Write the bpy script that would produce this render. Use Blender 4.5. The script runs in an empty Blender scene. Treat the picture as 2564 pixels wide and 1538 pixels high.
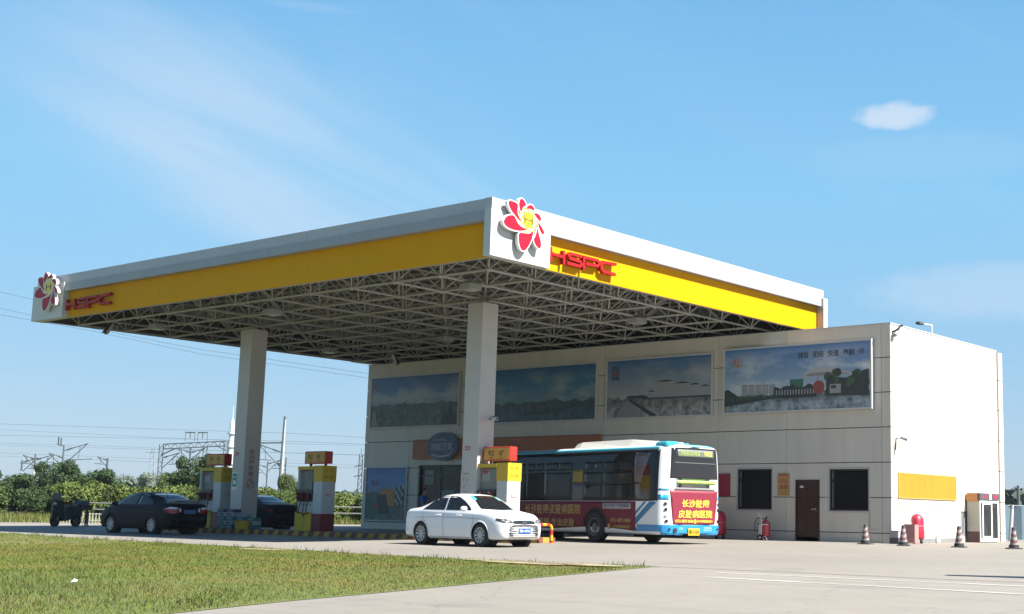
import bpy, bmesh, math, random
import numpy as np
from mathutils import Matrix, Vector, geometry
from mathutils.bvhtree import BVHTree
SC = bpy.context.scene
COL = SC.collection
# ------------------------------------------------------------------ camera, world, sun, exposure
cam = bpy.data.objects.new('Camera', bpy.data.cameras.new('Camera')); COL.objects.link(cam); SC.camera = cam
YAW, PIT, ROL = -0.6412536932, 0.148087029, 0.0158976905
fw = Vector((math.sin(YAW)*math.cos(PIT), math.cos(YAW)*math.cos(PIT), math.sin(PIT)))
r0 = Vector((math.cos(YAW), -math.sin(YAW), 0)); u0 = r0.cross(fw)
rr = math.cos(ROL)*r0 + math.sin(ROL)*u0; uu = -math.sin(ROL)*r0 + math.cos(ROL)*u0
mw = Matrix((rr, uu, -fw)).transposed().to_4x4(); mw.translation = Vector((21.17009, -40.36657, 0.82373))
cam.matrix_world = mw
cam.data.sensor_width = 36; cam.data.lens = 3297.4434/2564*36
cam.data.shift_x = (1282-1708.091)/2564; cam.data.shift_y = (798.749-769)/2564
cam.data.clip_end = 5000; cam.data.clip_start = 0.1
SUN = Vector((0.88, 0.15, 1.0)).normalized()
sl = bpy.data.lights.new('sun', 'SUN'); sl.energy = 5.0; sl.angle = math.radians(0.53); sl.color = (1.0, 0.955, 0.89)
so = bpy.data.objects.new('sun', sl); COL.objects.link(so); so.rotation_euler = SUN.to_track_quat('Z', 'Y').to_euler()
w = bpy.data.worlds.new('World'); SC.world = w; w.use_nodes = True
nt = w.node_tree; nt.nodes.clear(); N = nt.nodes.new; LK = nt.links.new
out = N('ShaderNodeOutputWorld'); bg = N('ShaderNodeBackground'); bg.inputs[1].default_value = 0.1
sky = N('ShaderNodeTexSky'); sky.sky_type = 'NISHITA'; sky.sun_disc = False
sky.sun_elevation = math.asin(SUN.z); sky.sun_rotation = math.atan2(SUN.x, SUN.y)
sky.air_density = 1.15; sky.dust_density = 0.6; sky.ozone_density = 2.2; sky.altitude = 0
hs = N('ShaderNodeHueSaturation'); hs.inputs['Saturation'].default_value = 1.12; hs.inputs['Value'].default_value = 1.0
LK(sky.outputs[0], hs.inputs['Color'])
tc = N('ShaderNodeTexCoord'); sp = N('ShaderNodeSeparateXYZ'); LK(tc.outputs['Generated'], sp.inputs[0])
rmp = N('ShaderNodeValToRGB'); LK(sp.outputs[2], rmp.inputs[0]); els = rmp.color_ramp.elements
KS = 3.08
for i_, (p_, c_) in enumerate([(0.0,(.37,.51,.68)),(.10,(.275,.50,.73)),(.24,(.235,.56,.84)),(.40,(.172,.457,.79)),(.55,(.09,.26,.56)),(1.0,(.05,.15,.38))]):
    e_ = els[i_] if i_ < 2 else els.new(p_)
    e_.position = p_; e_.color = tuple(v*KS/6 for v in c_)+(1,)
sc6 = N('ShaderNodeVectorMath'); sc6.operation = 'SCALE'; LK(rmp.outputs[0], sc6.inputs[0]); sc6.inputs['Scale'].default_value = 6.0
mxs = N('ShaderNodeMix'); mxs.data_type = 'RGBA'; mxs.inputs['Factor'].default_value = 0.9; LK(hs.outputs[0], mxs.inputs['A']); LK(sc6.outputs[0], mxs.inputs['B'])
def wmath(op, a, b=None, c=None, clamp=False):
    n = N('ShaderNodeMath'); n.operation = op; n.use_clamp = clamp
    for i, v in enumerate((a, b, c)):
        if v is None: continue
        if isinstance(v, (int, float)): n.inputs[i].default_value = v
        else: LK(v, n.inputs[i])
    return n.outputs[0]
def wrange(v, a, b, c=0.0, d=1.0):
    n = N('ShaderNodeMapRange'); n.interpolation_type = 'SMOOTHSTEP'; LK(v, n.inputs['Value'])
    for k, x in zip(('From Min', 'From Max', 'To Min', 'To Max'), (a, b, c, d)): n.inputs[k].default_value = x
    return n.outputs[0]
az = wmath('ARCTAN2', sp.outputs[0], sp.outputs[1]); el = wmath('ARCSINE', sp.outputs[2])
# cirrus: noise stretched along a tilted direction of the sky (azimuth, elevation), present in one quarter of the sky
ca, sa = math.cos(-0.42), math.sin(-0.42)
du = wmath('ADD', wmath('MULTIPLY', az, ca), wmath('MULTIPLY', el, sa)); dv = wmath('SUBTRACT', wmath('MULTIPLY', el, ca), wmath('MULTIPLY', az, sa))
cb = N('ShaderNodeCombineXYZ'); LK(wmath('MULTIPLY', du, 2.4), cb.inputs[0]); LK(wmath('MULTIPLY', dv, 17.0), cb.inputs[1])
ns = N('ShaderNodeTexNoise'); ns.inputs['Scale'].default_value = 1.0; ns.inputs['Detail'].default_value = 7; ns.inputs['Roughness'].default_value = 0.52; ns.inputs['Distortion'].default_value = 0.5
LK(cb.outputs[0], ns.inputs['Vector'])
# broad band of veil centred on the line dv = const
band = wmath('MULTIPLY', wrange(dv, -0.245, -0.195), wrange(dv, -0.03, -0.17))
bandu = wmath('MULTIPLY', wrange(du, -1.25, -1.0), wrange(du, -0.70, -0.86))
cir = wmath('MULTIPLY', wmath('MULTIPLY', wmath('MULTIPLY', band, bandu), wrange(ns.outputs[0], 0.30, 0.72)), 0.9)
st1 = wmath('MULTIPLY', wmath('MULTIPLY', wmath('MULTIPLY', wrange(dv, -0.240, -0.203), wrange(dv, -0.125, -0.190)), wmath('MULTIPLY', wrange(du, -1.14, -0.95), wrange(du, -0.70, -0.86))), wmath('MULTIPLY', wrange(ns.outputs[0], 0.1, 0.62), 0.72))
cir = wmath('MAXIMUM', wmath('MULTIPLY', cir, 0.8), st1)
cir2 = wmath('MULTIPLY', wrange(ns.outputs[0], 0.5, 0.85), 0.16)
# small cumulus
def blob(a0, e0, ra, re):
    x = wmath('DIVIDE', wmath('SUBTRACT', az, a0), ra); y = wmath('DIVIDE', wmath('SUBTRACT', el, e0), re)
    return wmath('ADD', wmath('MULTIPLY', x, x), wmath('MULTIPLY', y, y))
cb2 = N('ShaderNodeCombineXYZ'); LK(wmath('MULTIPLY', az, 60.0), cb2.inputs[0]); LK(wmath('MULTIPLY', el, 110.0), cb2.inputs[1])
ns2 = N('ShaderNodeTexNoise'); ns2.inputs['Scale'].default_value = 1.0; ns2.inputs['Detail'].default_value = 5; LK(cb2.outputs[0], ns2.inputs['Vector'])
nn = wmath('MULTIPLY', wmath('SUBTRACT', ns2.outputs[0], 0.5), 1.3)
CUM = dict(a=-0.478, e=0.2995, ra=0.034, re=0.0115)
c1 = wrange(wmath('ADD', blob(CUM['a'], CUM['e'], CUM['ra'], CUM['re']), nn), 1.15, 0.1)
c2 = wmath('MULTIPLY', wrange(wmath('ADD', blob(CUM['a']+0.02, CUM['e']-0.03, 0.09, 0.018), nn), 1.6, 0.2), 0.13)
c3 = wmath('MULTIPLY', wrange(wmath('ADD', blob(-0.39, 0.168, 0.11, 0.022), nn), 1.5, 0.2), 0.42)
c4 = wmath('MULTIPLY', wrange(wmath('ADD', blob(-0.93, 0.362, 0.04, 0.004), nn), 1.2, 0.0), 0.16)
cl = wmath('MAXIMUM', wmath('MAXIMUM', wmath('MAXIMUM', wmath('MULTIPLY', c1, 0.95), c2), wmath('MAXIMUM', c3, c4)), wmath('MAXIMUM', cir, cir2), None, True)
mx = N('ShaderNodeMix'); mx.data_type = 'RGBA'; LK(cl, mx.inputs['Factor']); LK(mxs.outputs['Result'], mx.inputs['A']); mx.inputs['B'].default_value = (1.85, 2.32, 2.85, 1)
LK(mx.outputs['Result'], bg.inputs[0]); LK(bg.outputs[0], out.inputs[0])
SC.view_settings.view_transform = 'Standard'; SC.view_settings.look = 'None'; SC.view_settings.gamma = 1
SC.view_settings.exposure = 1.7
SC.cycles.max_bounces = 6; SC.cycles.diffuse_bounces = 3; SC.cycles.glossy_bounces = 3; SC.cycles.use_denoising = True
SC.cycles.sample_clamp_indirect = 6

# ------------------------------------------------------------------ materials
MATS = {}
ALB = 0.74     # whole palette against the exposure above
def mat(name, col, rough=0.6, metal=0.0, var=0.0, vscale=3.0, bump=0.0, bscale=40.0, spec=0.5, coat=0.0, col2=None, stretch=(1,1,1), alpha=None, trans=0.0):
    if name in MATS: return MATS[name]
    col = tuple(v*ALB for v in col); col2 = tuple(v*ALB for v in col2) if col2 else None
    m = bpy.data.materials.new(name); m.use_nodes = True; t = m.node_tree; b = t.nodes['Principled BSDF']
    c = tuple(col)+(1,); b.inputs['Base Color'].default_value = c
    b.inputs['Roughness'].default_value = rough; b.inputs['Metallic'].default_value = metal; b.inputs['Specular IOR Level'].default_value = spec
    b.inputs['Coat Weight'].default_value = coat; b.inputs['Coat Roughness'].default_value = 0.04
    b.inputs['Transmission Weight'].default_value = trans
    if alpha is not None: b.inputs['Alpha'].default_value = alpha
    if var > 0 or bump > 0:
        g = t.nodes.new('ShaderNodeTexCoord'); mp = t.nodes.new('ShaderNodeMapping'); t.links.new(g.outputs['Object'], mp.inputs[0]); mp.inputs['Scale'].default_value = stretch
    if var > 0:
        n = t.nodes.new('ShaderNodeTexNoise'); n.inputs['Scale'].default_value = vscale; n.inputs['Detail'].default_value = 6; n.inputs['Roughness'].default_value = 0.6
        t.links.new(mp.outputs[0], n.inputs['Vector'])
        r = t.nodes.new('ShaderNodeMapRange'); r.inputs['From Min'].default_value = 0.3; r.inputs['From Max'].default_value = 0.7; t.links.new(n.outputs[0], r.inputs['Value'])
        x = t.nodes.new('ShaderNodeMix'); x.data_type = 'RGBA'; t.links.new(r.outputs[0], x.inputs['Factor'])
        if col2 is None: a = tuple(v*(1-var) for v in col)+(1,); e = tuple(min(1, v*(1+var)) for v in col)+(1,)
        else: a = tuple(col2)+(1,); e = c
        x.inputs['A'].default_value = a; x.inputs['B'].default_value = e; t.links.new(x.outputs['Result'], b.inputs['Base Color'])
    if bump > 0:
        n2 = t.nodes.new('ShaderNodeTexNoise'); n2.inputs['Scale'].default_value = bscale; n2.inputs['Detail'].default_value = 5; t.links.new(mp.outputs[0], n2.inputs['Vector'])
        bp = t.nodes.new('ShaderNodeBump'); bp.inputs['Strength'].default_value = bump; bp.inputs['Distance'].default_value = 0.02; t.links.new(n2.outputs[0], bp.inputs['Height']); t.links.new(bp.outputs[0], b.inputs['Normal'])
    MATS[name] = m; return m
def emit(name, col, s):
    if name in MATS: return MATS[name]
    m = mat(name, col); b = m.node_tree.nodes['Principled BSDF']; b.inputs['Emission Color'].default_value = tuple(col)+(1,); b.inputs['Emission Strength'].default_value = s; return m
WHITE = mat('white_panel', (0.62,0.62,0.60), 0.35, var=0.05, vscale=1.8, stretch=(1.2,1.2,.2))
FACADE = mat('facade_panel', (0.68,0.62,0.535), 0.5, var=0.07, vscale=1.5, stretch=(1.2,1.2,.16))
JOINT = mat('joint_dark', (0.03,0.03,0.03), 0.9)
BANDM = mat('band_metal', (0.50,0.51,0.53), 0.35, var=0.04, vscale=0.8)
YEL = mat('yellow_panel', (0.80,0.375,0.0), 0.6, var=0.03, vscale=1.0, spec=0.1)
YELP = mat('yellow_paint', (0.66,0.42,0.02), 0.5, var=0.06)
RED = mat('red_paint', (0.62,0.025,0.03), 0.35, var=0.05)
REDL = mat('red_letter', (0.42,0.012,0.015), 0.45, spec=.2)
PINK = mat('emblem_red', (0.46,0.010,0.032), 0.45, spec=.2)
STEEL = mat('truss_paint', (0.40,0.39,0.36), 0.5, var=0.08)
DECK = mat('deck_sheet', (0.11,0.105,0.09), 0.6, var=0.1, vscale=1.5)
COLM = mat('column_cladding', (0.56,0.53,0.49), 0.35, var=0.04, vscale=1.0)
DARK = mat('dark_rubber', (0.018,0.018,0.019), 0.75)
BLACK = mat('black_gloss', (0.008,0.008,0.009), 0.15)
GLASS = mat('dark_glass', (0.012,0.014,0.016), 0.05, spec=0.3)
CHROME = mat('chrome', (0.75,0.75,0.76), 0.15, metal=1.0)
ALU = mat('alloy', (0.42,0.43,0.44), 0.35, metal=0.6)
GREY = mat('grey_metal', (0.32,0.33,0.34), 0.45, metal=0.2)
DGREY = mat('dark_grey', (0.07,0.07,0.075), 0.6)
WPAINT = mat('white_paint', (0.82,0.82,0.82), 0.25)
BLUE = mat('blue_plate', (0.02,0.10,0.42), 0.4)

# ------------------------------------------------------------------ mesh helper
class MB:
    def __init__(s): s.v = []; s.f = []; s.m = []; s.M = Matrix.Identity(4); s.k = 0
    def add(s, vs, fs, k=None):
        o = len(s.v); s.v += [tuple(s.M @ Vector(p)) for p in vs]; s.f += [tuple(i+o for i in f) for f in fs]; s.m += [s.k if k is None else k]*len(fs); return s
    def box(s, x0,x1,y0,y1,z0,z1,k=None):
        return s.add([(x0,y0,z0),(x1,y0,z0),(x1,y1,z0),(x0,y1,z0),(x0,y0,z1),(x1,y0,z1),(x1,y1,z1),(x0,y1,z1)],
              [(0,3,2,1),(4,5,6,7),(0,1,5,4),(1,2,6,5),(2,3,7,6),(3,0,4,7)],k)
    def rbox(s, x0,x1,y0,y1,z0,z1,r=0.03,k=None):   # box with chamfered upright and top edges
        P = lambda a,z: [(x0+r+a*0,y0+a*0,z)]
        def ring(i,z): return [(x0+r-i*0+0,y0+i,z),(x1-r,y0+i,z),(x1-i,y0+r,z),(x1-i,y1-r,z),(x1-r,y1-i,z),(x0+r,y1-i,z),(x0+i,y1-r,z),(x0+i,y0+r,z)]
        R = [ring(0,z0), ring(0,z1-r), ring(r*0.99,z1)]
        vs = sum(R, []); fs = [tuple(range(7,-1,-1)), tuple(range(16,24))]
        for a in (0,8):
            for i in range(8): j=(i+1)%8; fs.append((a+i,a+j,a+8+j,a+8+i))
        return s.add(vs, fs, k)
    def tube(s, p, q, r, n=8, r2=None, k=None, cap=True):
        p, q = Vector(p), Vector(q); d = (q-p)
        if d.length < 1e-6: return s
        z = d.normalized(); x = z.orthogonal().normalized(); y = z.cross(x); r2 = r if r2 is None else r2
        vs = [tuple(p+(x*math.cos(a)+y*math.sin(a))*r) for a in [2*math.pi*i/n for i in range(n)]] + [tuple(q+(x*math.cos(a)+y*math.sin(a))*r2) for a in [2*math.pi*i/n for i in range(n)]]
        fs = [(i,(i+1)%n,n+(i+1)%n,n+i) for i in range(n)]
        if cap: fs += [tuple(range(n-1,-1,-1)), tuple(range(n,2*n))]
        return s.add(vs, fs, k)
    def path(s, pts, r, n=8, k=None):
        pts = [Vector(p) for p in pts]; rings = []; L = len(pts); up = None
        for i, p in enumerate(pts):
            d = (pts[min(i+1,L-1)]-pts[max(i-1,0)]).normalized()
            if up is None: up = d.orthogonal().normalized()
            up = (up-d*up.dot(d)).normalized(); y = d.cross(up)
            rings.append([tuple(p+(up*math.cos(a)+y*math.sin(a))*r) for a in [2*math.pi*j/n for j in range(n)]])
        fs = [tuple(range(n-1,-1,-1)), tuple(range((L-1)*n, L*n))]
        for i in range(L-1):
            for j in range(n): fs.append((i*n+j, i*n+(j+1)%n, (i+1)*n+(j+1)%n, (i+1)*n+j))
        return s.add(sum(rings, []), fs, k)
    def lathe(s, prof, c=(0,0,0), axis='z', n=24, k=None, ks=None, caps=True):
        vs = []
        for r, h in prof:
            for i in range(n):
                a = 2*math.pi*i/n; x, y = r*math.cos(a), r*math.sin(a)
                vs.append({'z':(c[0]+x,c[1]+y,c[2]+h),'y':(c[0]+x,c[1]+h,c[2]-y),'x':(c[0]+h,c[1]+x,c[2]+y)}[axis])
        o = len(s.v); s.v += [tuple(s.M@Vector(p)) for p in vs]
        for a in range(len(prof)-1):
            for i in range(n):
                s.f.append((o+a*n+i,o+a*n+(i+1)%n,o+(a+1)*n+(i+1)%n,o+(a+1)*n+i)); s.m.append(ks[a] if ks else (s.k if k is None else k))
        if not caps: return s
        s.f.append(tuple(o+i for i in range(n-1,-1,-1))); s.m.append(ks[0] if ks else (s.k if k is None else k))
        s.f.append(tuple(o+(len(prof)-1)*n+i for i in range(n))); s.m.append(ks[-1] if ks else (s.k if k is None else k))
        return s
    def prism(s, poly, o, A, B, depth, k=None):     # polygon in (A,B) coordinates, pushed by depth along A x B
        A, B, o = Vector(A), Vector(B), Vector(o); Nn = A.cross(B).normalized()*depth
        p0 = [o+A*a+B*b for a,b in poly]; n = len(poly)
        tri = geometry.tessellate_polygon([[Vector((a,b,0)) for a,b in poly]])
        area = sum(poly[i][0]*poly[(i+1)%n][1]-poly[(i+1)%n][0]*poly[i][1] for i in range(n))
        vs = [tuple(p) for p in p0]+[tuple(p+Nn) for p in p0]; fs = []
        for t in tri:
            a,b,c = t; ar = (poly[b][0]-poly[a][0])*(poly[c][1]-poly[a][1])-(poly[c][0]-poly[a][0])*(poly[b][1]-poly[a][1])
            if ar < 0: a,b,c = a,c,b
            fs.append((a+n,b+n,c+n)); fs.append((c,b,a))
        for i in range(n):
            j=(i+1)%n; fs.append((i,j,j+n,i+n) if area>0 else (j,i,i+n,j+n))
        return s.add(vs, fs, k)
    def build(s, name, mats, parent=None, smooth=False, loc=None):
        me = bpy.data.meshes.new(name); me.from_pydata(s.v, [], s.f)
        for m in (mats if isinstance(mats, (list,tuple)) else [mats]): me.materials.append(m)
        me.polygons.foreach_set('material_index', s.m)
        if smooth: me.polygons.foreach_set('use_smooth', [True]*len(s.f))
        me.update()
        if smooth and smooth != 'all': 
            try: me.set_sharp_from_angle(angle=math.radians(38))
            except Exception: pass
        o = bpy.data.objects.new(name, me); COL.objects.link(o)
        if parent is not None: o.parent = parent
        if loc: o.location = loc
        return o
def tag(o, label=None, cat=None, group=None, kind=None):
    if label: o['label'] = label
    if cat: o['category'] = cat
    if group: o['group'] = group
    if kind: o['kind'] = kind
    return o
def thing(name, label, cat, loc=(0,0,0), rz=0.0, group=None):
    o = bpy.data.objects.new(name, None); COL.objects.link(o); o.location = loc; o.rotation_euler = (0,0,rz); o.empty_display_size = 0.3
    return tag(o, label, cat, group)
def copy_tree(o, parent=None, top=True):
    c = o.copy(); COL.objects.link(c)
    if parent is not None: c.parent = parent
    for ch in list(o.children): copy_tree(ch, c, False)
    return c
TXT = {}
def text_mesh(s, size, depth):
    key = (s, size, depth)
    if key in TXT: return TXT[key]
    cu = bpy.data.curves.new('t', 'FONT'); cu.body = s; cu.size = size; cu.align_x = 'CENTER'; cu.align_y = 'CENTER'; cu.resolution_u = 2; cu.extrude = depth/2; cu.offset = 0.012*size
    o = bpy.data.objects.new('t', cu); COL.objects.link(o); dg = bpy.context.evaluated_depsgraph_get(); dg.update()
    me = bpy.data.meshes.new_from_object(o.evaluated_get(dg)); bpy.data.objects.remove(o)
    v = [tuple(x.co) for x in me.vertices]; f = [tuple(p.vertices) for p in me.polygons]
    TXT[key] = (v, f); return TXT[key]
def text(mb, s, o, A, B, width, height, depth=0.006, k=None):   # flat lettering, centred at o, running along A, upright along B, squeezed to width x height
    v, f = text_mesh(s, 1.0, 0.02)
    xs = [p[0] for p in v]; ys = [p[1] for p in v]; x0, x1, y0, y1 = min(xs), max(xs), min(ys), max(ys)
    A, B, o = Vector(A).normalized(), Vector(B).normalized(), Vector(o); Nn = A.cross(B)
    vs = [tuple(o + A*((p[0]-(x0+x1)/2)/(x1-x0)*width) + B*((p[1]-(y0+y1)/2)/(y1-y0)*height) + Nn*(depth if p[2] > 0 else 0.0)) for p in v]
    mb.add(vs, f, k)
X, Y, Z = (1,0,0), (0,1,0), (0,0,1)
def gz(y): return 0.008*y if y < 0 else 0.0
R = random.Random(7)
# ------------------------------------------------------------------ ground
def sheet(name, polys, m, lift, kind='structure'):
    mb = MB()
    for poly in polys:
        tri = geometry.tessellate_polygon([[Vector((a,b,0)) for a,b in poly]])
        fs = []
        for a,b,c in tri:
            ar = (poly[b][0]-poly[a][0])*(poly[c][1]-poly[a][1])-(poly[c][0]-poly[a][0])*(poly[b][1]-poly[a][1])
            fs.append((a,b,c) if ar > 0 else (a,c,b))
        mb.add([(a,b,gz(b)+lift) for a,b in poly], fs)
    return tag(mb.build(name, m), kind=kind)
def split0(poly):   # cut a polygon at y = 0, where the apron starts to fall away
    def clip(P, s):
        o = []
        for i in range(len(P)):
            a, b = P[i], P[(i+1)%len(P)]
            if a[1]*s >= 0: o.append(a)
            if (a[1]*s > 0) != (b[1]*s > 0) and a[1] != b[1]:
                t = a[1]/(a[1]-b[1]); o.append((a[0]+t*(b[0]-a[0]), 0.0))
        return o
    return [p for p in (clip(poly, 1), clip(poly, -1)) if len(p) > 2]
FIELD = mat('field_grass', (0.075,0.095,0.03), 0.9, var=0.35, vscale=0.25, col2=(0.05,0.07,0.02), bump=0.4, bscale=3)
sheet('ground', split0([(-900,-300),(500,-300),(500,1500),(-900,1500)]), FIELD, -0.02)
CONC = mat('concrete', (0.50,0.475,0.43), 0.75, bump=0.12, bscale=30)
t = CONC.node_tree; b = t.nodes['Principled BSDF']
def nz(scale, det, vec, stretch=None, rough=0.6):
    n = t.nodes.new('ShaderNodeTexNoise'); n.inputs['Scale'].default_value = scale; n.inputs['Detail'].default_value = det; n.inputs['Roughness'].default_value = rough
    if stretch:
        mp = t.nodes.new('ShaderNodeMapping'); mp.inputs['Scale'].default_value = stretch; t.links.new(vec, mp.inputs[0]); vec = mp.outputs[0]
    t.links.new(vec, n.inputs['Vector']); return n.outputs[0]
def rg(v, a, c, lo, hi):
    n = t.nodes.new('ShaderNodeMapRange'); t.links.new(v, n.inputs['Value'])
    for q, x in zip(('From Min','From Max','To Min','To Max'), (a,c,lo,hi)): n.inputs[q].default_value = x
    return n.outputs[0]
def mul(a, c, op='MULTIPLY'):
    n = t.nodes.new('ShaderNodeMath'); n.operation = op
    for i, v in enumerate((a, c)):
        if isinstance(v, (int,float)): n.inputs[i].default_value = v
        else: t.links.new(v, n.inputs[i])
    return n.outputs[0]
g = t.nodes.new('ShaderNodeTexCoord').outputs['Object']
v1 = rg(nz(0.12, 5, g), 0.3, 0.7, 0.90, 1.06); v2 = rg(nz(1.6, 6, g), 0.3, 0.7, 0.95, 1.04); v3 = rg(nz(25, 3, g), 0.3, 0.7, 0.94, 1.05)
v4 = rg(nz(0.9, 4, g, (0.12, 1.6, 1)), 0.52, 0.72, 1.0, 0.88)     # tyre-worn streaks along the lanes
v5 = rg(nz(3.0, 4, g), 0.66, 0.74, 1.0, 0.86)
wv = t.nodes.new('ShaderNodeTexVoronoi'); wv.feature = 'DISTANCE_TO_EDGE'; wv.inputs['Scale'].default_value = .16; dist = t.nodes.new('ShaderNodeVectorMath'); dist.operation = 'ADD'
nzv = t.nodes.new('ShaderNodeTexNoise'); nzv.inputs['Scale'].default_value = 1.1; nzv.inputs['Detail'].default_value = 6; t.links.new(g, nzv.inputs['Vector']); t.links.new(g, dist.inputs[0]); t.links.new(nzv.outputs['Color'], dist.inputs[1]); t.links.new(dist.outputs[0], wv.inputs['Vector'])
v6 = rg(wv.outputs['Distance'], 0.0, 0.0022, .72, 1.0)
v7 = rg(nz(.55, 2, g), .62, .70, 1.0, .90); v8 = rg(nz(5.5, 2, g, (1,1,1), .3), .70, .74, 1.0, .78)
v = mul(mul(mul(mul(v1, v2), mul(v3, v4)), v5), mul(mul(v6, v7), v8))
br = t.nodes.new('ShaderNodeTexBrick'); br.offset = 0; br.inputs['Scale'].default_value = 1; br.inputs['Brick Width'].default_value = 5.0; br.inputs['Row Height'].default_value = 4.5; br.inputs['Mortar Size'].default_value = 0.008
br.inputs['Color1'].default_value = (1,1,1,1); br.inputs['Color2'].default_value = (0.96,0.96,0.97,1); br.inputs['Mortar'].default_value = (0.6,0.58,0.55,1); t.links.new(g, br.inputs['Vector'])
m1 = t.nodes.new('ShaderNodeVectorMath'); m1.operation = 'SCALE'; m1.inputs[0].default_value = (0.187,0.170,0.144); t.links.new(v, m1.inputs['Scale'])
m2 = t.nodes.new('ShaderNodeVectorMath'); m2.operation = 'MULTIPLY'; t.links.new(m1.outputs[0], m2.inputs[0]); t.links.new(br.outputs[0], m2.inputs[1]); t.links.new(m2.outputs[0], b.inputs['Base Color'])
apron = [(-120,-40),(60,-70),(60,60),(-27,60),(-30,24),(-39,13),(-42,5),(-41.5,-1.5),(-47,-8),(-60,-14.2),(-120,-22)]
sheet('apron', split0([(60,-80),(60,60),(-27,60),(-30,24),(-39,13),(-41.5,5),(-41.4,-1.5),(-46.6,-7.6),(-62,-13.5),(-120,-22),(-120,-80)]), CONC, 0.0)
LAWNP = [(5.48,-20.15),(2.8,-20.45),(0.3,-20.75),(-5.9,-20.1),(-16.8,-18.9),(-24.7,-17.7),(-60,-14.6),(-90,-13.5),(-90,-70),(9.8,-70),(9.6,-42),(8.73,-32.4),(8.14,-30.6),(7.62,-28.4),(6.75,-25.1),(5.9,-21.7)]
LAWNP = [(a, bb-0.0) for a, bb in LAWNP]
LAWN = mat('lawn_soil', (0.14,0.135,0.035), 0.95, var=0.3, vscale=0.8, col2=(0.10,0.105,0.026), bump=0.5, bscale=20)
sheet('lawn', [LAWNP], LAWN, 0.006)
# kerb edge between lawn and apron, then the joint that carries it on across the concrete
mb = MB()
edge = [(5.6,-20.0),(2.8,-20.35),(0.3,-20.65),(-5.9,-20.0),(-16.8,-18.8),(-24.7,-17.6),(-60,-14.5)]
for a, c in zip(edge, edge[1:]):
    mb.add([(a[0],a[1],gz(a[1])+0.004),(c[0],c[1],gz(c[1])+0.004),(c[0],c[1]-0.14,gz(c[1])+0.004),(a[0],a[1]-0.14,gz(a[1])+0.004)], [(0,1,2,3)])
tag(mb.build('kerb_gap', mat('soil_gap', (0.03,0.045,0.035), 0.95)), kind='structure')
mb = MB(); z_ = gz(-19.8)+0.004
mb.add([(5.6,-20.02,z_),(5.6,-19.97,z_),(30,-19.45,z_+.004),(30,-19.50,z_+.004)], [(0,3,2,1)])
tag(mb.build('expansion_joint', mat('joint_tar', (0.055,0.05,0.045), 0.9)), kind='structure')
PAINT = mat('worn_paint', (0.52,0.51,0.46), 0.7)
t = PAINT.node_tree; b = t.nodes['Principled BSDF']; g = t.nodes.new('ShaderNodeTexCoord').outputs['Object']
pm = rg(nz(1.4, 8, g, (0.4, 1.6, 1), 0.75), 0.36, 0.58, 0.25, 1.0); t.links.new(pm, b.inputs['Alpha'])
mb = MB()
for pts, wd in (([(8.3,-22.5),(11,-22.62),(14,-22.76),(24,-23.2)], 0.20), ([(7.6,-21.15),(10,-21.05),(13.2,-20.93),(24,-20.6)], 0.22)):
    for a, c in zip(pts, pts[1:]):
        mb.add([(a[0],a[1],gz(a[1])+0.006),(c[0],c[1],gz(c[1])+0.006),(c[0],c[1]+wd,gz(c[1])+0.006),(a[0],a[1]+wd,gz(a[1])+0.006)], [(0,1,2,3)])
tag(mb.build('lane_markings', PAINT), kind='structure')

# grass: one uncountable mass of blades on the lawn
def inpoly(px, py, poly):
    ins = np.zeros(len(px), bool); n = len(poly)
    for i in range(n):
        x1, y1 = poly[i]; x2, y2 = poly[(i+1)%n]
        c = ((y1 > py) != (y2 > py)) & (px < (x2-x1)*(py-y1)/(y2-y1+1e-12)+x1); ins ^= c
    return ins
rng = np.random.RandomState(3)
def grass(n, xr, yr, h, wd, rngd, keep=None):
    px = rng.uniform(xr[0], xr[1], n); py = rng.uniform(yr[0], yr[1], n)
    jx, jy = rng.normal(0, .055, n), rng.normal(0, .05, n); ok = inpoly(px+jx, py+jy, LAWNP)
    ok &= ~((np.hypot((px-3.9)/2.3, (py+21.0)/.8) < rng.uniform(.5, 1.15, n)) & (rng.uniform(0, 1, n) < .85))
    if keep is not None: ok &= keep(px, py)
    px, py = px[ok], py[ok]; m = len(px)
    a = rng.uniform(0, 2*np.pi, m); hh = h*rng.uniform(0.5, 1.5, m); lean = rng.normal(0, 0.45, (m, 2))*hh[:, None]
    hz = 0.008*py+0.015
    P = np.zeros((m, 3, 3)); P[:,0,0] = px-np.cos(a)*wd; P[:,0,1] = py-np.sin(a)*wd; P[:,1,0] = px+np.cos(a)*wd; P[:,1,1] = py+np.sin(a)*wd
    P[:,0,2] = P[:,1,2] = hz; P[:,2,0] = px+lean[:,0]; P[:,2,1] = py+lean[:,1]; P[:,2,2] = hz+hh
    return P.reshape(-1, 3), m
def clumps(px, py, s, th):
    v = np.sin(px*1.3*s+1.7*np.sin(py*.9*s))+np.sin(py*1.7*s+2.1*np.sin(px*.7*s+1))+0.8*np.sin((px+py)*2.9*s)
    return v > th
def view(px, py): # ground seen near the lens: a wedge a little wider than the picture
    dx, dy = px-21.17, py+40.37; aa = np.arctan2(dx, dy); return (aa > -1.22) & (aa < -0.2)
GM = mat('grass_blade', (0.168,0.160,0.034), 0.8, var=0.3, vscale=1.2, col2=(0.11,0.125,0.028), spec=0.2)
t = GM.node_tree; b = t.nodes['Principled BSDF']; b.inputs['Transmission Weight'].default_value = 0.0
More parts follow.
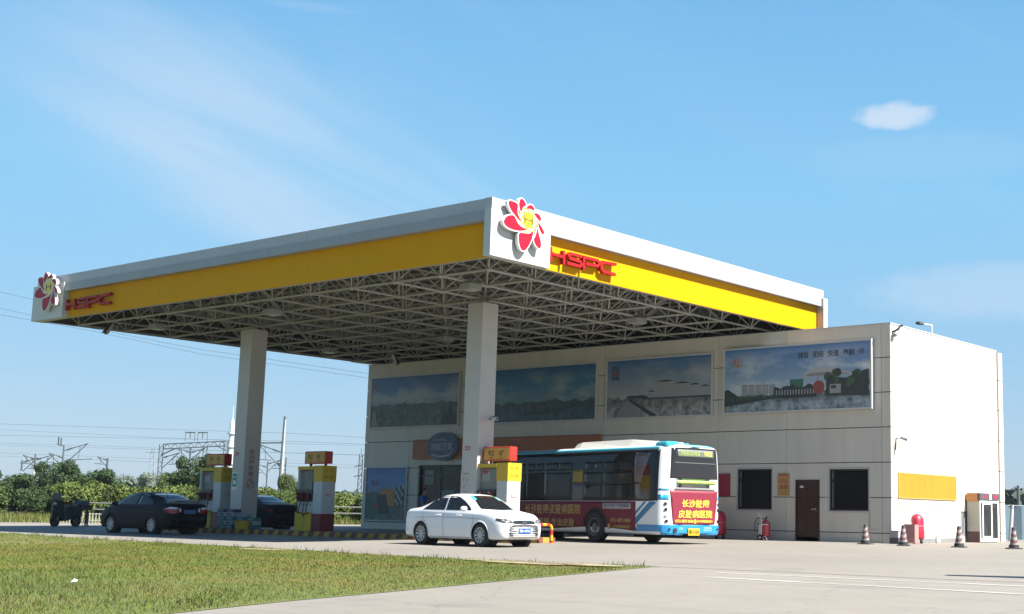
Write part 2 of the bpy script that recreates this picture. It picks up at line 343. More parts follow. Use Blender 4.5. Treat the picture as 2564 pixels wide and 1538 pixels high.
for M_ in (GM, LAWN):
    t = M_.node_tree; b = t.nodes['Principled BSDF']; src = b.inputs['Base Color'].links[0].from_socket; g = t.nodes.new('ShaderNodeTexCoord').outputs['Object']
    a_ = rg(nz(.33, 4, g, (1,1.7,1)), .42, .62, 0.0, 1.0); x_ = t.nodes.new('ShaderNodeMix'); x_.data_type = 'RGBA'; x_.blend_type = 'MULTIPLY'; x_.inputs['Factor'].default_value = 1
    y_ = t.nodes.new('ShaderNodeMix'); y_.data_type = 'RGBA'; t.links.new(a_, y_.inputs['Factor']); y_.inputs['A'].default_value = (.80,1.0,.72,1); y_.inputs['B'].default_value = (1.12,1.03,1.05,1)
    t.links.new(src, x_.inputs['A']); t.links.new(y_.outputs['Result'], x_.inputs['B']); t.links.new(x_.outputs['Result'], b.inputs['Base Color'])
GM2 = mat('grass_tuft', (0.052,0.078,0.014), 0.85, var=0.3, vscale=2, spec=0.2)
GM3 = mat('grass_tall', (0.10,0.135,0.038), 0.8, var=0.35, vscale=1.5, spec=0.25)
parts = []
parts.append((0,)+grass(230000, (-12, 10), (-36, -19.5), 0.028, 0.005, rng, view))
parts.append((0,)+grass(90000, (-50, 3), (-30, -14), 0.035, 0.010, rng, view))
parts.append((1,)+grass(150000, (-40, 9), (-36, -15), 0.045, 0.008, rng, lambda x, y: view(x, y) & clumps(x, y, 0.9, 1.85)))
parts.append((2,)+grass(60000, (-4, 8), (-36, -27), 0.06, 0.005, rng, lambda x, y: view(x, y) & (np.hypot((x-2.6)/5.0, (y+32.6)/2.6) < rng.uniform(.35, 1.25, len(x)))))
parts.append((1,)+grass(60000, (-45, 6), (-22, -14.3), 0.10, 0.008, rng, lambda x, y: view(x, y) & (np.abs(y-np.interp(x, [-60,-24.7,-16.8,-5.9,0.3,5.5], [-14.8,-17.9,-19.1,-20.3,-20.9,-20.3])) < 0.16) & clumps(x, y, 3.0, 0.4)))
parts = [(p[0], p[1], p[2]) for p in parts]
V = np.concatenate([p[1] for p in parts]); nf = sum(p[2] for p in parts)
me = bpy.data.meshes.new('grass'); me.vertices.add(len(V)); me.vertices.foreach_set('co', V.astype('f').ravel())
me.loops.add(nf*3); me.loops.foreach_set('vertex_index', np.arange(nf*3, dtype='i')); me.polygons.add(nf); me.polygons.foreach_set('loop_start', np.arange(nf, dtype='i')*3); me.polygons.foreach_set('loop_total', np.full(nf, 3, 'i'))
for m in (GM, GM2, GM3): me.materials.append(m)
me.polygons.foreach_set('material_index', np.concatenate([np.full(p[2], p[0], 'i') for p in parts])); me.update(); me.validate()
o = bpy.data.objects.new('grass', me); COL.objects.link(o); tag(o, 'short yellow-green grass covering the lawn in front of the station', 'grass', kind='stuff')
# bare earth patch at the lawn's tip and a scrap of white litter
mb = MB()
for cx, cy, rx, ry in ((4.2,-20.95,1.3,0.38),(3.2,-21.15,1.5,0.42),(2.0,-20.95,1.1,0.2),(-6.0,-20.7,1.0,0.28)):
    pts = [(cx+rx*math.cos(a)*R.uniform(.75,1.1), cy+ry*math.sin(a)*R.uniform(.75,1.1)) for a in [2*math.pi*i/18 for i in range(18)]]
    mb.add([(a,c,gz(c)+0.034) for a,c in pts], [tuple(range(18))])
tag(mb.build('bare_earth', mat('straw_earth', (0.33,0.27,0.15), 0.95, var=0.3, vscale=6, bump=0.5, bscale=30)), kind='structure')
mb = MB(); mb.add([(3.75,-30.75,-.20),(3.81,-30.72,-.19),(3.80,-30.67,-.17),(3.77,-30.68,-.20),(3.78,-30.71,-.15),(3.83,-30.70,-.19)], [(0,1,4),(1,2,4),(2,3,4),(0,4,3),(1,5,2),(0,3,5,1)])
tag(mb.build('paper_scrap', mat('paper', (0.8,0.8,0.72), 0.8)), 'crumpled white paper scrap lying on the lawn', 'litter')

# ------------------------------------------------------------------ canopy
x0, x1, y0, y1 = -28.84, -4.28, -15.13, 2.83
ZB, ZY, ZL, ZT = 7.82, 8.80, 9.10, 9.44
can = thing('canopy', 'large flat petrol station canopy with yellow fascia and white steel space frame', 'canopy', (0,0,0))
mb = MB()      # upper tier, set back 6 cm
a = 0.06
mb.box(x0+a,x1-.3,y0+a,y0+.3,ZL,ZT); mb.box(x0+a,x1-.3,y1-.3,y1-a,ZL,ZT); mb.box(x0+a,x0+.3,y0+.3,y1-.3,ZL,ZT); mb.box(x1-.3,x1-.01,y0+a-.04,y1-a,ZL,ZT)
for i in range(7):
    xx = x1-1.15-i*3.5; mb.box(xx-.025,xx+.025,y0+a-.008,y0+a+.02,ZL+.01,ZT+.004)
mb.build('upper_band', BANDM, can)
mb = MB()
mb.box(x0,x1,y0,y0+.32,ZY,ZL-.002); mb.box(x0,x1,y1-.32,y1,ZY,ZL-.002); mb.box(x0,x0+.32,y0+.32,y1-.32,ZY,ZL-.002); mb.box(x1-.32,x1,y0+.32,y1-.32,ZY,ZL-.002)
for i in range(7):
    xx = x1-2.9-i*3.5; mb.box(xx-.012,xx+.012,y0-.005,y0+.02,ZY,ZL)
mb.build('lower_band', mat('band_low_shade', (0.36,0.38,0.41), 0.45, var=0.06, vscale=0.8), can)  # darker colour stands in for the shade on the leaning lower tier
d = 0.22
mb = MB(); mb.box(x0+d,x1-.24,y0+d,y0+d+.04,ZB,ZY-.003); 
for i in range(1,6):
    xx = x0+i*4.1; mb.box(xx-.004,xx+.004,y0+d-.003,y0+d,ZB,ZY-.005)
mb.build('yellow_fascia', YEL, can)
mb = MB(); mb.box(x1-d-.04,x1-d,y0+.3,y1-.2,ZB,ZY-.003); mb.build('yellow_fascia', YEL, can)
mb = MB(); mb.box(x0+d,x0+d+.04,y0+.4,y1-.2,ZB,ZY-.003); mb.build('yellow_fascia', YEL, can)
mb = MB(); mb.box(x0+.3,x1-.3,y1-d-.04,y1-d,ZB,ZY-.003); mb.build('yellow_fascia', YEL, can)
mb = MB(); mb.box(x0+d+.041,x0+d+.06,y0+.4,y1-.3,ZB-.01,ZY+.3); mb.box(x0+.35,x1-.3,y1-d-.06,y1-d-.041,ZB-.01,ZY+.3); mb.box(x0+.35,x1-.3,y0+d+.041,y0+d+.06,ZB-.01,ZY+.3); mb.box(x1-d-.06,x1-d-.041,y0+.35,y1-.3,ZB-.01,ZY+.3); mb.build('fascia_lining', mat('lining_dark', (0.05,0.05,0.045), .8), can)
mb = MB(); mb.box(x1-.235,x1+.03,y0-.03,-12.74,ZB-.02,ZL+.01); mb.build('corner_panel', WHITE, can)          # emblem panel round the near corner
mb = MB(); mb.box(x0-.03,-26.65,y0-.03,y0+.26,ZB-.02,ZL+.04); mb.box(x0-.03,x0+.26,y0+.26,y0+.5,ZB-.02,ZL+.04); mb.build('corner_panel', WHITE, can)
mb = MB(); mb.box(-6.6,x1+.08,y1-.2,y1+.1,ZB-.02,ZL+.02); mb.build('corner_panel', WHITE, can)
mb = MB(); mb.box(x0-.03,x0+.24,.3,y1+.03,ZB-.02,ZL+.02); mb.build('corner_panel', WHITE, can)
mb = MB(); mb.box(x0+.3,x1-.3,y0+.3,y1-.3,9.22,9.30)
for i in range(60):
    xx = x0+.5+i*.4; mb.box(xx,xx+.05,y0+.32,y1-.32,9.19,9.22)
mb.build('roof_deck', DECK, can)
mb = MB(); nx, ny = 12, 9; cx, cy = (x1-x0-.5)/nx, (y1-y0-.5)/ny; ox, oy = x0+.25, y0+.25; zt_, zb_ = 8.98, 7.72
T = lambda i,j: (ox+i*cx, oy+j*cy, zt_); Bn = lambda i,j: (ox+(i+.5)*cx, oy+(j+.5)*cy, zb_)
for i in range(nx+1):
    for j in range(ny+1):
        if i < nx: mb.tube(T(i,j), T(i+1,j), .034, 6, cap=False)
        if j < ny: mb.tube(T(i,j), T(i,j+1), .034, 6, cap=False)
        mb.lathe([(.0,-.07),(.06,-.04),(.07,0),(.06,.04),(.0,.07)], T(i,j), n=6)
        mb.tube(T(i,j), (T(i,j)[0],T(i,j)[1],9.12), .03, 6)
for i in range(nx):
    for j in range(ny):
        if i < nx-1: mb.tube(Bn(i,j), Bn(i+1,j), .042, 6, cap=False)
        if j < ny-1: mb.tube(Bn(i,j), Bn(i,j+1), .042, 6, cap=False)
        for di in (0,1):
            for dj in (0,1): mb.tube(Bn(i,j), T(i+di,j+dj), .026, 6, cap=False)
        mb.lathe([(.0,-.08),(.07,-.05),(.085,0),(.07,.05),(.0,.08)], Bn(i,j), n=8)
for j in range(ny+1): mb.box(x0+.32,x1-.32,oy+j*cy-.04,oy+j*cy+.04,9.12,9.19)
for j in range(ny): mb.box(x0+.32,x1-.32,oy+(j+.5)*cy-.03,oy+(j+.5)*cy+.03,9.13,9.19)
mb.box(x0+.03,x1-.3,y0+.26,y0+.30,ZB-.03,ZB+.02); mb.box(x1-.30,x1-.26,y0+.3,y1-.1,ZB-.03,ZB+.02); mb.box(x0+.26,x0+.30,y0+.3,y1-.3,ZB-.03,ZB+.02)
mb.build('space_frame', STEEL, can)
for cxx, kind in ((-9.46,0),(-21.70,1)):
    yc = -10.2; h = .35; bz = gz(yc)+.15
    mb = MB(); mb.rbox(cxx-h,cxx+h,yc-h,yc+h,bz,7.55,.012); mb.k = 1
    for zz in (2.6,5.1): mb.box(cxx-h-.001,cxx+h+.001,yc-h-.001,yc+h+.001,zz,zz+.008)
    col = mb.build('column', [COLM, mat('column_joint', (0.45,0.46,0.44), 0.5)], can)
    mb = MB(); mb.tube((cxx,yc,7.5),(cxx,yc,7.70),.09,10); mb.box(cxx-.2,cxx+.2,yc-.2,yc+.2,7.552,7.575)
    for sx in (-1,1):
        for sy in (-1,1): mb.tube((cxx,yc,7.6),(cxx+sx*.22,yc+sy*.22,7.56),.02,6)
    mb.build('column_head', STEEL, col)
    mb = MB(); mb.box(cxx-.22,cxx-.0,yc-h-.012,yc-h-.001,2.78,2.9); mb.k = 1
    text(mb, '停车熄火', (cxx-.11,yc-h-.0125,2.84), X, Z, .18, .06, .002)
    mb.build('notice_label', [mat('label_red', (0.5,0.06,0.06), 0.5), WPAINT], col)
    if kind == 1:
        mb = MB(); fx = cxx+h
        for i, ch in enumerate('站内严禁烟火'): text(mb, ch, (fx+.001, yc-.02, 2.93-i*.205), Y, Z, .20, .17, .004)
        n = 20
        for i in range(n):
            a0, a1 = 2*math.pi*i/n, 2*math.pi*(i+1)/n; q = lambda r,t_: (r*math.cos(t_), r*math.sin(t_))
            mb.prism([q(.13,a0),q(.16,a0),q(.16,a1),q(.13,a1)], (fx+.001, yc-.02, 1.72), Y, Z, .004)
        mb.prism([(-.11,-.085),(-.085,-.11),(.11,.085),(.085,.11)], (fx+.001, yc-.02, 1.72), Y, Z, .0045)
        mb.build('warning_lettering', mat('sign_dull_red', (0.42,0.10,0.09), 0.6), col)
        mb = MB(); mb.box(cxx-.30,cxx+.05,yc-h-.014,yc-h-.001,1.5,2.15); mb.k = 1; mb.box(cxx-.26,cxx+.01,yc-h-.018,yc-h-.014,1.62,2.11); mb.k = 2
        text(mb, '安全', (cxx-.125,yc-h-.0185,1.98), X, Z, .2, .09, .002); mb.box(cxx-.2,cxx-.05,yc-h-.0205,yc-h-.0185,1.70,1.86)
        mb.build('safety_board', [WPAINT, mat('sign_green', (0.02,0.30,0.16), 0.5), WPAINT], col)
    else:
        mb = MB(); fr = [(-.36,-.95,-.345,-.0),(-.0,-.95,.015,-.0)]
        xa, xb, za, zb2 = cxx-.33, cxx+.03, 1.15, 2.13
        for q in ((xa,xb,zb2-.015,zb2),(xa,xb,za,za+.015),(xa,xa+.015,za,zb2),(xb-.015,xb,za,zb2)): mb.box(q[0],q[1],yc-h-.02,yc-h-.001,q[2],q[3])
        mb.k = 1; text(mb, '加油须知', (cxx-.15,yc-h-.004,2.03), X, Z, .24, .05, .002)
        for i, (dx, dz, wz, hz2) in enumerate([(-.22,1.85,.05,.12),(-.06,1.83,.05,.10),(-.20,1.62,.06,.09),(-.05,1.66,.12,.02),(-.16,1.47,.10,.05),(-.02,1.42,.07,.08),(-.2,1.27,.08,.04)]):
            mb.box(cxx+dx-wz/2,cxx+dx+wz/2,yc-h-.006,yc-h-.003,dz-hz2/2,dz+hz2/2)
        mb.build('notice_frame', [WPAINT, mat('notice_ink', (0.35,0.33,0.33), 0.6)], col)
def camera_unit(name, label, loc, rz, s=1.0, down=0.25):
    t_ = thing(name, label, 'camera', loc, rz)
    mb = MB(); mb.tube((0,0,0),(0,-.05*s,0),.05*s,10); mb.tube((0,-.04*s,0),(0,-.22*s,-.02*s),.018*s,8); mb.build('bracket', GREY, t_)
    mb = MB(); mb.M = Matrix.Translation((0,-.24*s,0)) @ Matrix.Rotation(down,4,'X'); mb.rbox(-.045*s,.045*s,-.28*s,.06*s,-.045*s,.05*s,.015*s); mb.build('housing', mat('cam_white', (0.6,0.6,0.6), 0.4), t_)
    mb = MB(); mb.M = Matrix.Translation((0,-.24*s,0)) @ Matrix.Rotation(down,4,'X'); mb.box(-.055*s,.055*s,-.33*s,.04*s,.052*s,.06*s); mb.tube((0,-.281*s,0),(0,-.30*s,0),.03*s,10); mb.build('hood', DGREY, t_)
    return t_
camera_unit('security_camera', 'white camera with dark hood on the near canopy column', (-9.11,-10.02,3.8), math.radians(62), 1.2, 0.1)
camera_unit('security_camera', 'small dark camera hung under the far edge of the canopy', (-26.3,-13.1,7.66), math.radians(20), 1.5, 0.9)
camera_unit('security_camera', 'dome lamp camera hung low under the canopy near the shop corner', (-22.15,-3.2,7.3), math.radians(100), 1.3, 1.1)
mbt = MB(); mbt.tube((-22.15,-3.2,7.72),(-22.15,-3.2,7.30),.02,8); o = mbt.build('drop_pipe', GREY); o.parent = bpy.data.objects['security_camera.002']; o.matrix_parent_inverse = (Matrix.Translation((-22.15,-3.2,7.3)) @ Matrix.Rotation(math.radians(100),4,'Z')).inverted()
first = None
for i, (lx, ly, lab) in enumerate([(-24.2,-12.7,'boxy canopy light nearest the far emblem corner'),(-17.2,-12.7,'boxy canopy light midway behind the shaded yellow fascia'),(-7.5,-12.7,'boxy canopy light nearest the near emblem corner'),
        (-24.4,-4.5,'boxy canopy light above the far end of the shop'),(-17.2,-4.6,'boxy canopy light in the middle of the rear row'),(-7.5,-4.6,'boxy canopy light of the rear row under the sunlit fascia')]):
    if first is None:
        L = thing('canopy_light', lab, 'light', (lx,ly,7.55), 0, 'box lights under the canopy')
        mb = MB(); mb.rbox(-.26,.26,-.26,.26,-.08,.14,.05); mb.tube((0,0,.14),(0,0,.3),.03,8); mb.build('housing', mat('lamp_house', (0.34,0.34,0.32), 0.5), L)
        mb = MB(); mb.box(-.2,.2,-.2,.2,-.095,-.081); mb.build('diffuser', mat('lamp_glass', (0.40,0.40,0.37), 0.2), L); first = L
    else:
        L = copy_tree(first); L.location = (lx,ly,7.55); L['label'] = lab

# emblem: eight curved petals round an H, traced from its shape on the fascia
PET = [[[-0.789,0.392],[-0.714,0.42],[-0.585,0.415],[-0.455,0.395],[-0.412,0.33],[-0.433,0.224],[-0.429,0.132],[-0.372,0.033],[-0.303,-0.037],[-0.223,-0.087],[-0.302,-0.074],[-0.434,-0.016],[-0.568,0.077],[-0.675,0.158],[-0.757,0.252],[-0.799,0.335]],[[-0.294,0.567],[-0.214,0.555],[-0.132,0.488],[-0.084,0.414],[-0.166,0.37],[-0.229,0.311],[-0.252,0.241],[-0.275,0.181],[-0.33,0.244],[-0.369,0.348],[-0.374,0.439],[-0.344,0.529]],[[-0.097,0.3],[-0.048,0.384],[0.028,0.442],[0.12,0.465],[0.202,0.434],[0.244,0.377],[0.256,0.308],[0.166,0.343],[0.047,0.338],[-0.058,0.317]],[[0.211,0.239],[0.343,0.274],[0.452,0.249],[0.522,0.187],[0.538,0.124],[0.509,0.053],[0.432,0.094],[0.321,0.167]],[[0.409,0.015],[0.491,-0.026],[0.604,-0.118],[0.689,-0.215],[0.687,-0.281],[0.612,-0.295],[0.528,-0.226],[0.47,-0.143],[0.439,-0.054]],[[0.376,-0.141],[0.434,-0.243],[0.494,-0.382],[0.563,-0.52],[0.569,-0.65],[0.537,-0.73],[0.415,-0.704],[0.304,-0.603],[0.251,-0.5],[0.322,-0.413],[0.369,-0.274]],[[-0.349,-0.433],[-0.207,-0.398],[-0.024,-0.392],[0.08,-0.373],[0.196,-0.296],[0.233,-0.243],[0.226,-0.374],[0.168,-0.552],[0.07,-0.718],[-0.054,-0.869],[-0.157,-0.905],[-0.25,-0.866],[-0.321,-0.732],[-0.349,-0.59]],[[-0.769,-0.008],[-0.643,0.026],[-0.553,0.025],[-0.497,-0.047],[-0.415,-0.142],[-0.321,-0.216],[-0.162,-0.26],[0.008,-0.247],[-0.081,-0.301],[-0.262,-0.356],[-0.468,-0.382],[-0.674,-0.374],[-0.855,-0.335],[-0.947,-0.27],[-0.963,-0.2],[-0.893,-0.086]]]
CEN = [[-0.157,0.186],[-0.002,0.235],[0.132,0.205],[0.211,0.127],[0.235,0.001],[0.202,-0.136],[0.126,-0.216],[-0.006,-0.231],[-0.126,-0.179],[-0.196,-0.1],[-0.214,0.008],[-0.206,0.102]]
def smoothp(p, n=2):
    for _ in range(n):
        q = []
        for i in range(len(p)):
            a, b_ = p[i], p[(i+1)%len(p)]; q += [(a[0]*.75+b_[0]*.25, a[1]*.75+b_[1]*.25), (a[0]*.25+b_[0]*.75, a[1]*.25+b_[1]*.75)]
        p = q
    return p
def inflate(p, r):
    n = len(p); ar = sum(p[i][0]*p[(i+1)%n][1]-p[(i+1)%n][0]*p[i][1] for i in range(n)); s = 1 if ar > 0 else -1; q = []
    for i in range(n):
        a, b_, c = p[i-1], p[i], p[(i+1)%n]; tx, ty = c[0]-a[0], c[1]-a[1]; l = math.hypot(tx, ty) or 1; q.append((b_[0]+s*ty/l*r, b_[1]-s*tx/l*r))
    return q
def emblem(label, loc, rz):
    E_ = thing('flower_emblem', label, 'emblem', loc, rz, 'flower emblems on the canopy corners')   # faces local -Y, centre at origin
    mb = MB()
    for i, p in enumerate(PET+[CEN]):
        mb.prism(inflate(smoothp(p), .034 if i < 8 else .12), (0,-.08,0), X, Z, .10+.0009*i)
    for sx, sz in ((-.5,-.15),(.3,-.3),(0,.2),(0,-.5),(.3,.1)): mb.tube((sx,.0,sz),(sx,-.09,sz),.02,6)
    o = mb.build('letter_box', WPAINT, E_); 
    for i, p in enumerate(PET):
        mb = MB(); mb.prism(smoothp(p), (0,-.188,0), X, Z, .006); mb.build('petal', PINK, E_)
    mb = MB(); q = smoothp(CEN); mb.prism(q, (0,-.188,0), X, Z, .006)
    for i in range(8):           # yellow streamers between the petals
        a_ = 2*math.pi*i/8+.35; pts = []
        for t_ in range(7):
            r_ = .20+.035*t_; b_ = a_+.22*t_; pts.append((r_*math.cos(b_), r_*math.sin(b_)))
        wdt = [.035,.034,.03,.026,.02,.013,.004]; pl = [(x_+wdt[j]*math.cos(a_+.22*j), z__+wdt[j]*math.sin(a_+.22*j)) for j, (x_, z__) in enumerate(pts)] + [(x_-wdt[j]*math.cos(a_+.22*j), z__-wdt[j]*math.sin(a_+.22*j)) for j, (x_, z__) in reversed(list(enumerate(pts)))]
        mb.prism(pl, (0,-.186,0), X, Z, .004)
    mb.build('centre_disc', mat('emblem_yellow', (0.95,0.72,0.02), 0.35), E_)
    mb = MB()
    for a_, b_, w_ in (((-.14,.13),(-.12,-.125),.055),((.155,.11),(.178,-.11),.055),((-.128,.012),(.163,.0),.034)):
        dx, dz = b_[0]-a_[0], b_[1]-a_[1]; l = math.hypot(dx, dz); px, pz = -dz/l*w_/2, dx/l*w_/2
        mb.prism([(a_[0]+px,a_[1]+pz),(a_[0]-px,a_[1]-pz),(b_[0]-px,b_[1]-pz),(b_[0]+px,b_[1]+pz)], (0,-.1942,0), X, Z, .003)
    mb.build('initial_letter', mat('ink_olive', (0.07,0.06,0.02), 0.5), E_)
    return E_
emblem('red and yellow flower emblem on the sunlit near corner of the canopy', (x1+.035,-13.908,8.98), math.pi/2)
emblem('shaded red flower emblem seen edge-on at the far end of the fascia', (-27.42,y0-.035,8.98), 0)
def letters(label, loc, rz, cat='letters'):
    T_ = thing('letter_sign', label, cat, loc, rz, 'red letter signs on the canopy fascia')
    def rib(mb, pts, wd):
        for a_, b_ in zip(pts, pts[1:]):
            dx, dz = b_[0]-a_[0], b_[1]-a_[1]; l = math.hypot(dx,dz); px, pz = -dz/l*wd/2, dx/l*wd/2; ex, ez = dx/l*wd*.3, dz/l*wd*.3
            mb.prism([(a_[0]-ex+px,a_[1]-ez+pz),(a_[0]-ex-px,a_[1]-ez-pz),(b_[0]+ex-px,b_[1]+ez-pz),(b_[0]+ex+px,b_[1]+ez+pz)], (0,0,0), X, Z, .13+R.uniform(0,.004))
    w_ = .085
    sets = [[[(.06,.37),(.07,.01)],[(.10,.21),(.30,.19),(.58,.19)],[(.62,.35),(.64,.0)]],
            [[(1.42,.34),(.92,.34),(.84,.28),(.90,.20),(1.36,.17),(1.43,.10),(1.36,.03),(.80,.04)]],
            [[(1.52,.34),(1.53,-.02)],[(1.52,.34),(2.16,.34),(2.24,.26),(2.16,.17),(1.64,.15)]],
            [[(3.02,.36),(2.42,.33),(2.32,.24),(2.33,.12),(2.44,.04),(3.0,.04)]]]
    for s_ in sets:
        mb = MB()
        for p in s_: rib(mb, p, w_)
        mb.build('letter', REDL, T_)
    return T_
letters('red raised letters HSPC on the sunlit yellow fascia', (x1-.22+.06,-12.69,8.07), math.pi/2)
letters('red raised letters HSPC on the shaded yellow fascia', (-26.55,y0+.22-.06,8.07), 0)
# ------------------------------------------------------------------ station shop building
shop = thing('shop_building', 'pale panelled two-storey station shop standing behind the canopy', 'building', (0,0,0))
BL, BD, BH = -27.2, 9.0, 7.5
def cells(a0, a1, z0, z1, asp, zsp, holes):
    A = sorted({a0, a1, *[a for a in asp if a0 < a < a1], *[v for h in holes for v in h[:2] if a0 < v < a1]})
    Zs = sorted({z0, z1, *[z for z in zsp if z0 < z < z1], *[v for h in holes for v in h[2:] if z0 < v < z1]})
    for a, b in zip(A, A[1:]):
        for c, d in zip(Zs, Zs[1:]):
            m = ((a+b)/2, (c+d)/2)
            if any(h[0] < m[0] < h[1] and h[2] < m[1] < h[3] for h in holes): continue
            yield a+(.006 if a in asp else 0), b-(.006 if b in asp else 0), c+(.014 if c in zsp else 0), d-(.014 if d in zsp else 0)
zsp = [.33+1.2*k for k in range(6)]
WIN = [(-6.30,-4.81,1.08,2.54),(-2.41,-0.87,1.07,2.51)]; DOOR = (-3.80,-2.81,0.0,2.14); SHOPF = (-23.5,-13.2,0.0,2.85)
holes = WIN+[DOOR, SHOPF]
mb = MB()
for a,b_,c,d_ in cells(BL,0,0,BH,[-26.95,-24.15,-12.8,-7.2,-4.2,-0.35],zsp,holes): mb.box(a,b_,0,.10,c,d_)
for a,b_,c,d_ in cells(.1,BD,0,BH,[3.1,6.1],zsp,[(2.0,5.45,0,.16),(5.45,6.15,.2,1.14)]): mb.box(-.10,0,a,b_,c+(-.008 if c > .1 else 0),d_+(.008 if d_ < BH-.1 else 0))
for a,b_,c,d_ in cells(.1,BD,0,BH,[],zsp,[]): mb.box(BL,BL+.1,a,b_,c,d_)
mb.k = 1
def holed(mb, a0, a1, z0, z1, hs, yy0, yy1):
    for a,b_,c,d_ in cells(a0,a1,z0,z1,[],[],hs): mb.box(a,b_,yy0,yy1,c,d_)
holed(mb, BL+.03, -.03, 0, BH-.03, holes, .101, .25)
for a,b_,c,d_ in cells(.25,BD-.03,0,BH-.03,[],[],[]): mb.box(-.25,-.101,a,b_,c,d_); mb.box(BL+.101,BL+.25,a,b_,c,d_)
mb.box(BL+.25,-.25,BD-.2,BD,0,BH-.03); mb.box(BL+.25,-.25,.25,BD-.2,6.9,7.0)
mb.k = 2; mb.box(-.099,-.012,.12,BD,.3,BH-.05); mb.build('wall', [FACADE, JOINT, mat('joint_pale', (0.10,0.10,0.09), .8)], shop)
mb = MB(); mb.box(BL-.02,.02,-.02,.26,BH,BH+.035); mb.box(-.26,.02,.26,BD+.02,BH,BH+.035); mb.box(BL-.02,BL+.26,.26,BD+.02,BH,BH+.035); mb.build('coping', mat('coping', (0.55,0.55,0.53), 0.5), shop)
mb = MB()
for a,b_,c,d_ in cells(BD+.02,BD+.42,0,BH-.05,[],zsp,[]): mb.box(-.25,.06,a,b_,c,d_)
mb.k = 1; mb.box(-.2,.04,BD+.03,BD+.40,0,BH-.1); mb.build('corner_pilaster', [FACADE, JOINT], shop)
mb = MB(); mb.box(-.1,-.004,2.0,5.45,0,.155); mb.build('plinth', mat('plinth_grey', (0.22,0.22,0.22), 0.8, var=0.15), shop)
mb = MB(); mb.box(-.1,.05,3.35,3.62,0.02,.26); mb.build('downpipe_outlet', WPAINT, shop)
mb = MB(); mb.box(-.09,-.012,5.46,6.14,.2,1.135); mb.k = 1
for i in range(5): mb.box(-.012,-.004,5.5+i*.13,5.56+i*.13,.24,1.1)
mb.build('service_hatch', [GREY, mat('hatch_slat', (0.40,0.40,0.41), 0.5)], shop)
for (a,b_,c,d_) in WIN:
    mb = MB(); f = .05; mb.box(a,a+f,.03,.16,c,d_); mb.box(b_-f,b_,.03,.16,c,d_); mb.box(a+f,b_-f,.03,.16,c,c+f); mb.box(a+f,b_-f,.03,.16,d_-f,d_); mb.box(a+.13,a+.17,.04,.15,c+f,d_-f); mb.box(a+f,a+.13,.04,.15,d_-.42,d_-.38)
    wd = mb.build('window', mat('window_frame', (0.02,0.018,0.017), 0.4), shop)
    mb = MB(); mb.box(a+f,b_-f,.10,.12,c+f,d_-f); mb.build('pane', GLASS, wd)
    mb = MB(); mb.box(a+.065,a+.115,.085,.098,c+.08,d_-.45); mb.box(a+.065,a+.115,.085,.098,d_-.36,d_-.07)
    mb.build('blind_strip', mat('blind_grey', (0.25,0.25,0.25), 0.7), wd)
    mb = MB(); mb.box(a-.05,b_+.05,-.03,.06,c-.06,c-.001); mb.box(a-.045,a-.001,-.012,.1,c,d_+.02); mb.box(b_+.001,b_+.045,-.012,.1,c,d_+.02); mb.box(a-.045,b_+.045,-.012,.1,d_+.021,d_+.06); mb.build('reveal', mat('reveal', (0.50,0.49,0.46), 0.6), wd)
mb = MB(); a,b_,c,d_ = DOOR; mb.box(a,a+.06,-.02,.14,c,d_); mb.box(b_-.06,b_,-.02,.14,c,d_); mb.box(a+.06,b_-.06,-.02,.14,d_-.06,d_); 
dr = mb.build('door_frame', mat('door_brown_dark', (0.035,0.014,0.009), 0.4), shop)
mb = MB(); mb.box(a+.06,b_-.06,.02,.07,.14,d_-.06)
for (pa,pb,pc,pd) in ((.14,.46,1.2,1.9),(.50,.84,1.2,1.9),(.14,.84,.9,1.12),(.14,.46,.25,.82),(.50,.84,.25,.82)): mb.box(a+pa,a+pb,.008,.02,pc,pd)
mb.build('door', mat('door_brown', (0.055,0.020,0.012), 0.35, var=0.1), shop)
mb = MB(); mb.tube((b_-.16,.02,1.12),(b_-.16,-.05,1.12),.018,8); mb.tube((b_-.15,-.05,1.125),(b_-.31,-.05,1.115),.016,8); mb.box(b_-.18,b_-.14,.0,.02,.98,1.18); mb.build('door_handle', CHROME, shop)
mb = MB(); mb.box(a+.18,a+.32,.001,.008,1.86,1.93); mb.build('door_number_plate', WPAINT, shop)
mb = MB(); mb.box(-2.56,-2.535,-.03,-.001,1.06,2.30); mb.build('conduit', WPAINT, shop)
mb = MB(); mb.box(-.83,-.82,-.02,-.001,.45,1.05); mb.box(-.82,-.55,-.02,-.001,.44,.45); mb.build('conduit', GREY, shop)
# shop front: recess with glazed front, shelves and goods behind
a,b_,c,d_ = SHOPF
mb = MB(); mb.box(a,b_,3.2,3.3,0,3.0); mb.box(a-.1,a,.25,3.2,0,3.0); mb.box(b_,b_+.1,.25,3.2,0,3.0); mb.box(a,b_,.25,3.2,2.86,2.96); mb.build('interior', mat('shop_inside', (0.10,0.11,0.10), 0.8), shop)
mb = MB()
for i in range(9):
    xx = a+.02+i*(b_-a-.04)/8; mb.box(xx-.035,xx+.035,.12,.20,.03,2.8)
mb.box(a,b_,.125,.195,2.35,2.42); mb.box(a,b_,.12,.2,2.78,2.85); mb.box(a,b_,.12,.2,0,.06)
sf = mb.build('shopfront_frame', mat('shopfront_dark', (0.035,0.04,0.038), 0.4), shop)
mb = MB(); mb.box(a+.05,b_-.05,.15,.16,.06,2.78); 
gl = mat('shop_glass', (0.03,0.04,0.04), 0.03, alpha=0.45); mb.build('shop_glass', gl, sf)
mb = MB(); cols = [(.30,.31,.30),(.35,.12,.08),(.12,.22,.35),(.35,.30,.10),(.14,.26,.16),(.4,.4,.4)]
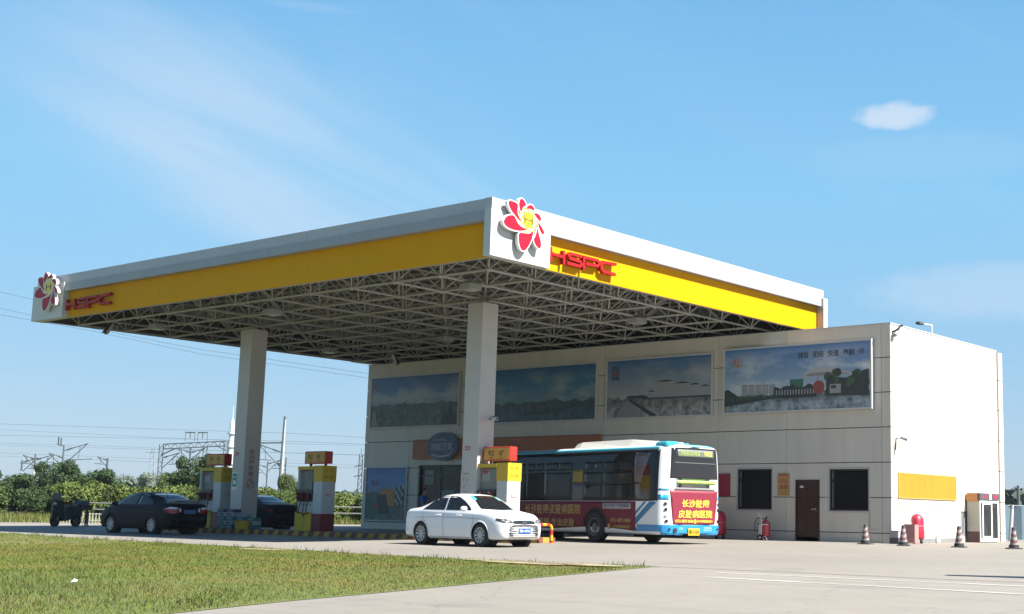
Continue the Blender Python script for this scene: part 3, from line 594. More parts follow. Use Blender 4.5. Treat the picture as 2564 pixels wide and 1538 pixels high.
for i in range(6):
    X0 = a+.3+i*1.7
    for lv in range(4):
        mb.k = 0; mb.box(X0,X0+1.3,1.6,2.1,.15+lv*.45,.19+lv*.45)
        for q in range(9): mb.k = 1+R.randrange(6); mb.box(X0+.03+q*.14,X0+.14+q*.14,1.62,2.05,.19+lv*.45,.19+lv*.45+R.uniform(.12,.34))
mb.build('goods_shelf', [GREY]+[mat('goods_%s' % n_, c_, 0.6) for n_, c_ in zip(['silver','brick','navy','mustard','leaf','white'], cols)], shop)
mb = MB(); mb.box(-23.2,-22.62,.13,.148,2.0,2.62); mb.build('door_notice', mat('poster_pale', (0.25,0.28,0.26), 0.6), sf)
mb = MB(); mb.box(-22.1,-21.3,.13,.148,1.15,1.75); mb.k = 1
for i in range(4): mb.box(-22.05,-21.35,.126,.13,1.22+i*.13,1.26+i*.13)
mb.build('door_poster', [MATS['poster_pale'], mat('poster_lines', (0.15,0.2,0.25), 0.6)], sf)

# fascia band and oval sign over the shop front
t_ = thing('sign_band', 'long orange fascia band above the shop front', 'sign', (-18.3,-.01,3.55))
mb = MB(); mb.rbox(-5.47,5.47,-.16,0,-.43,.42,.03); mb.build('band_box', mat('band_orange', (0.42,0.11,0.03), 0.5, var=0.06), t_)
t_ = thing('oval_sign', 'dark blue oval shop sign with white characters on the orange band', 'sign', (-21.75,-.18,3.65))
mb = MB(); n = 40; mb.prism([(.98*math.cos(2*math.pi*i/n), .62*math.sin(2*math.pi*i/n)) for i in range(n)], (0,0,0), X, Z, .10); mb.build('rim', mat('oval_pale', (0.10,0.16,0.26), 0.4), t_)
mb = MB(); mb.prism([(.93*math.cos(2*math.pi*i/n), .57*math.sin(2*math.pi*i/n)) for i in range(n)], (0,-.101,0), X, Z, .012); mb.build('face', mat('oval_blue', (0.006,0.03,0.13), 0.35), t_)
mb = MB(); text(mb, '湘顺万家', (0,-.114,-.02), X, Z, 1.40, .34, .012); text(mb, 'SHUNXING', (-.15,-.114,.28), X, Z, .8, .11, .012)
mb.prism([(-.7,-.30),(-.1,-.42),(.45,-.36),(.8,-.1),(.5,-.42),(-.05,-.50),(-.5,-.44)], (0,-.114,0), X, Z, .008); mb.build('lettering', mat('letter_pale', (0.38,0.43,0.50), 0.4), t_)

# printed pictures: flat prints in frames
def picture_mat(name, top, mid, low, hz, cl, seed, ground=(.2,.2,.18), sharp=0.06):
    m = mat(name, (1,1,1), 0.35); t = m.node_tree; b = t.nodes['Principled BSDF']; nn_ = t.nodes.new; L = t.links.new
    g = nn_('ShaderNodeTexCoord'); s_ = nn_('ShaderNodeSeparateXYZ'); L(g.outputs['Generated'], s_.inputs[0])
    r = nn_('ShaderNodeValToRGB'); L(s_.outputs[2], r.inputs[0]); e = r.color_ramp.elements
    e[0].position = 0; e[0].color = ground+(1,); e[1].position = 1; e[1].color = top+(1,)
    for p, c_ in ((hz-.02, tuple(v*.8 for v in ground)), (hz+sharp*.3, low), ((hz+1)/2, mid)):
        q = e.new(p); q.color = c_+(1,)
    mp = nn_('ShaderNodeMapping'); mp.inputs['Scale'].default_value = (.55,1,1.2); mp.inputs['Location'].default_value = (seed,0,seed); L(g.outputs['Object'], mp.inputs[0])
    n1 = nn_('ShaderNodeTexNoise'); n1.inputs['Scale'].default_value = .8; n1.inputs['Detail'].default_value = 9; n1.inputs['Roughness'].default_value = .58; L(mp.outputs[0], n1.inputs['Vector'])
    mr = nn_('ShaderNodeMapRange'); mr.inputs['From Min'].default_value = .47; mr.inputs['From Max'].default_value = .60; L(n1.outputs[0], mr.inputs['Value'])
    up = nn_('ShaderNodeMapRange'); up.inputs['From Min'].default_value = hz; up.inputs['From Max'].default_value = hz+.12; L(s_.outputs[2], up.inputs['Value'])
    dn = nn_('ShaderNodeMapRange'); dn.inputs['From Min'].default_value = 1.0; dn.inputs['From Max'].default_value = .62; L(s_.outputs[2], dn.inputs['Value'])
    mu = nn_('ShaderNodeMath'); mu.operation = 'MULTIPLY'; L(mr.outputs[0], mu.inputs[0]); L(up.outputs[0], mu.inputs[1])
    mu2 = nn_('ShaderNodeMath'); mu2.operation = 'MULTIPLY'; L(mu.outputs[0], mu2.inputs[0]); L(dn.outputs[0], mu2.inputs[1])
    x = nn_('ShaderNodeMix'); x.data_type = 'RGBA'; L(mu2.outputs[0], x.inputs['Factor']); L(r.outputs[0], x.inputs['A']); x.inputs['B'].default_value = cl+(1,)
    hl = nn_('ShaderNodeTexNoise'); hl.inputs['Scale'].default_value = 1.0; hl.inputs['Detail'].default_value = 8; hl.inputs['Roughness'].default_value = .65
    mph = nn_('ShaderNodeMapping'); mph.inputs['Scale'].default_value = (1.1,0,.25); mph.inputs['Location'].default_value = (seed*3,0,0); L(g.outputs['Object'], mph.inputs[0]); L(mph.outputs[0], hl.inputs['Vector'])
    hh_ = nn_('ShaderNodeMath'); hh_.operation = 'MULTIPLY_ADD'; L(hl.outputs[0], hh_.inputs[0]); hh_.inputs[1].default_value = .34; hh_.inputs[2].default_value = hz-.13
    df = nn_('ShaderNodeMath'); df.operation = 'SUBTRACT'; L(hh_.outputs[0], df.inputs[0]); L(s_.outputs[2], df.inputs[1])
    tm = nn_('ShaderNodeMapRange'); tm.inputs['From Min'].default_value = 0; tm.inputs['From Max'].default_value = .025; L(df.outputs[0], tm.inputs['Value'])
    tm2 = nn_('ShaderNodeMapRange'); tm2.inputs['From Min'].default_value = hz-.12; tm2.inputs['From Max'].default_value = hz-.03; L(s_.outputs[2], tm2.inputs['Value'])
    tmm = nn_('ShaderNodeMath'); tmm.operation = 'MULTIPLY'; L(tm.outputs[0], tmm.inputs[0]); L(tm2.outputs[0], tmm.inputs[1])
    tx = nn_('ShaderNodeMix'); tx.data_type = 'RGBA'; L(tmm.outputs[0], tx.inputs['Factor']); L(x.outputs['Result'], tx.inputs['A']); tx.inputs['B'].default_value = tuple(v*.45+.012 for v in ground)+(1,); x = tx
    n3 = nn_('ShaderNodeTexNoise'); n3.inputs['Scale'].default_value = 3.2; n3.inputs['Roughness'].default_value = .7; n3.inputs['Detail'].default_value = 6; L(g.outputs['Object'], n3.inputs['Vector'])
    lo = nn_('ShaderNodeMapRange'); lo.inputs['From Min'].default_value = .35; lo.inputs['From Max'].default_value = .65; lo.inputs['To Min'].default_value = .35; lo.inputs['To Max'].default_value = 1.7; L(n3.outputs[0], lo.inputs['Value'])
    iv = nn_('ShaderNodeMath'); iv.operation = 'SUBTRACT'; iv.inputs[0].default_value = 1; L(up.outputs[0], iv.inputs[1])
    bl = nn_('ShaderNodeMix'); L(iv.outputs[0], bl.inputs['Factor']); bl.inputs['A'].default_value = 1; L(lo.outputs[0], bl.inputs['B'])
    vm = nn_('ShaderNodeVectorMath'); vm.operation = 'SCALE'; L(x.outputs['Result'], vm.inputs[0]); L(bl.outputs['Result'], vm.inputs['Scale']); L(vm.outputs[0], b.inputs['Base Color'])
    return m
FRM = mat('poster_frame', (0.60,0.60,0.57), 0.4)
def billboard(label, a, b_, c, d_, pm, yy=-.02, fw_=.06, dep=.07):
    t_ = thing('wall_poster', label, 'poster', ((a+b_)/2, yy, (c+d_)/2), 0, 'pictures on the shop front')
    W_, H_ = (b_-a)/2, (d_-c)/2
    mb = MB(); mb.box(-W_,-W_+fw_,-dep,0,-H_,H_); mb.box(W_-fw_,W_,-dep,0,-H_,H_); mb.box(-W_+fw_,W_-fw_,-dep,0,-H_,-H_+fw_); mb.box(-W_+fw_,W_-fw_,-dep,0,H_-fw_,H_); mb.build('frame', FRM, t_)
    mb = MB(); mb.box(-W_+fw_,W_-fw_,-dep+.03,-.005,-H_+fw_,H_-fw_); mb.build('picture', pm, t_)
    return t_, -dep+.03, W_-fw_, H_-fw_
INK = [mat('print_green', (0.05,0.10,0.05), .5, var=.3, vscale=4), mat('print_tank', (0.33,0.33,0.34), .5, var=.05), mat('print_dark', (0.035,0.045,0.05), .5), mat('print_road', (0.26,0.25,0.25), .5), mat('print_red', (0.28,0.07,0.06), .5), mat('print_orange', (0.55,0.22,0.04), .5), mat('print_blue', (0.05,0.12,0.22), .5), mat('print_teal', (0.05,0.16,0.12), .5), mat('print_white', (0.45,0.45,0.44), .5)]
def ridge(W_, zb2, base, amp, seed, n=26):
    r_ = random.Random(seed); return [(-W_, zb2)] + [(-W_+2*W_*i/n, base+amp*(math.sin(i*.5+seed)+.6*math.sin(i*1.3+2*seed)+r_.uniform(-.5,.5))) for i in range(n+1)][::1] + [(W_, zb2)]
def pr(mb, poly, yy, k): mb.prism(poly, (0,yy,0), X, Z, .003, k)
def circ(cx_, cz_, r_, n=16): return [(cx_+r_*math.cos(2*math.pi*i/n), cz_+r_*math.sin(2*math.pi*i/n)) for i in range(n)]
def rect(a,b_,c,d_): return [(a,c),(b_,c),(b_,d_),(a,d_)]
def mini_emblem(mb, yy, cx_, cz_, s_, k=4):
    for p in PET: pr(mb, [(cx_+x_*s_, cz_+z__*s_) for x_, z__ in p], yy, k)
    pr(mb, circ(cx_, cz_, .17*s_), yy-.001, 5)
t_, fy, W_, H_ = billboard('wide city landscape poster at the far end of the wall, left of the near column', -26.87,-21.01,4.54,6.93, picture_mat('pic_city', (.02,.07,.22),(.05,.14,.28),(.16,.22,.22),.42,(.28,.30,.30),3.1,(.05,.07,.05)))
mb = MB()
for i in range(90):
    xx = R.uniform(-W_+.1,W_-.2); zz = R.uniform(-H_+.08,-.42); w5 = R.uniform(.03,.10); pr(mb, rect(xx,xx+w5,zz,zz+R.uniform(.03,.14)), fy-.001-.00002*i, R.choice([0,2,2,7,3]))
for i in range(14): xx = W_-.1-R.uniform(0,1.0)*.9; pr(mb, [(xx-.08,-H_+.02),(xx+.08,-H_+.02),(xx,-.35+R.uniform(-.35,.25))], fy-.0032-.00003*i, 2)
pr(mb, [(-W_+.02,-H_+.02),(-W_+.5,-H_+.02),(-W_+.28,-.35),(-W_+.18,-.35)], fy-.004, 3); mini_emblem(mb, fy-.001, -W_+.38, H_-.40, .25); mb.build('print_detail', INK, t_)
t_, fy, W_, H_ = billboard('deep blue sea and cloud poster beside the near column', -20.2,-13.14,4.54,6.90, picture_mat('pic_sea', (.008,.08,.20),(.02,.14,.26),(.10,.18,.20),.33,(.22,.28,.27),8.4,(.02,.05,.08)))
mb = MB(); pr(mb, [(-.5,-.78),(W_-.02,-.45),(W_-.02,-.52),(.3,-.84),(-.6,-.86)], fy-.001, 2); pr(mb, rect(.1,.16,-1.05,-.55), fy-.002, 2); mb.build('print_detail', INK, t_)
t_, fy, W_, H_ = billboard('storage tank poster with a small red emblem, between the sea poster and the station poster', -12.66,-7.43,4.54,6.93, picture_mat('pic_tanks', (.02,.10,.24),(.14,.20,.26),(.30,.29,.28),.30,(.30,.31,.32),5.5,(.23,.22,.21)))
mb = MB(); pr(mb, ridge(W_*.6,-.40,-.30,.02,6), fy, 2)
for a_, b2, hh in ((-.5,-.1,.25),(-.12,.85,.62),(.75,1.6,.52),(1.5,2.05,.44),(2.0,2.5,.36)): pr(mb, rect(a_,b2,-.42,-.42+hh), fy-.001-.0008*b2, 1); pr(mb, [(a_,-.42+hh),(b2,-.42+hh),((a_+b2)/2,-.42+hh+.07)], fy-.0015-.0008*b2, 2)
pr(mb, rect(-.8,W_-.03,-.46,-.40), fy-.005, 2); pr(mb, [(-2.1,-H_+.03),(-1.5,-.42),(-1.42,-.42),(-.7,-H_+.03)], fy-.001, 3); pr(mb, [(-1.52,-.44),(-1.30,-.44),(.0,-H_+.03),(-.35,-H_+.03)], fy-.004, 2)
pr(mb, rect(-W_+.22,-W_+.62,H_-.78,H_-.2), fy-.001, 6); mini_emblem(mb, fy-.004, -W_+.42, H_-.48, .22); mb.build('print_detail', INK, t_)
t_, fy, W_, H_ = billboard('filling station poster with brushed characters in blue sky, nearest the sunlit end wall', -6.88,-.63,4.56,7.0, picture_mat('pic_station', (.04,.14,.34),(.16,.26,.38),(.36,.40,.44),.24,(.50,.52,.54),1.9,(.20,.24,.26)), dep=.16)
mb = MB(); mini_emblem(mb, fy-.001, -W_+.62, H_-.46, .27, 5)
for i in range(5): pr(mb, rect(-2.3+i*.3,-2.03+i*.3,-.55,-.18-.01*i), fy-.001, 1); pr(mb, rect(-2.3+i*.3,-2.03+i*.3,-.18-.01*i,-.165-.01*i), fy-.0015, 2)
pr(mb, [(-W_,-.35),(-W_+.15,-.3),(-2.4,-.62),(-.8,-.60),(-.8,-.70),(-W_,-.95)], fy-.004, 2)
pr(mb, rect(-.85,.9,-.65,-.36), fy-.001, 7); pr(mb, rect(-.2,.35,-.36,-.05), fy-.001, 7)
for i in range(14): pr(mb, rect(-.8+i*.12,-.75+i*.12,-.60,-.42), fy-.0045, 1)
pr(mb, [(.35,.12),(.45,.20),(1.0,.32),(1.5,.30),(2.3,.08),(2.3,.02),(.35,.0)], fy-.006, 8); pr(mb, rect(.92,.98,-.4,.05), fy-.005, 1); pr(mb, circ(1.0,-.38,.24), fy-.007, 4)
pr(mb, [(1.3,-.7),(1.3,-.2),(1.7,-.05),(2.1,-.1),(2.4,.0),(2.75,.12),(3.0,.18),(3.0,-.75)], fy-.008, 2)
pr(mb, ridge(.9,-.72,-.3,.05,9), fy-.003, 2)
for i in range(26): pr(mb, circ(R.uniform(1.35,2.95), R.uniform(-.62,.12), R.uniform(.08,.20), 9), fy-.0085-.00004*i, R.choice([2,0,2,0]))
for i in range(12): pr(mb, circ(-2.9+.19*i+R.uniform(-.05,.05), -.66+R.uniform(-.03,.04), R.uniform(.05,.09), 8), fy-.0052, 0)
pr(mb, [(.45,.05),(.6,.12),(1.4,.16),(2.2,.06),(2.2,.04),(.5,.02)], fy-.0066, 3)
pr(mb, rect(1.45,1.9,-.62,-.30), fy-.0098, 1); pr(mb, rect(1.5,1.7,-.45,-.34), fy-.0102, 2)
for i, wd_ in enumerate(('诚信','团结','快速','奉献')): text(mb, wd_, (.35+i*.62,fy-.002,.80), X, Z, .44, .24, .004, 2)
text(mb, '石化', (2.72,fy-.002,.82), X, Z, .2, .2, .004, 2); mb.build('print_detail', INK, t_)
t_, fy, W_, H_ = billboard('tall blue advertising poster with checkered flag beside the shop door', -26.92,-24.15,.35,2.80, picture_mat('pic_advert', (.01,.07,.26),(.03,.14,.36),(.08,.17,.24),.50,(.05,.2,.4),2.2,(.07,.10,.10)), fw_=.05)
mb = MB(); pr(mb, [(-W_,-.1),(-.5,-.3),(-.1,-.9),(-W_,-1.0)], fy-.001, 7); pr(mb, [(-.35,.22),(.55,.22),(.6,-.55),(-.2,-.55)], fy-.002, 5); pr(mb, [(-.95,-.45),(-.5,-.35),(-.3,-.65),(-.95,-.7)], fy-.006, 4)
pr(mb, [(-.6,-.1),(.0,.0),(.3,-.9),(-.35,-.85)], fy-.010, 2); text(mb, '加油', (-.78,fy-.002,.50), X, Z, .42, .24, .004, 4)
for i in range(4):
    for j in range(5): pr(mb, rect(.62+i*.13+j*.02,.62+(i+1)*.13+j*.02,-.55+j*.17+i*.03,-.38+j*.17+i*.03), fy-.012, 8 if (i+j)%2 else 2)
mb.build('print_detail', INK, t_)
t_ = thing('notice_poster', 'small orange notice poster on the wall left of the brown door', 'poster', (-4.30,-.005,1.98))
mb = MB(); mb.box(-.25,.25,-.02,0,-.40,.40); mb.build('sheet', mat('notice_orange', (0.52,0.30,0.10), 0.5, var=.15, vscale=3), t_)
mb = MB(); mb.prism(rect(-.20,.20,.30,.36), (0,-.021,0), X, Z, .002); text(mb, '加油', (-.0,-.021,.12), X, Z, .34, .16, .003); mb.prism(circ(-.08,-.10,.08), (0,-.021,0), X, Z, .002); mb.prism(circ(.10,-.09,.09), (0,-.0215,0), X, Z, .002); mb.k = 1
for i in range(3): mb.prism(rect(-.18,.18,-.25-i*.05,-.23-i*.05), (0,-.021,0), X, Z, .002)
mb.build('lettering', [mat('notice_red', (0.45,0.10,0.08), .5), mat('notice_gold', (0.45,0.25,0.03), .5)], t_)
t_ = thing('wall_sign', 'plain dark red sign on the wall beside the bus tail', 'sign', (-6.88,-.005,1.96))
mb = MB(); mb.box(-.26,.26,-.03,0,-.41,.41); mb.k = 1; mb.box(-.27,.27,-.032,0,.411,.425); mb.build('board', [mat('sign_maroon', (0.33,0.02,0.05), .4), GREY], t_)
t_ = thing('yellow_board', 'wide yellow board on the sunlit white end wall', 'board', (.005,2.755,1.965), math.pi/2)
mb = MB(); 
for i in range(9): mb.box(-2.26+i*.5025,-2.26+(i+1)*.5025-.006,-.03,0,-.41,.41)
mb.build('panel', mat('board_yellow', (0.50,0.235,0.008), .6, var=.05, vscale=1.2), t_)
mb = MB(); mb.box(-2.29,2.29,-.036,0,.412,.44); mb.box(-2.29,2.29,-.036,0,-.44,-.412); mb.box(-2.29,-2.262,-.036,0,-.41,.41); mb.box(2.264,2.29,-.036,0,-.41,.41); mb.build('edging', mat('board_edge', (0.60,0.38,0.10), .5), t_)
# fittings on the building
t_ = thing('roof_floodlight', 'thin white mast with a flood lamp rising above the roof edge', 'light', (-.12,3.5,7.0))
mb = MB(); mb.tube((0,0,0),(0,0,.90),.028,8); mb.tube((0,0,.88),(-.1,-.62,.88),.022,8); mb.build('mast', WPAINT, t_)
mb = MB(); mb.rbox(-.20,.0,-.95,-.60,.82,.91,.03); mb.build('lamp_head', DGREY, t_)
t_ = thing('corner_spotlight', 'spotlight with black arm fixed at the top corner of the end wall', 'light', (.0,.12,7.2))
mb = MB(); mb.path([(.0,.02,.02),(.10,.06,.05),(.13,.22,.14),(.12,.42,.26),(.10,.62,.31)],.035,8); mb.build('arm', BLACK, t_)
mb = MB(); mb.M = Matrix.Translation((.06,.02,-.02)) @ Matrix.Rotation(.6,4,'X'); mb.rbox(-.02,.14,-.12,.12,-.10,.02,.03); mb.build('lamp_head', GREY, t_)
camera_unit('security_camera', 'white camera on an arm on the sunlit end wall', (.03,.35,3.55), math.radians(85), .8, 0.3)
mb = MB(); mb.tube((.02,.33,3.5),(.02,.30,3.15),.03,8); o = mb.build('cable_box', GREY); o.parent = bpy.data.objects['security_camera.003']; o.matrix_parent_inverse = (Matrix.Translation((.03,.35,3.55)) @ Matrix.Rotation(math.radians(85),4,'Z')).inverted()
# ------------------------------------------------------------------ pump island
isl = thing('pump_island', 'long raised fuel pump island with red and yellow striped kerb', 'island', (-16.35,-10.25,0))
ix0, ix1, iy0, iy1 = -26.0, -6.7, -11.1, -9.4; zt_i = gz(-10.2)+.16
mb = MB(); mb.M = Matrix.Translation((16.35,10.25,0)); r_ = .25
def rr_(e, n=6):
    q = []
    for cx_, cy_, a0 in ((ix1-r_-e,iy1-r_-e,0),(ix0+r_+e,iy1-r_-e,90),(ix0+r_+e,iy0+r_+e,180),(ix1-r_-e,iy0+r_+e,270)):
        q += [(cx_+r_*math.cos(math.radians(a0+90*i/n)), cy_+r_*math.sin(math.radians(a0+90*i/n))) for i in range(n+1)]
    return q
mb.prism(rr_(.14), (0,0,-.12), X, Y, zt_i+.12-.004); mb.build('deck', mat('island_deck', (0.17,0.16,0.15), 0.8, var=.15), isl)
mb = MB(); mb.M = Matrix.Translation((16.35,10.25,0)); sgn = [0]
def kerbseg(xa, ya, xb, yb, nx_, ny_, k):
    s_ = .10
    mb.add([(xa,ya,-.11),(xb,yb,-.11),(xb+s_,yb,zt_i),(xa+s_,ya,zt_i),(xa+nx_*.15,ya+ny_*.15,-.11),(xb+nx_*.15,yb+ny_*.15,-.11),(xb+s_+nx_*.15,yb+ny_*.15,zt_i),(xa+s_+nx_*.15,ya+ny_*.15,zt_i)],
           [(0,1,2,3),(4,7,6,5),(3,2,6,7),(0,3,7,4),(1,5,6,2)], k)
n = int((ix1-ix0)/.28)
for i in range(n):
    xa = ix0+.05+(ix1-ix0-.2)*i/n; xb = ix0+.05+(ix1-ix0-.2)*(i+1)/n; kerbseg(xa,iy0,xb,iy0,0,1,i%2); kerbseg(xb,iy1,xa,iy1,0,-1,i%2)
for i in range(6):
    ya = iy0+.02+(iy1-iy0-.04)*i/6; yb = iy0+.02+(iy1-iy0-.04)*(i+1)/6
    mb.box(ix1-.14,ix1-.02,ya,yb,-.11,zt_i+.002,i%2); mb.box(ix0+.0,ix0+.12,ya,yb,-.11,zt_i+.002,i%2)
mb.build('striped_kerb', [mat('kerb_yellow', (0.42,0.27,0.04), 0.7, var=.3, vscale=3), mat('kerb_red', (0.20,0.055,0.035), 0.7, var=.3, vscale=3)], isl)
# dispensers
def hose(mb, a, b_, sag, r=.018, n=14, side=0):
    a, b_ = Vector(a), Vector(b_); pts = []
    for i in range(n+1):
        t_ = i/n; p = a.lerp(b_, t_); p.z -= sag*4*t_*(1-t_); p.y -= side*math.sin(math.pi*t_); pts.append(p)
    mb.path(pts, r, 6)
PD = mat('pump_dark', (0.02,0.02,0.022), 0.4); PW = mat('pump_white', (0.55,0.56,0.55), 0.35); PG = mat('pump_grey', (0.22,0.22,0.20), 0.5)
def pump(label, x, txt, gap=False):
    D_ = thing('fuel_dispenser', label, 'fuel dispenser', (x,-10.2,zt_i), 0, 'fuel dispensers on the island')
    W_, h = .68, .3
    mb = MB(); mb.k = 0; mb.rbox(.20,W_,-h,h,0.02,2.28,.02); mb.k = 1; mb.box(.195,W_+.006,-h-.006,h+.006,1.72,2.285); mb.k = 2; mb.box(.195,W_+.006,-h-.006,h+.006,.0,.60)
    o = mb.build('side_column', [PW, YELP, mat('pump_maroon', (0.20,0.02,0.03), .4)], D_)
    mb = MB(); mb.box(W_+.006,W_+.012,-.12,.12,1.22,1.29); mb.k = 1; mb.box(W_+.012,W_+.014,-.10,.10,1.235,1.275); mb.build('price_label', [mat('label_orange', (0.6,0.12,0.06), .5), PW], o)
    mb = MB()
    for i, (a_, b_) in enumerate(((.09,2.12),(-.13,2.12),(.09,1.88),(-.13,1.88))):
        text(mb, ['汽油','95','柴油','0'][i], (W_+.0065,a_,b_), Y, Z, .15, .09, .003)
    mb.build('lettering', mat('olive_print', (0.30,0.20,0.01), .5), o)
    mb = MB(); mb.box(-W_,.195,-h-.02,h+.02,2.14,2.26); mb.box(-W_,-W_+.07,-h,h,1.45,2.14,1); mb.build('header_beam', [YELP, PW], D_)
    mb = MB(); mb.box(-W_+.1,.02 if gap else .12,-h+.10,h-.10,1.45,2.12); mb.build('display_panel', PG, D_)
    mb = MB(); mb.box(-W_+.16,-.15,-h+.085,-h+.10,1.72,2.0); mb.build('display_screen', mat('lcd', (0.30,0.30,0.27), .3) if not gap else PG, D_)
    if not gap:
        mb = MB(); mb.box(-W_+.22,-.30,-h+.07,-h+.084,1.95,2.06); mb.build('red_label', mat('label_red2', (0.4,0.04,0.04), .5), D_)
    mb = MB(); mb.box(-W_+.02,.18,-h-.02,h+.02,1.02,1.44); mb.k = 1; mb.box(-W_+.05,.15,-h-.024,-h-.02,1.06,1.40); 
    hb = mb.build('nozzle_box', [PD, BLACK], D_)
    for i in range(4):
        xx = -W_+.14+i*.19; mb = MB(); mb.M = Matrix.Translation((xx,-h-.06,1.20)) @ Matrix.Rotation(.25,4,'X')
        mb.rbox(-.03,.03,-.045,.045,-.10,.10,.012); mb.path([(0,0,.08),(0,-.03,.16),(0,-.10,.17)], .014, 6); mb.path([(0,-.04,-.08),(0,-.09,-.02),(0,-.08,.06)], .01, 6)
        mb.build('nozzle', [mat('nozzle_red', (0.30,0.03,0.04), .5) if i % 2 else PD], D_)
        mb = MB(); hose(mb, (xx,-h-.05,1.10), (xx+R.uniform(-.06,.1),-h-.04,.62), R.uniform(.12,.30), side=.10); mb.build('hose', DARK, D_)
    mb = MB(); mb.box(-W_+.05,.18,-h+.02,h-.02,.66,1.015); mb.k = 1
    for i in range(5): mb.box(-W_+.15+i*.14,-W_+.21+i*.14,-h+.016,-h+.02,.88,.94)
    mb.build('keypad_panel', [PW, PG], D_)
    mb = MB(); mb.rbox(-W_-.04,.19,-h-.03,h+.03,0,.655,.02); mb.k = 1; mb.box(-.22,-.205,-h-.034,-h-.03,.03,.62); mb.build('lower_cabinet', [YELP, PD], D_)
    if gap:
        mb = MB()
        for i in range(3): mb.path([(.05+i*.055,-.05,1.44),(.055+i*.055,-.05,1.8),(.075+i*.055,-.05,2.13)], .011, 6)
        mb.build('hose_mast', PW, D_)
    sx0, sx1 = -.54, .62
    mb = MB(); mb.rbox(sx0,sx1,-.17,.17,2.36,2.80,.02); mb.box(-.4,-.34,-.04,.04,2.26,2.36); mb.box(.42,.48,-.04,.04,2.26,2.36)
    sg = mb.build('sign_box', mat('sign_red', (0.45,0.03,0.02), 0.4), D_)
    mb = MB(); mb.box(sx0+.04,sx1-.04,-.178,-.17,2.40,2.76); mb.box(sx0+.04,sx1-.04,.17,.178,2.40,2.76); mb.build('sign_face', mat('sign_amber', (0.66,0.33,0.04), .45), sg)
    mb = MB(); text(mb, txt[0], (-.20,-.179,2.60), X, Z, .26, .17, .003); text(mb, txt[1], (.25,-.179,2.60), X, Z, .20, .17, .003); text(mb, '汽油', (-.20,-.179,2.45), X, Z, .14, .045, .003); text(mb, '柴油', (.25,-.179,2.45), X, Z, .14, .045, .003)
    mb.build('sign_lettering', mat('sign_print', (0.05,0.03,0.005), .5), sg)
    return D_
pump('fuel dispenser with 92 and 0 sign behind the white car', -8.48, ('92',"0'"))
pump('shaded fuel dispenser standing alone between the two columns', -17.48, ('92','95'), True)
pump('shaded fuel dispenser just before the far column, behind the dark car', -23.45, ('95','92'))
# guard rail at the island's end
g_ = thing('guard_rail', 'red and yellow striped pipe guard at the island end', 'guard rail', (-6.28,-10.7,gz(-10.7)))
mb = MB(); pts = [(0,-.62,0),(0,-.62,.42)]+[(0,-.62+.14*(1-math.cos(a)),.42+.14*math.sin(a)) for a in [math.pi/2*i/6 for i in range(1,7)]]+[(0,.48,.56)]+[(0,.48+.14*math.sin(a),.42+.14*math.cos(a)) for a in [math.pi/2*i/6 for i in range(1,7)]]+[(0,.62,0)]
dense = []; 
for a_, b_ in zip(pts, pts[1:]):
    a_, b_ = Vector(a_), Vector(b_); nn2 = max(1, int((b_-a_).length/.02)); dense += [a_.lerp(b_, i/nn2) for i in range(nn2)]
dense.append(Vector(pts[-1])); acc = 0; seg = [dense[0]]; k_ = 0
for a_, b_ in zip(dense, dense[1:]):
    acc += (b_-a_).length; seg.append(b_)
    if acc > .155: mb.path(seg, .048, 10, k_ % 2); seg = [b_]; acc = 0; k_ += 1
if len(seg) > 1: mb.path(seg, .048, 10, k_ % 2)
mb.tube((0,-.62,0),(0,-.62,.012),.08,10,k=0); mb.tube((0,.62,0),(0,.62,.012),.08,10,k=0)
mb.build('striped_pipe', [YELP, RED], g_, True)
# goods stacked round the foot of the far column
CT = mat('carton_teal', (0.04,0.17,0.17), .6, var=.15, vscale=5); CWt = mat('carton_white', (0.33,0.37,0.37), .6, var=.15, vscale=5); CN = mat('carton_navy', (0.04,0.05,0.09), .6)
kk = 0
for row, (bx, by, n_) in enumerate(((-21.95,-10.78,5),(-21.43,-10.82,5),(-20.92,-10.70,4),(-20.42,-10.62,3))):
    z_ = zt_i
    for j in range(n_):
        hh = .15 if j < n_-1 else .12; side = ['leftmost','second','third','last'][row]; lev = ['bottom','second','third','fourth','fifth'][j]
        o = thing('oil_carton', '%s carton from the ground in the %s stack at the far column foot' % (lev, side), 'carton', (bx+R.uniform(-.02,.02),by+R.uniform(-.02,.02),z_), R.uniform(-.05,.05), 'cartons stacked at the column')
        cm = [CT,CWt,CT,CWt,CN][j] if (row % 2 == 0 or j > 2) else [CT,CWt,CT,CWt,CN][j]
        mb = MB(); mb.rbox(-.24,.24,-.16,.16,0,hh-.008,.008); mb.build('box', cm, o)
        mb = MB(); mb.box(-.12,.14,-.166,-.161,.04,hh-.05); mb.build('label_print', CWt if cm is not CWt else CT, o); z_ += hh
o = thing('sand_tub', 'yellow plastic tub on the island in front of the carton stacks', 'tub', (-20.55,-10.98+.05,zt_i)); mb = MB()
mb.prism([(-.24,0),(.24,0),(.30,.26),(-.30,.26)], (0,-.0,0), X, Z, .20); mb.build('body', YELP, o); mb = MB(); mb.box(-.32,.32,-.225,.025,.262,.30); mb.build('lid', mat('tub_lid', (0.65,0.40,0.02), .4), o)
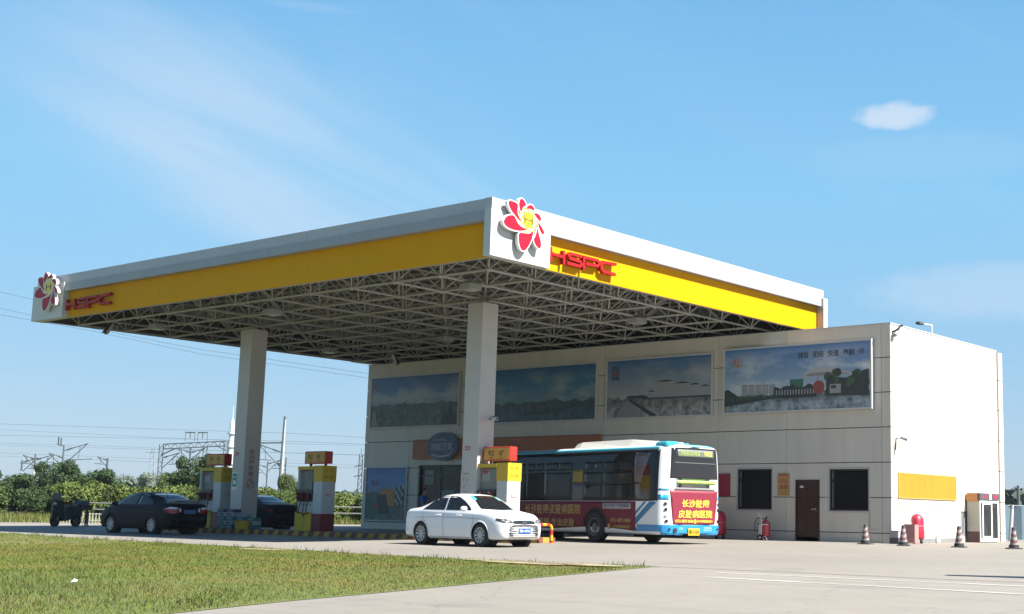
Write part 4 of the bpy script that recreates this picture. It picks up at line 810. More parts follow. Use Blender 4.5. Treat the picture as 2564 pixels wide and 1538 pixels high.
# ------------------------------------------------------------------ vehicles: lofted bodies, glass and lamps laid on them by ray
def pchip(xs, ys, x):
    xs = np.asarray(xs, float); ys = np.asarray(ys, float); h = np.diff(xs); d = np.diff(ys)/h; m = np.zeros(len(xs)); m[0] = d[0]; m[-1] = d[-1]
    for i in range(1, len(xs)-1):
        m[i] = 0 if d[i-1]*d[i] <= 0 else 2*d[i-1]*d[i]/(d[i-1]+d[i])
    i = np.clip(np.searchsorted(xs, x)-1, 0, len(xs)-2); t_ = (x-xs[i])/h[i]
    return (2*t_**3-3*t_**2+1)*ys[i]+(t_**3-2*t_**2+t_)*h[i]*m[i]+(-2*t_**3+3*t_**2)*ys[i+1]+(t_**3-t_**2)*h[i]*m[i+1]
def loft(stations, nx=110):
    """stations: x, zbottom, halfwidth, zbelt, half width of roof/hood edge, ztop -> verts, faces of a closed shell"""
    S_ = np.array(stations, float); xs = S_[:,0]
    X_ = np.linspace(xs[0], xs[-1], nx); f = [pchip(xs, S_[:,k], X_) for k in range(1, 6)]
    vs = []; npt = None
    for i, x in enumerate(X_):
        zb, w_, zs, wt, zt = [float(q[i]) for q in f]
        ctl = [(0,zb),(w_*.75,zb),(w_*.93,zb+.03),(w_*.985,zb+.13),(w_,zb+.45*(zs-zb)),(w_*.995,zb+.72*(zs-zb)),(w_*.97,zs-.03),(w_*.945,zs+.02),(w_*.945+(wt-w_*.945)*.4,zs+(zt-zs)*.42),(w_*.945+(wt-w_*.945)*.8,zs+(zt-zs)*.80),(wt-.02,zt-.05*min(1,(zt-zs)/.15)),(wt*.80,zt-.018),(wt*.4,zt-.003),(0,zt)]
        A = np.array(ctl); s_ = np.arange(len(A)); q = np.linspace(0, len(A)-1, 40)
        Yc = pchip(s_, A[:,0], q); Zc = pchip(s_, A[:,1], q); h = list(zip(Yc, Zc)); ring = [(x, y_, z__) for y_, z__ in h] + [(x, -y_, z__) for y_, z__ in h[-2:0:-1]]
        npt = len(ring); vs += ring
    fs = []
    for i in range(nx-1):
        for j in range(npt):
            a, b_ = i*npt+j, i*npt+(j+1)%npt; fs.append((a, b_, b_+npt, a+npt))
    for base, flip in ((0, False), ((nx-1)*npt, True)):
        c = (vs[base][0], 0, sum(v[2] for v in vs[base:base+npt])/npt); vs.append(c); k = len(vs)-1
        for j in range(npt):
            a, b_ = base+j, base+(j+1)%npt; fs.append((a, b_, k) if not flip else (b_, a, k))
    return vs, fs
class Skin:
    def __init__(s, vs, fs): s.t = BVHTree.FromPolygons([Vector(v) for v in vs], fs); s.vs, s.fs = vs, fs
    def hit(s, a, b_, ax, sg):
        if ax == 'y': o, d = Vector((a, sg*3, b_)), Vector((0,-sg,0))
        elif ax == 'x': o, d = Vector((sg*20, a, b_)), Vector((-sg,0,0))
        else: o, d = Vector((a, b_, 6)), Vector((0,0,-1))
        p, n, _, _ = s.t.ray_cast(o, d)
        if p is not None and n.dot(d) > 0: n = -n
        return p, n
    def patch(s, mb, poly, ax, sg, off=.006, k=None, step=.07, skirt=.03):
        P = [Vector(p) for p in poly]; B_ = []
        for a, b_ in zip(P, P[1:]+P[:1]):
            m = max(1, int((b_-a).length/step)); B_ += [a.lerp(b_, i/m) for i in range(m)]
        n = len(B_); pts = list(B_); xs = [p.x for p in B_]; ys = [p.y for p in B_]
        px, py = np.meshgrid(np.arange(min(xs)+step/2, max(xs), step), np.arange(min(ys)+step/2, max(ys), step)); px, py = px.ravel(), py.ravel()
        ok = inpoly(px, py, [(p.x, p.y) for p in B_]); pts += [Vector((a, b_)) for a, b_ in zip(px[ok], py[ok]) if min((Vector((a,b_))-q).length for q in B_) > step*.35]
        r = geometry.delaunay_2d_cdt(pts, [], [list(range(n))], 1, 1e-5); V_, F_ = r[0], r[2]
        top, low, okk = [], [], []
        for v in V_:
            p, nn_ = s.hit(v.x, v.y, ax, sg)
            if p is None: top.append((0,0,0)); low.append((0,0,0)); okk.append(False)
            else: top.append(tuple(p+nn_*off)); low.append(tuple(p-nn_*skirt)); okk.append(True)
        F_ = [f for f in F_ if all(okk[i] for i in f)]
        def orient(f):
            a, b_, c = Vector(top[f[0]]), Vector(top[f[1]]), Vector(top[f[2]]); nn_ = (b_-a).cross(c-a); d = {'y':Vector((0,sg,0)),'x':Vector((sg,0,0)),'z':Vector((0,0,1))}[ax]
            return tuple(f) if nn_.dot(d) >= 0 else tuple(reversed(f))
        F_ = [orient(f) for f in F_]; m = len(top); E_ = {}
        for f in F_:
            for a, b_ in zip(f, f[1:]+f[:1]): E_[(a,b_)] = True
        side = [(a, a+m, b_+m, b_)[::-1] for a, b_ in E_ if (b_,a) not in E_]
        side = [(a, a+m, b_+m, b_) for a, b_ in E_ if (b_,a) not in E_]
        mb.add(top+low, F_+side, k)
    def line(s, mb, pts, ax, sg, r=.004, k=None, off=.001, step=.06):
        q = []
        for a, b_ in zip(pts, pts[1:]):
            a, b_ = Vector(a), Vector(b_); m = max(1, int((b_-a).length/step)); q += [a.lerp(b_, i/m) for i in range(m)]
        q.append(Vector(pts[-1])); w3 = []
        for v in q:
            p, nn_ = s.hit(v.x, v.y, ax, sg)
            if p is not None: w3.append(p+nn_*off)
        if len(w3) > 1: mb.path(w3, r, 5, k)
TYRE = mat('tyre', (0.022,0.022,0.023), 0.8); RIMG = mat('rim_silver', (0.48,0.49,0.50), 0.3, metal=0.5); WELL = mat('wheel_well', (0.008,0.008,0.008), 0.9)
def wheel(parent, x, y, r, sg, spokes=10, wdt=.2, rim=RIMG, rr=.68, sw=.05):
    mb = MB(); o_ = .5*wdt
    prof = [(r*rr,-o_),(r*.9,-o_),(r*.985,-o_*.8),(r,-o_*.4),(r,o_*.4),(r*.985,o_*.8),(r*.9,o_),(r*rr,o_)]
    mb.lathe(prof, (0,0,0), 'y', 36, caps=False); t_ = mb.build('wheel', TYRE, parent, True); t_.location = (x, y, r)
    mb = MB(); s_ = sg; face = s_*(o_*.75); k = 0
    for q in range(2): pass
    pr_ = [(r*rr*1.0, s_*o_*1.01), (r*rr*.93, s_*o_*.98), (r*rr*.90, s_*o_*.55)] 
    if s_ < 0: pr_ = pr_
    mb.lathe(pr_+[(r*rr*.88, s_*o_*.3)], (0,0,0), 'y', 36, caps=False)
    mb.k = 0; mb.lathe([(r*.17, s_*o_*.2), (r*.17, s_*o_*.86), (r*.09, s_*o_*.95)], (0,0,0), 'y', 16)
    for i in range(spokes):
        a = 2*math.pi*i/spokes; c_, s2 = math.cos(a), math.sin(a); p = Vector((c_,0,s2)); q = Vector((-s2,0,c_)); A, B_ = r*.12, r*rr*.93
        w1, w2 = sw*r/.31*.7, sw*r/.31
        vs = [p*A+q*w1/2, p*A-q*w1/2, p*B_-q*w2/2, p*B_+q*w2/2]; f1, f0 = Vector((0,face*1.08,0)), Vector((0,face*.5,0)); f2 = Vector((0,s_*o_*.9,0))
        V_ = [tuple(vs[0]+f1),tuple(vs[1]+f1),tuple(vs[2]+f2),tuple(vs[3]+f2),tuple(vs[0]+f0),tuple(vs[1]+f0),tuple(vs[2]+f0),tuple(vs[3]+f0)]
        mb.add(V_, [(0,1,2,3),(4,7,6,5),(0,4,5,1),(1,5,6,2),(2,6,7,3),(3,7,4,0)])
    mb.k = 1; mb.lathe([(r*rr*.92, s_*o_*.12), (.001, s_*o_*.12)], (0,0,0), 'y', 24)
    mb.build('rim', [rim, WELL], t_, True)
    return t_
def car(label, cat, loc, rz, st, paint, side_glass, ws, rw, wheels, r=.315, lamps=None, seams=(), glass=GLASS, spokes=10, name='parked_car', clad=None, sw=.05, hw=None):
    C_ = thing(name, label, cat, loc, rz); vs, fs = loft(st); sk = Skin(vs, fs)
    keep = []; 
    for f in fs:
        c = sum((Vector(vs[i]) for i in f), Vector())/len(f)
        if abs(c.y) > .5 and any((c.x-wx)**2+(c.z-r)**2 < (r*1.16)**2 for wx in wheels): continue
        keep.append(f)
    mb = MB(); mb.add(vs, keep); mb.k = 1
    for poly in seams:
        for sg in (1,-1): sk.line(mb, poly, 'y', sg, .0045, 1)
    body = mb.build('body', [paint, mat('seam', (0.05,0.05,0.05), .8)], C_, 'all')
    hwm = st[len(st)//2][2] if hw is None else hw
    mb = MB(); mb.box(wheels[0]-.5,wheels[1]+.5,-.52,.52,.16,.62); mb.box(wheels[0]+.45,wheels[1]-.45,-hwm*.9,hwm*.9,.17,.5)
    for wx in wheels:
        for sg in (1,-1): mb.lathe([(r*1.2,-.02),(r*1.2,.18)], (wx,sg*.62,r), 'y', 20)
    mb.build('underbody', WELL, C_)
    for wx in wheels:
        for sg in (1,-1):
            mb = MB(); q = []
            for i in range(25):
                a = math.radians(-12+204*i/24); px, pz = wx+r*1.17*math.cos(a), r+r*1.17*math.sin(a)
                p, nn_ = sk.hit(px, max(pz,.19), 'y', sg)
                if p is not None: q.append(p+nn_*.002)
            if len(q) > 2: mb.path(q, .017, 6)
            mb.build('wheel_arch', paint if clad is None else clad, C_, True)
    for polys in side_glass:
        for sg in (1,-1):
            mb = MB(); sk.patch(mb, polys, 'y', sg, .005); mb.build('side_window', glass, C_, 'all')
    mb = MB(); sk.patch(mb, ws, 'x', 1, .005); mb.build('windscreen', glass, C_, 'all')
    mb = MB(); sk.patch(mb, rw, 'x', -1, .005); mb.build('rear_window', glass, C_, 'all')
    for wx in wheels:
        for sg in (1,-1): wheel(C_, wx, sg*(hwm-.115), r, sg, spokes, sw=sw)
    return C_, sk
def mirror(C_, x, y, z, paint, sg):
    mb = MB(); mb.M = Matrix.Translation((x, y*sg, z)) @ Matrix.Scale(sg,4,(0,1,0))
    mb.lathe([(.02,-.10),(.06,-.07),(.075,0),(.06,.08),(.02,.11)], (0,.08,0), 'y', 14)
    mb.tube((0,-.02,-.05),(0,.05,-.03),.022,8); o = mb.build('door_mirror', paint, C_, True); return o
def plate(C_, p, nx_, nz_, w_, h_, txt, bgm, ink, name='number_plate'):
    Nn = Vector(nx_).normalized(); A = Vector(nz_).cross(Nn).normalized() ; B_ = Nn.cross(A); p = Vector(p)
    mb = MB(); mb.prism([(-w_/2,-h_/2),(w_/2,-h_/2),(w_/2,h_/2),(-w_/2,h_/2)], tuple(p), tuple(A), tuple(B_), .008)
    if txt: text(mb, txt, tuple(p+Nn*.009), tuple(A), tuple(B_), w_*.88, h_*.55, .002, 1)
    mb.build(name, [bgm, ink], C_)
CARW = mat('car_white', (0.86,0.86,0.85), 0.25, coat=0.6)
ST = [ # x, zb, w, zbelt, wt, ztop
 (-2.24,.36,.50,.62,.40,.70),(-2.20,.28,.66,.78,.55,.90),(-2.10,.235,.765,.90,.62,1.00),(-1.85,.21,.815,.93,.66,1.035),(-1.55,.19,.84,.945,.66,1.07),(-1.2,.18,.85,.955,.61,1.20),(-.85,.175,.853,.95,.585,1.345),(-.50,.175,.853,.94,.59,1.425),(-.12,.175,.853,.93,.59,1.448),(.22,.175,.853,.92,.59,1.42),(.56,.175,.852,.91,.60,1.32),(.88,.175,.85,.90,.62,1.15),(1.17,.175,.848,.885,.66,1.02),(1.42,.18,.84,.87,.68,.965),(1.8,.19,.81,.80,.66,.91),(2.0,.20,.765,.735,.60,.845),(2.12,.22,.70,.68,.53,.775),(2.19,.25,.60,.62,.44,.70),(2.22,.30,.50,.56,.36,.62)]
SG = [[(-1.30,.985),(-1.0,1.20),(-.72,1.325),(-.40,1.372),(-.32,1.372),(-.30,.985)],[(-.24,.985),(-.26,1.37),(-.02,1.37),(.18,1.34),(.44,1.235),(.74,1.06),(.84,.975)]]
WSP = [(-.60,1.015),(-.50,1.25),(-.46,1.375),(0,1.392),(.46,1.375),(.50,1.25),(.60,1.015),(0,.995)]
RWP = [(-.56,1.09),(-.48,1.30),(-.44,1.36),(0,1.38),(.44,1.36),(.48,1.30),(.56,1.09),(0,1.075)]
SEAM = [[(-.28,.95),(-.29,.6),(-.25,.24)],[(.98,.93),(1.02,.7),(.93,.4),(.92,.24)],[(-1.30,.95),(-1.2,.75),(-1.02,.55)],[(-.9,.245),(.92,.245)],[(-1.6,.76),(-.5,.785),(.5,.775),(1.3,.745)]]
wc, sk = car('white saloon car parked facing right in the sun', 'car', (-6.1,-13.60,gz(-13.6)), math.radians(-3.5), ST, CARW, SG, WSP, RWP, (-1.30,1.30), seams=SEAM)
wc.scale = (.965,1,1)
HLG = mat('headlamp_glass', (0.30,0.31,0.32), 0.08, metal=.3); HLD = mat('headlamp_dark', (0.05,0.05,0.055), .15); TLR = mat('tail_lamp_red', (0.35,0.012,0.012), .15)
for sg in (1,-1):
    mb = MB(); sk.patch(mb, [(sg*.38,.655),(sg*.55,.64),(sg*.70,.66),(sg*.775,.72),(sg*.76,.775),(sg*.60,.76),(sg*.42,.715)], 'x', 1, .008, 0, .04)
    h_ = mb.build('headlight', HLD, wc, 'all')
    mb = MB(); sk.patch(mb, [(sg*.50,.66),(sg*.60,.66),(sg*.60,.735),(sg*.50,.72)], 'x', 1, .012, 0, .04); sk.patch(mb, [(sg*.64,.675),(sg*.72,.69),(sg*.72,.75),(sg*.64,.742)], 'x', 1, .012, 0, .04); sk.patch(mb, [(sg*.40,.67),(sg*.47,.665),(sg*.47,.71),(sg*.40,.695)], 'x', 1, .012, 0, .04); mb.build('reflector', HLG, h_, 'all')
    mb = MB(); sk.patch(mb, [(sg*.50,.72),(sg*.76,.72),(sg*.76,.86),(sg*.66,.90),(sg*.52,.88)], 'x', -1, .008, 0, .04); mb.build('taillight', TLR, wc, 'all')
    mirror(wc, .72, .86, 1.02, CARW, sg)
    for hx in (-.38,.52):
        mb = MB(); mb.path([(hx-.24,sg*.845,.84),(hx-.22,sg*.875,.842),(hx-.04,sg*.875,.842),(hx-.02,sg*.845,.84)], .013, 6); mb.build('door_handle', CHROME if hx > 9 else CARW, wc, True)
mb = MB(); sk.patch(mb, [(-.39,.63),(.39,.63),(.39,.705),(.2,.72),(-.2,.72),(-.39,.705)], 'x', 1, .006, 0, .04); mb.k = 1
for zz in (.665,.69): sk.line(mb, [(-.37,zz),(.37,zz)], 'x', 1, .004, 1, .008)
mb.build('grille', [BLACK, CHROME], wc)
mb = MB(); p, n_ = sk.hit(0,.68,'x',1)
for i in range(24):
    a0, a1 = 2*math.pi*i/24, 2*math.pi*(i+1)/24; mb.tube((p.x+.018,.062*math.cos(a0),.68+.062*math.sin(a0)),(p.x+.018,.062*math.cos(a1),.68+.062*math.sin(a1)),.009,6)
for a_, b_ in (((-.03,.05),(0,0)),((.03,.05),(0,0)),((-.05,.03),(-.02,-.05)),((-.02,-.05),(0,0)),((0,0),(.02,-.05)),((.02,-.05),(.05,.03))): mb.tube((p.x+.016,a_[0],.68+a_[1]),(p.x+.016,b_[0],.68+b_[1]),.006,6)
mb.build('badge', CHROME, wc)
mb = MB()
for zz, ww in ((.42,.50),(.37,.53),(.32,.53)): sk.patch(mb, [(-ww,zz),(ww,zz),(ww,zz+.016),(-ww,zz+.016)], 'x', 1, .006, 0, .05)
mb.build('lower_grille', BLACK, wc)
p, _ = sk.hit(0,.44,'x',1); plate(wc, (p.x+.012,.0,.445), (1,0,0), (0,0,1), .44, .14, '湘A·1E762', BLUE, WPAINT)
mb = MB(); sk.patch(mb, [(.44,1.26),(.36,1.26),(.37,1.35),(.42,1.36)], 'x', 1, .008, 0, .03); sk.patch(mb, [(-.40,1.28),(-.52,1.24),(-.50,1.32),(-.44,1.37),(-.36,1.37)], 'x', 1, .008, 0, .03); mb.build('windscreen_sticker', mat('sticker_teal', (0.05,0.35,0.42), .5), wc)
# dark saloon with boot spoiler
CARD = mat('car_navy', (0.004,0.008,0.014), 0.5, spec=.09, coat=0.03)
ST2 = [(-2.25,.40,.55,.66,.46,.74),(-2.20,.27,.70,.86,.60,.99),(-2.10,.22,.79,.94,.66,1.06),(-1.85,.20,.83,.96,.68,1.10),(-1.55,.19,.855,.97,.66,1.14),(-1.2,.18,.865,.97,.62,1.26),(-.8,.175,.868,.965,.60,1.39),(-.35,.175,.868,.955,.60,1.45),(.1,.175,.868,.945,.60,1.46),(.5,.175,.868,.935,.60,1.42),(.85,.175,.866,.925,.62,1.30),(1.2,.175,.863,.905,.65,1.12),(1.5,.18,.855,.88,.68,1.00),(1.8,.19,.83,.82,.66,.93),(2.05,.20,.78,.74,.60,.85),(2.18,.23,.68,.66,.5,.76),(2.25,.30,.52,.56,.38,.62)]
SG2 = [[(-1.40,1.01),(-1.05,1.23),(-.72,1.345),(-.38,1.385),(-.32,1.385),(-.30,1.0)],[(-.24,1.0),(-.26,1.385),(.10,1.39),(.42,1.345),(.75,1.215),(1.05,1.05),(1.12,.985)]]
dc, sk2 = car('dark navy saloon seen from behind under the canopy, fuelling at the far end', 'car', (-22.42,-13.42,gz(-13.4)), math.pi, ST2, CARD, SG2, [(-.60,1.04),(-.48,1.38),(0,1.40),(.48,1.38),(.60,1.04),(0,1.02)], [(-.60,1.13),(-.50,1.33),(-.46,1.385),(0,1.41),(.46,1.385),(.50,1.33),(.60,1.13),(0,1.11)], (-1.28,1.30), seams=SEAM, spokes=7, sw=.07)
for sg in (1,-1):
    mb = MB(); sk2.patch(mb, [(sg*.42,.74),(sg*.58,.70),(sg*.80,.72),(sg*.81,.86),(sg*.72,.93),(sg*.46,.90)], 'x', -1, .008, 0, .04); o_ = mb.build('taillight', TLR, dc, 'all')
    mb = MB(); sk2.patch(mb, [(sg*.44,.88),(sg*.55,.86),(sg*.80,.88),(sg*.72,.94),(sg*.47,.925)], 'x', -1, .012, 0, .03); sk2.patch(mb, [(sg*.33,.76),(sg*.40,.80),(sg*.40,.90),(sg*.35,.90)], 'x', -1, .010, 0, .03); mb.build('clear_lens', mat('clear_lens', (0.8,0.8,0.8), .1), o_, 'all')
    mb = MB(); sk2.patch(mb, [(sg*.5,.62),(sg*.72,.63),(sg*.76,.72),(sg*.6,.71)], 'x', 1, .008, 0, .04); mb.build('headlight', HLG, dc, 'all')
    mirror(dc, .92, .87, 1.03, CARD, sg)
p, _ = sk2.hit(0,.76,'x',-1); plate(dc, (p.x-.012,0,.78), (-1,0,0), (0,0,1), .46, .14, '', mat('plate_dim', (0.06,0.12,0.32), .4), WPAINT)
mb = MB(); mb.path([(-1.98,-.72,1.08),(-2.06,-.70,1.135),(-2.10,-.4,1.16),(-2.11,0,1.165),(-2.10,.4,1.16),(-2.06,.70,1.135),(-1.98,.72,1.08)], .024, 8); mb.tube((-2.0,-.5,1.06),(-2.09,-.5,1.15),.02,6); mb.tube((-2.0,.5,1.06),(-2.09,.5,1.15),.02,6); mb.build('spoiler', mat('spoiler_grey', (0.30,0.31,0.32), .2), dc, True)
mb = MB(); mb.tube((-.75,0,1.40),(-.95,0,1.52),.01,6,r2=.005); mb.build('aerial', BLACK, dc)
CARB = mat('car_bluegrey', (0.012,0.015,0.034), 0.45, spec=.14, coat=0.04)
bc, sk3 = car('dark blue-grey car standing beyond the island, partly hidden by the far column', 'car', (-24.45,-7.95,gz(-8)), math.pi, ST2, CARB, SG2, [(-.60,1.04),(-.48,1.38),(0,1.40),(.48,1.38),(.60,1.04),(0,1.02)], [(-.60,1.13),(-.50,1.33),(-.46,1.385),(0,1.41),(.46,1.385),(.50,1.33),(.60,1.13),(0,1.11)], (-1.28,1.30), seams=SEAM, spokes=7, sw=.07)
for sg in (1,-1):
    mb = MB(); sk3.patch(mb, [(sg*.50,.76),(sg*.80,.78),(sg*.80,.92),(sg*.56,.90)], 'x', -1, .008, 0, .04); mb.build('taillight', mat('tail_dim', (0.12,0.01,0.015), .2), bc, 'all')
    mirror(bc, .92, .87, 1.03, CARB, sg)
# ---- bus
BD0 = (-3.5,-8.4); th = math.radians(12); fwd = Vector((-math.cos(th), math.sin(th), 0)); wdir = Vector((math.sin(th), math.cos(th), 0))
org = Vector((BD0[0],BD0[1],0))+wdir*1.28; gb = -.075
bus = thing('city_bus', 'city bus in blue, white and maroon livery with its tail in the sun', 'bus', (org.x,org.y,gb), math.atan2(fwd.y, fwd.x))
BW = mat('bus_white', (0.80,0.81,0.81), .3, coat=.3, var=.03); BB = mat('bus_blue', (0.015,0.26,0.55), .3, coat=.3); BT = mat('bus_teal', (0.05,0.42,0.58), .3, coat=.3); MAR = mat('bus_maroon', (0.17,0.010,0.028), .45, spec=.3)
BGL = mat('bus_glass_black', (0.012,0.012,0.014), .08, spec=.25); BPA = mat('bus_pane', (0.030,0.034,0.034), .10, var=.4, vscale=1.2, spec=.18); BPL = mat('bus_pane_low', (0.014,0.018,0.02), .1, spec=.25)
PB = [(0,.34),(1.10,.30),(1.235,.34),(1.26,.45),(1.275,.8),(1.28,1.25),(1.265,1.9),(1.235,2.5),(1.19,2.86),(1.13,2.97),(1.0,3.03),(.7,3.065),(0,3.08)]
def bring(x, ins, dz=0):
    q = np.array(PB); s_ = np.arange(len(q)); t_ = np.linspace(0, len(q)-1, 49); yy = pchip(s_, q[:,0], t_); zz = pchip(s_, q[:,1], t_)
    h = [(x, max(0, y_-ins*(min(1, y_/.9))) if y_ > .01 else 0, (z__-1.6)*(1-dz)+1.6) for y_, z__ in zip(yy, zz)]
    return h+[(a, -b_, c) for a, b_, c in h[-2:0:-1]]
xsb = [(-.20,.62,.06),(-.195,.42,.03),(-.17,.30,.015),(-.12,.20,.006),(-.05,.11,.003),(.03,.045,.001),(.12,.012,0)]+[(.3+i*.4,0,0) for i in range(25)]+[(10.32,.01,0),(10.42,.05,.005),(10.48,.12,.02),(10.52,.3,.05)]
vs = []; fs = []
for x, ins, dz in xsb: rg_ = bring(x, ins, dz); npt = len(rg_); vs += rg_
for i in range(len(xsb)-1):
    for j in range(npt): a, b_ = i*npt+j, i*npt+(j+1)%npt; fs.append((a, b_, b_+npt, a+npt))
fs.append(tuple(range(npt))); fs.append(tuple(range(len(xsb)*npt-1, (len(xsb)-1)*npt-1, -1)))
bsk = Skin(vs, fs); WXB = (3.1, 8.35); RWb = .49
keep = [f for f in fs if len(f) > 4 or not (abs(sum(vs[i][1] for i in f)/4) > .9 and False)]
mb = MB(); mb.add(vs, keep); mb.build('body', BW, bus, 'all')
def P_(name, polys, m, ax='y', sg=1, off=.006, par=None, step=.12):
    mb = MB()
    for p in polys: bsk.patch(mb, p, ax, sg, off, None, step, .01)
    return mb.build(name, m, par or bus, 'all')
def R4(a,b_,c,d_): return [(a,c),(b_,c),(b_,d_),(a,d_)]
def archpoly(a, b_, c, d_, wx, rad):
    q = [(a,c)]; 
    if a < wx < b_: q += [(wx+rad*math.cos(t_), max(c, RWb+rad*math.sin(t_))) for t_ in [math.pi-math.pi*i/14 for i in range(15)]]
    return q+[(b_,c),(b_,d_),(a,d_)]
for sg in (1,-1):
    P_('side_panel', [archpoly(1.07,5.6,.40,1.305,3.1,.60), archpoly(5.605,10.3,.40,1.305,8.35,.60)], MAR, 'y', sg)
    P_('window_band', [R4(.06,10.35,1.32,2.90)], BGL, 'y', sg, .005)
    P_('roof_edge', [R4(.12,10.35,2.905,2.985)], BT, 'y', sg, .008)
    P_('skirt_band', [R4(.10,1.065,.40,.50)], BB, 'y', sg, .006)
    P_('stripe', [[(.06,1.30),(.40,1.30),(1.065,.80),(1.065,.60)],[(.55,1.30),(.66,1.30),(1.065,1.0),(1.065,.90)]], mat('bus_stripe', (0.02,0.20,0.38), .35), 'y', sg)
    for a_, b_ in ((1.28,2.72),(2.80,3.72),(4.45,5.95),(6.05,7.0),(7.15,8.4),(8.5,9.6)):
        wdo = P_('side_window', [R4(a_,b_,1.86 if b_ < 3.8 else 1.40,2.24), R4(a_,(a_+b_)/2-.03,2.31,2.57), R4((a_+b_)/2+.03,b_,2.31,2.57)], BPA, 'y', sg, .012)
        if b_ < 3.8: P_('seat_back', [R4(a_,b_,1.38,1.84)], BPL, 'y', sg, .010, wdo)
    P_('end_reflection', [[(1.20,2.82),(.45,2.80),(.75,2.2),(.85,1.9),(1.18,1.9)],[(.75,1.4),(1.1,1.4),(1.12,1.86),(.9,1.86)]], mat('reflection_tint', (0.10,0.095,0.11), .15, var=.3, vscale=3), 'y', sg, .010)  # reflection in the end glass painted as paler patches
    for wx in WXB:
        mb = MB(); n = 24
        for i in range(n+1): pass
        q = [(wx+.60*math.cos(t_), max(.40, RWb+.60*math.sin(t_))) for t_ in [math.pi*i/24 for i in range(25)]]
        bsk.patch(mb, q, 'y', sg, .007, None, .1, .01); mb.build('wheel_well', WELL, bus, 'all')
        mb = MB(); pts = []
        for t_ in [math.pi*i/24 for i in range(25)]:
            p, n_ = bsk.hit(wx+.60*math.cos(t_), max(.40, RWb+.60*math.sin(t_)), 'y', sg)
            if p is not None: pts.append(p+n_*.008)
        mb.path(pts, .022, 6); mb.build('arch_lip', mat('lip_dark', (0.05,0.02,0.02), .7), bus)
        mb = MB(); o_ = .14; mb.lathe([(RWb*.60,-o_),(RWb*.92,-o_),(RWb,-o_*.6),(RWb,o_*.6),(RWb*.92,o_),(RWb*.60,o_)], (0,0,0), 'y', 40, caps=False); wl = mb.build('wheel', TYRE, bus, True); wl.location = (wx, sg*1.17, RWb)
        mb = MB(); mb.lathe([(RWb*.60,sg*o_),(RWb*.58,sg*o_*1.15),(RWb*.54,sg*o_*1.1),(RWb*.50,sg*o_*.3),(RWb*.28,sg*o_*.2),(RWb*.26,sg*o_*.9),(RWb*.12,sg*o_*1.0)], (0,0,0), 'y', 32, caps=False); mb.tube((0,sg*o_*.9,0),(0,sg*o_*1.02,0),RWb*.13,16)
        for i in range(8): a = math.pi*i/4; mb.tube((RWb*.36*math.cos(a),sg*o_*.2,RWb*.36*math.sin(a)),(RWb*.36*math.cos(a),sg*o_*.5,RWb*.36*math.sin(a)),.02,6)
        mb.build('rim', mat('bus_rim', (0.16,0.15,0.15), .6), wl, True)
mb = MB(); mb.box(.5,10,-1.0,1.0,.28,.36); mb.box(.55,1.6,-.9,.9,.22,.3); mb.tube((3.1,-1,RWb),(3.1,1,RWb),.12,10); mb.tube((8.35,-1,RWb),(8.35,1,RWb),.1,10); mb.box(3.9,7.4,-.8,.8,.24,.30); mb.build('chassis', WELL, bus)
def bt(mb, s_, x, z, w_, h_, k=None, off=.008):   # lettering on the side facing the forecourt
    p, n_ = bsk.hit(x, z, 'y', 1); text(mb, s_, (x, p.y+off, z), (-1,0,0), (0,0,1), w_, h_, .004, k)
GOLD = mat('bus_gold', (0.50,0.34,0.09), .5); BYEL = mat('bus_yellow', (0.95,0.72,0.06), .5)
mb = MB(); bt(mb, '长沙肤康皮肤病医院', 5.45, 1.05, 3.15, .33); mb.build('hospital_lettering', GOLD, bus)
mb = MB(); bt(mb, '全国连锁·专治皮肤', 5.55, .62, 2.7, .27); mb.build('slogan_lettering', GOLD, bus)
mb = MB(); bt(mb, '0731-8873 8686', 1.80, .72, 1.0, .12); mb.build('phone_lettering', GOLD, bus)
mb = MB(); bt(mb, '长沙市芙蓉区解放路口', 1.76, .52, .88, .10); mb.build('address_lettering', GOLD, bus)
mb = MB(); 
for x_, z_, s_ in ((2.38,.74,.07),(2.38,.53,.08)):
    p, n_ = bsk.hit(x_, z_, 'y', 1)
    if s_ == .08: mb.prism([(-.09,0),(0,.10),(.09,0),(.055,0),(.055,-.09),(-.055,-.09),(-.055,0)], (x_,p.y+.008,z_), (-1,0,0), (0,0,1), .004)
mb.build('house_symbol', GOLD, bus)
P_('label_plate', [R4(1.30,2.72,1.07,1.25)], mat('plate_pale', (0.42,0.40,0.41), .5), 'y', 1, .010)
mb = MB(); bt(mb, '后门下客｜文明乘车', 2.01, 1.16, 1.28, .12, None, .012); mb.build('label_lettering', mat('ink_grey', (0.12,0.11,0.12), .5), bus)
P_('window_notice', [R4(3.84,4.38,1.92,2.32)], mat('notice_yellow', (0.32,0.24,0.02), .5), 'y', 1, .010)
P_('door_pillar', [R4(3.80,4.36,1.34,1.88)], mat('pillar_grey', (0.13,0.13,0.14), .5), 'y', 1, .009)
mb = MB(); st_ = [(.75,.35,3.06,.30,3.07),(.95,.68,3.05,.55,3.20),(2.1,.78,3.05,.62,3.285),(4.75,.78,3.05,.60,3.27),(5.1,.70,3.05,.55,3.22),(5.4,.62,3.04,.5,3.06)]
V_ = []; 
for x, w_, z0_, wt_, z1_ in st_: V_ += [(x,w_,z0_),(x,wt_,z1_),(x,-wt_,z1_),(x,-w_,z0_)]
F_ = [(0,3,2,1),(20,21,22,23)]
for i in range(5): a = i*4; F_ += [(a,a+1,a+5,a+4),(a+1,a+2,a+6,a+5),(a+2,a+3,a+7,a+6)]
mb.add(V_, F_); mb.build('roof_unit', mat('roof_unit_cream', (0.78,0.76,0.70), .45, var=.06, vscale=2), bus)
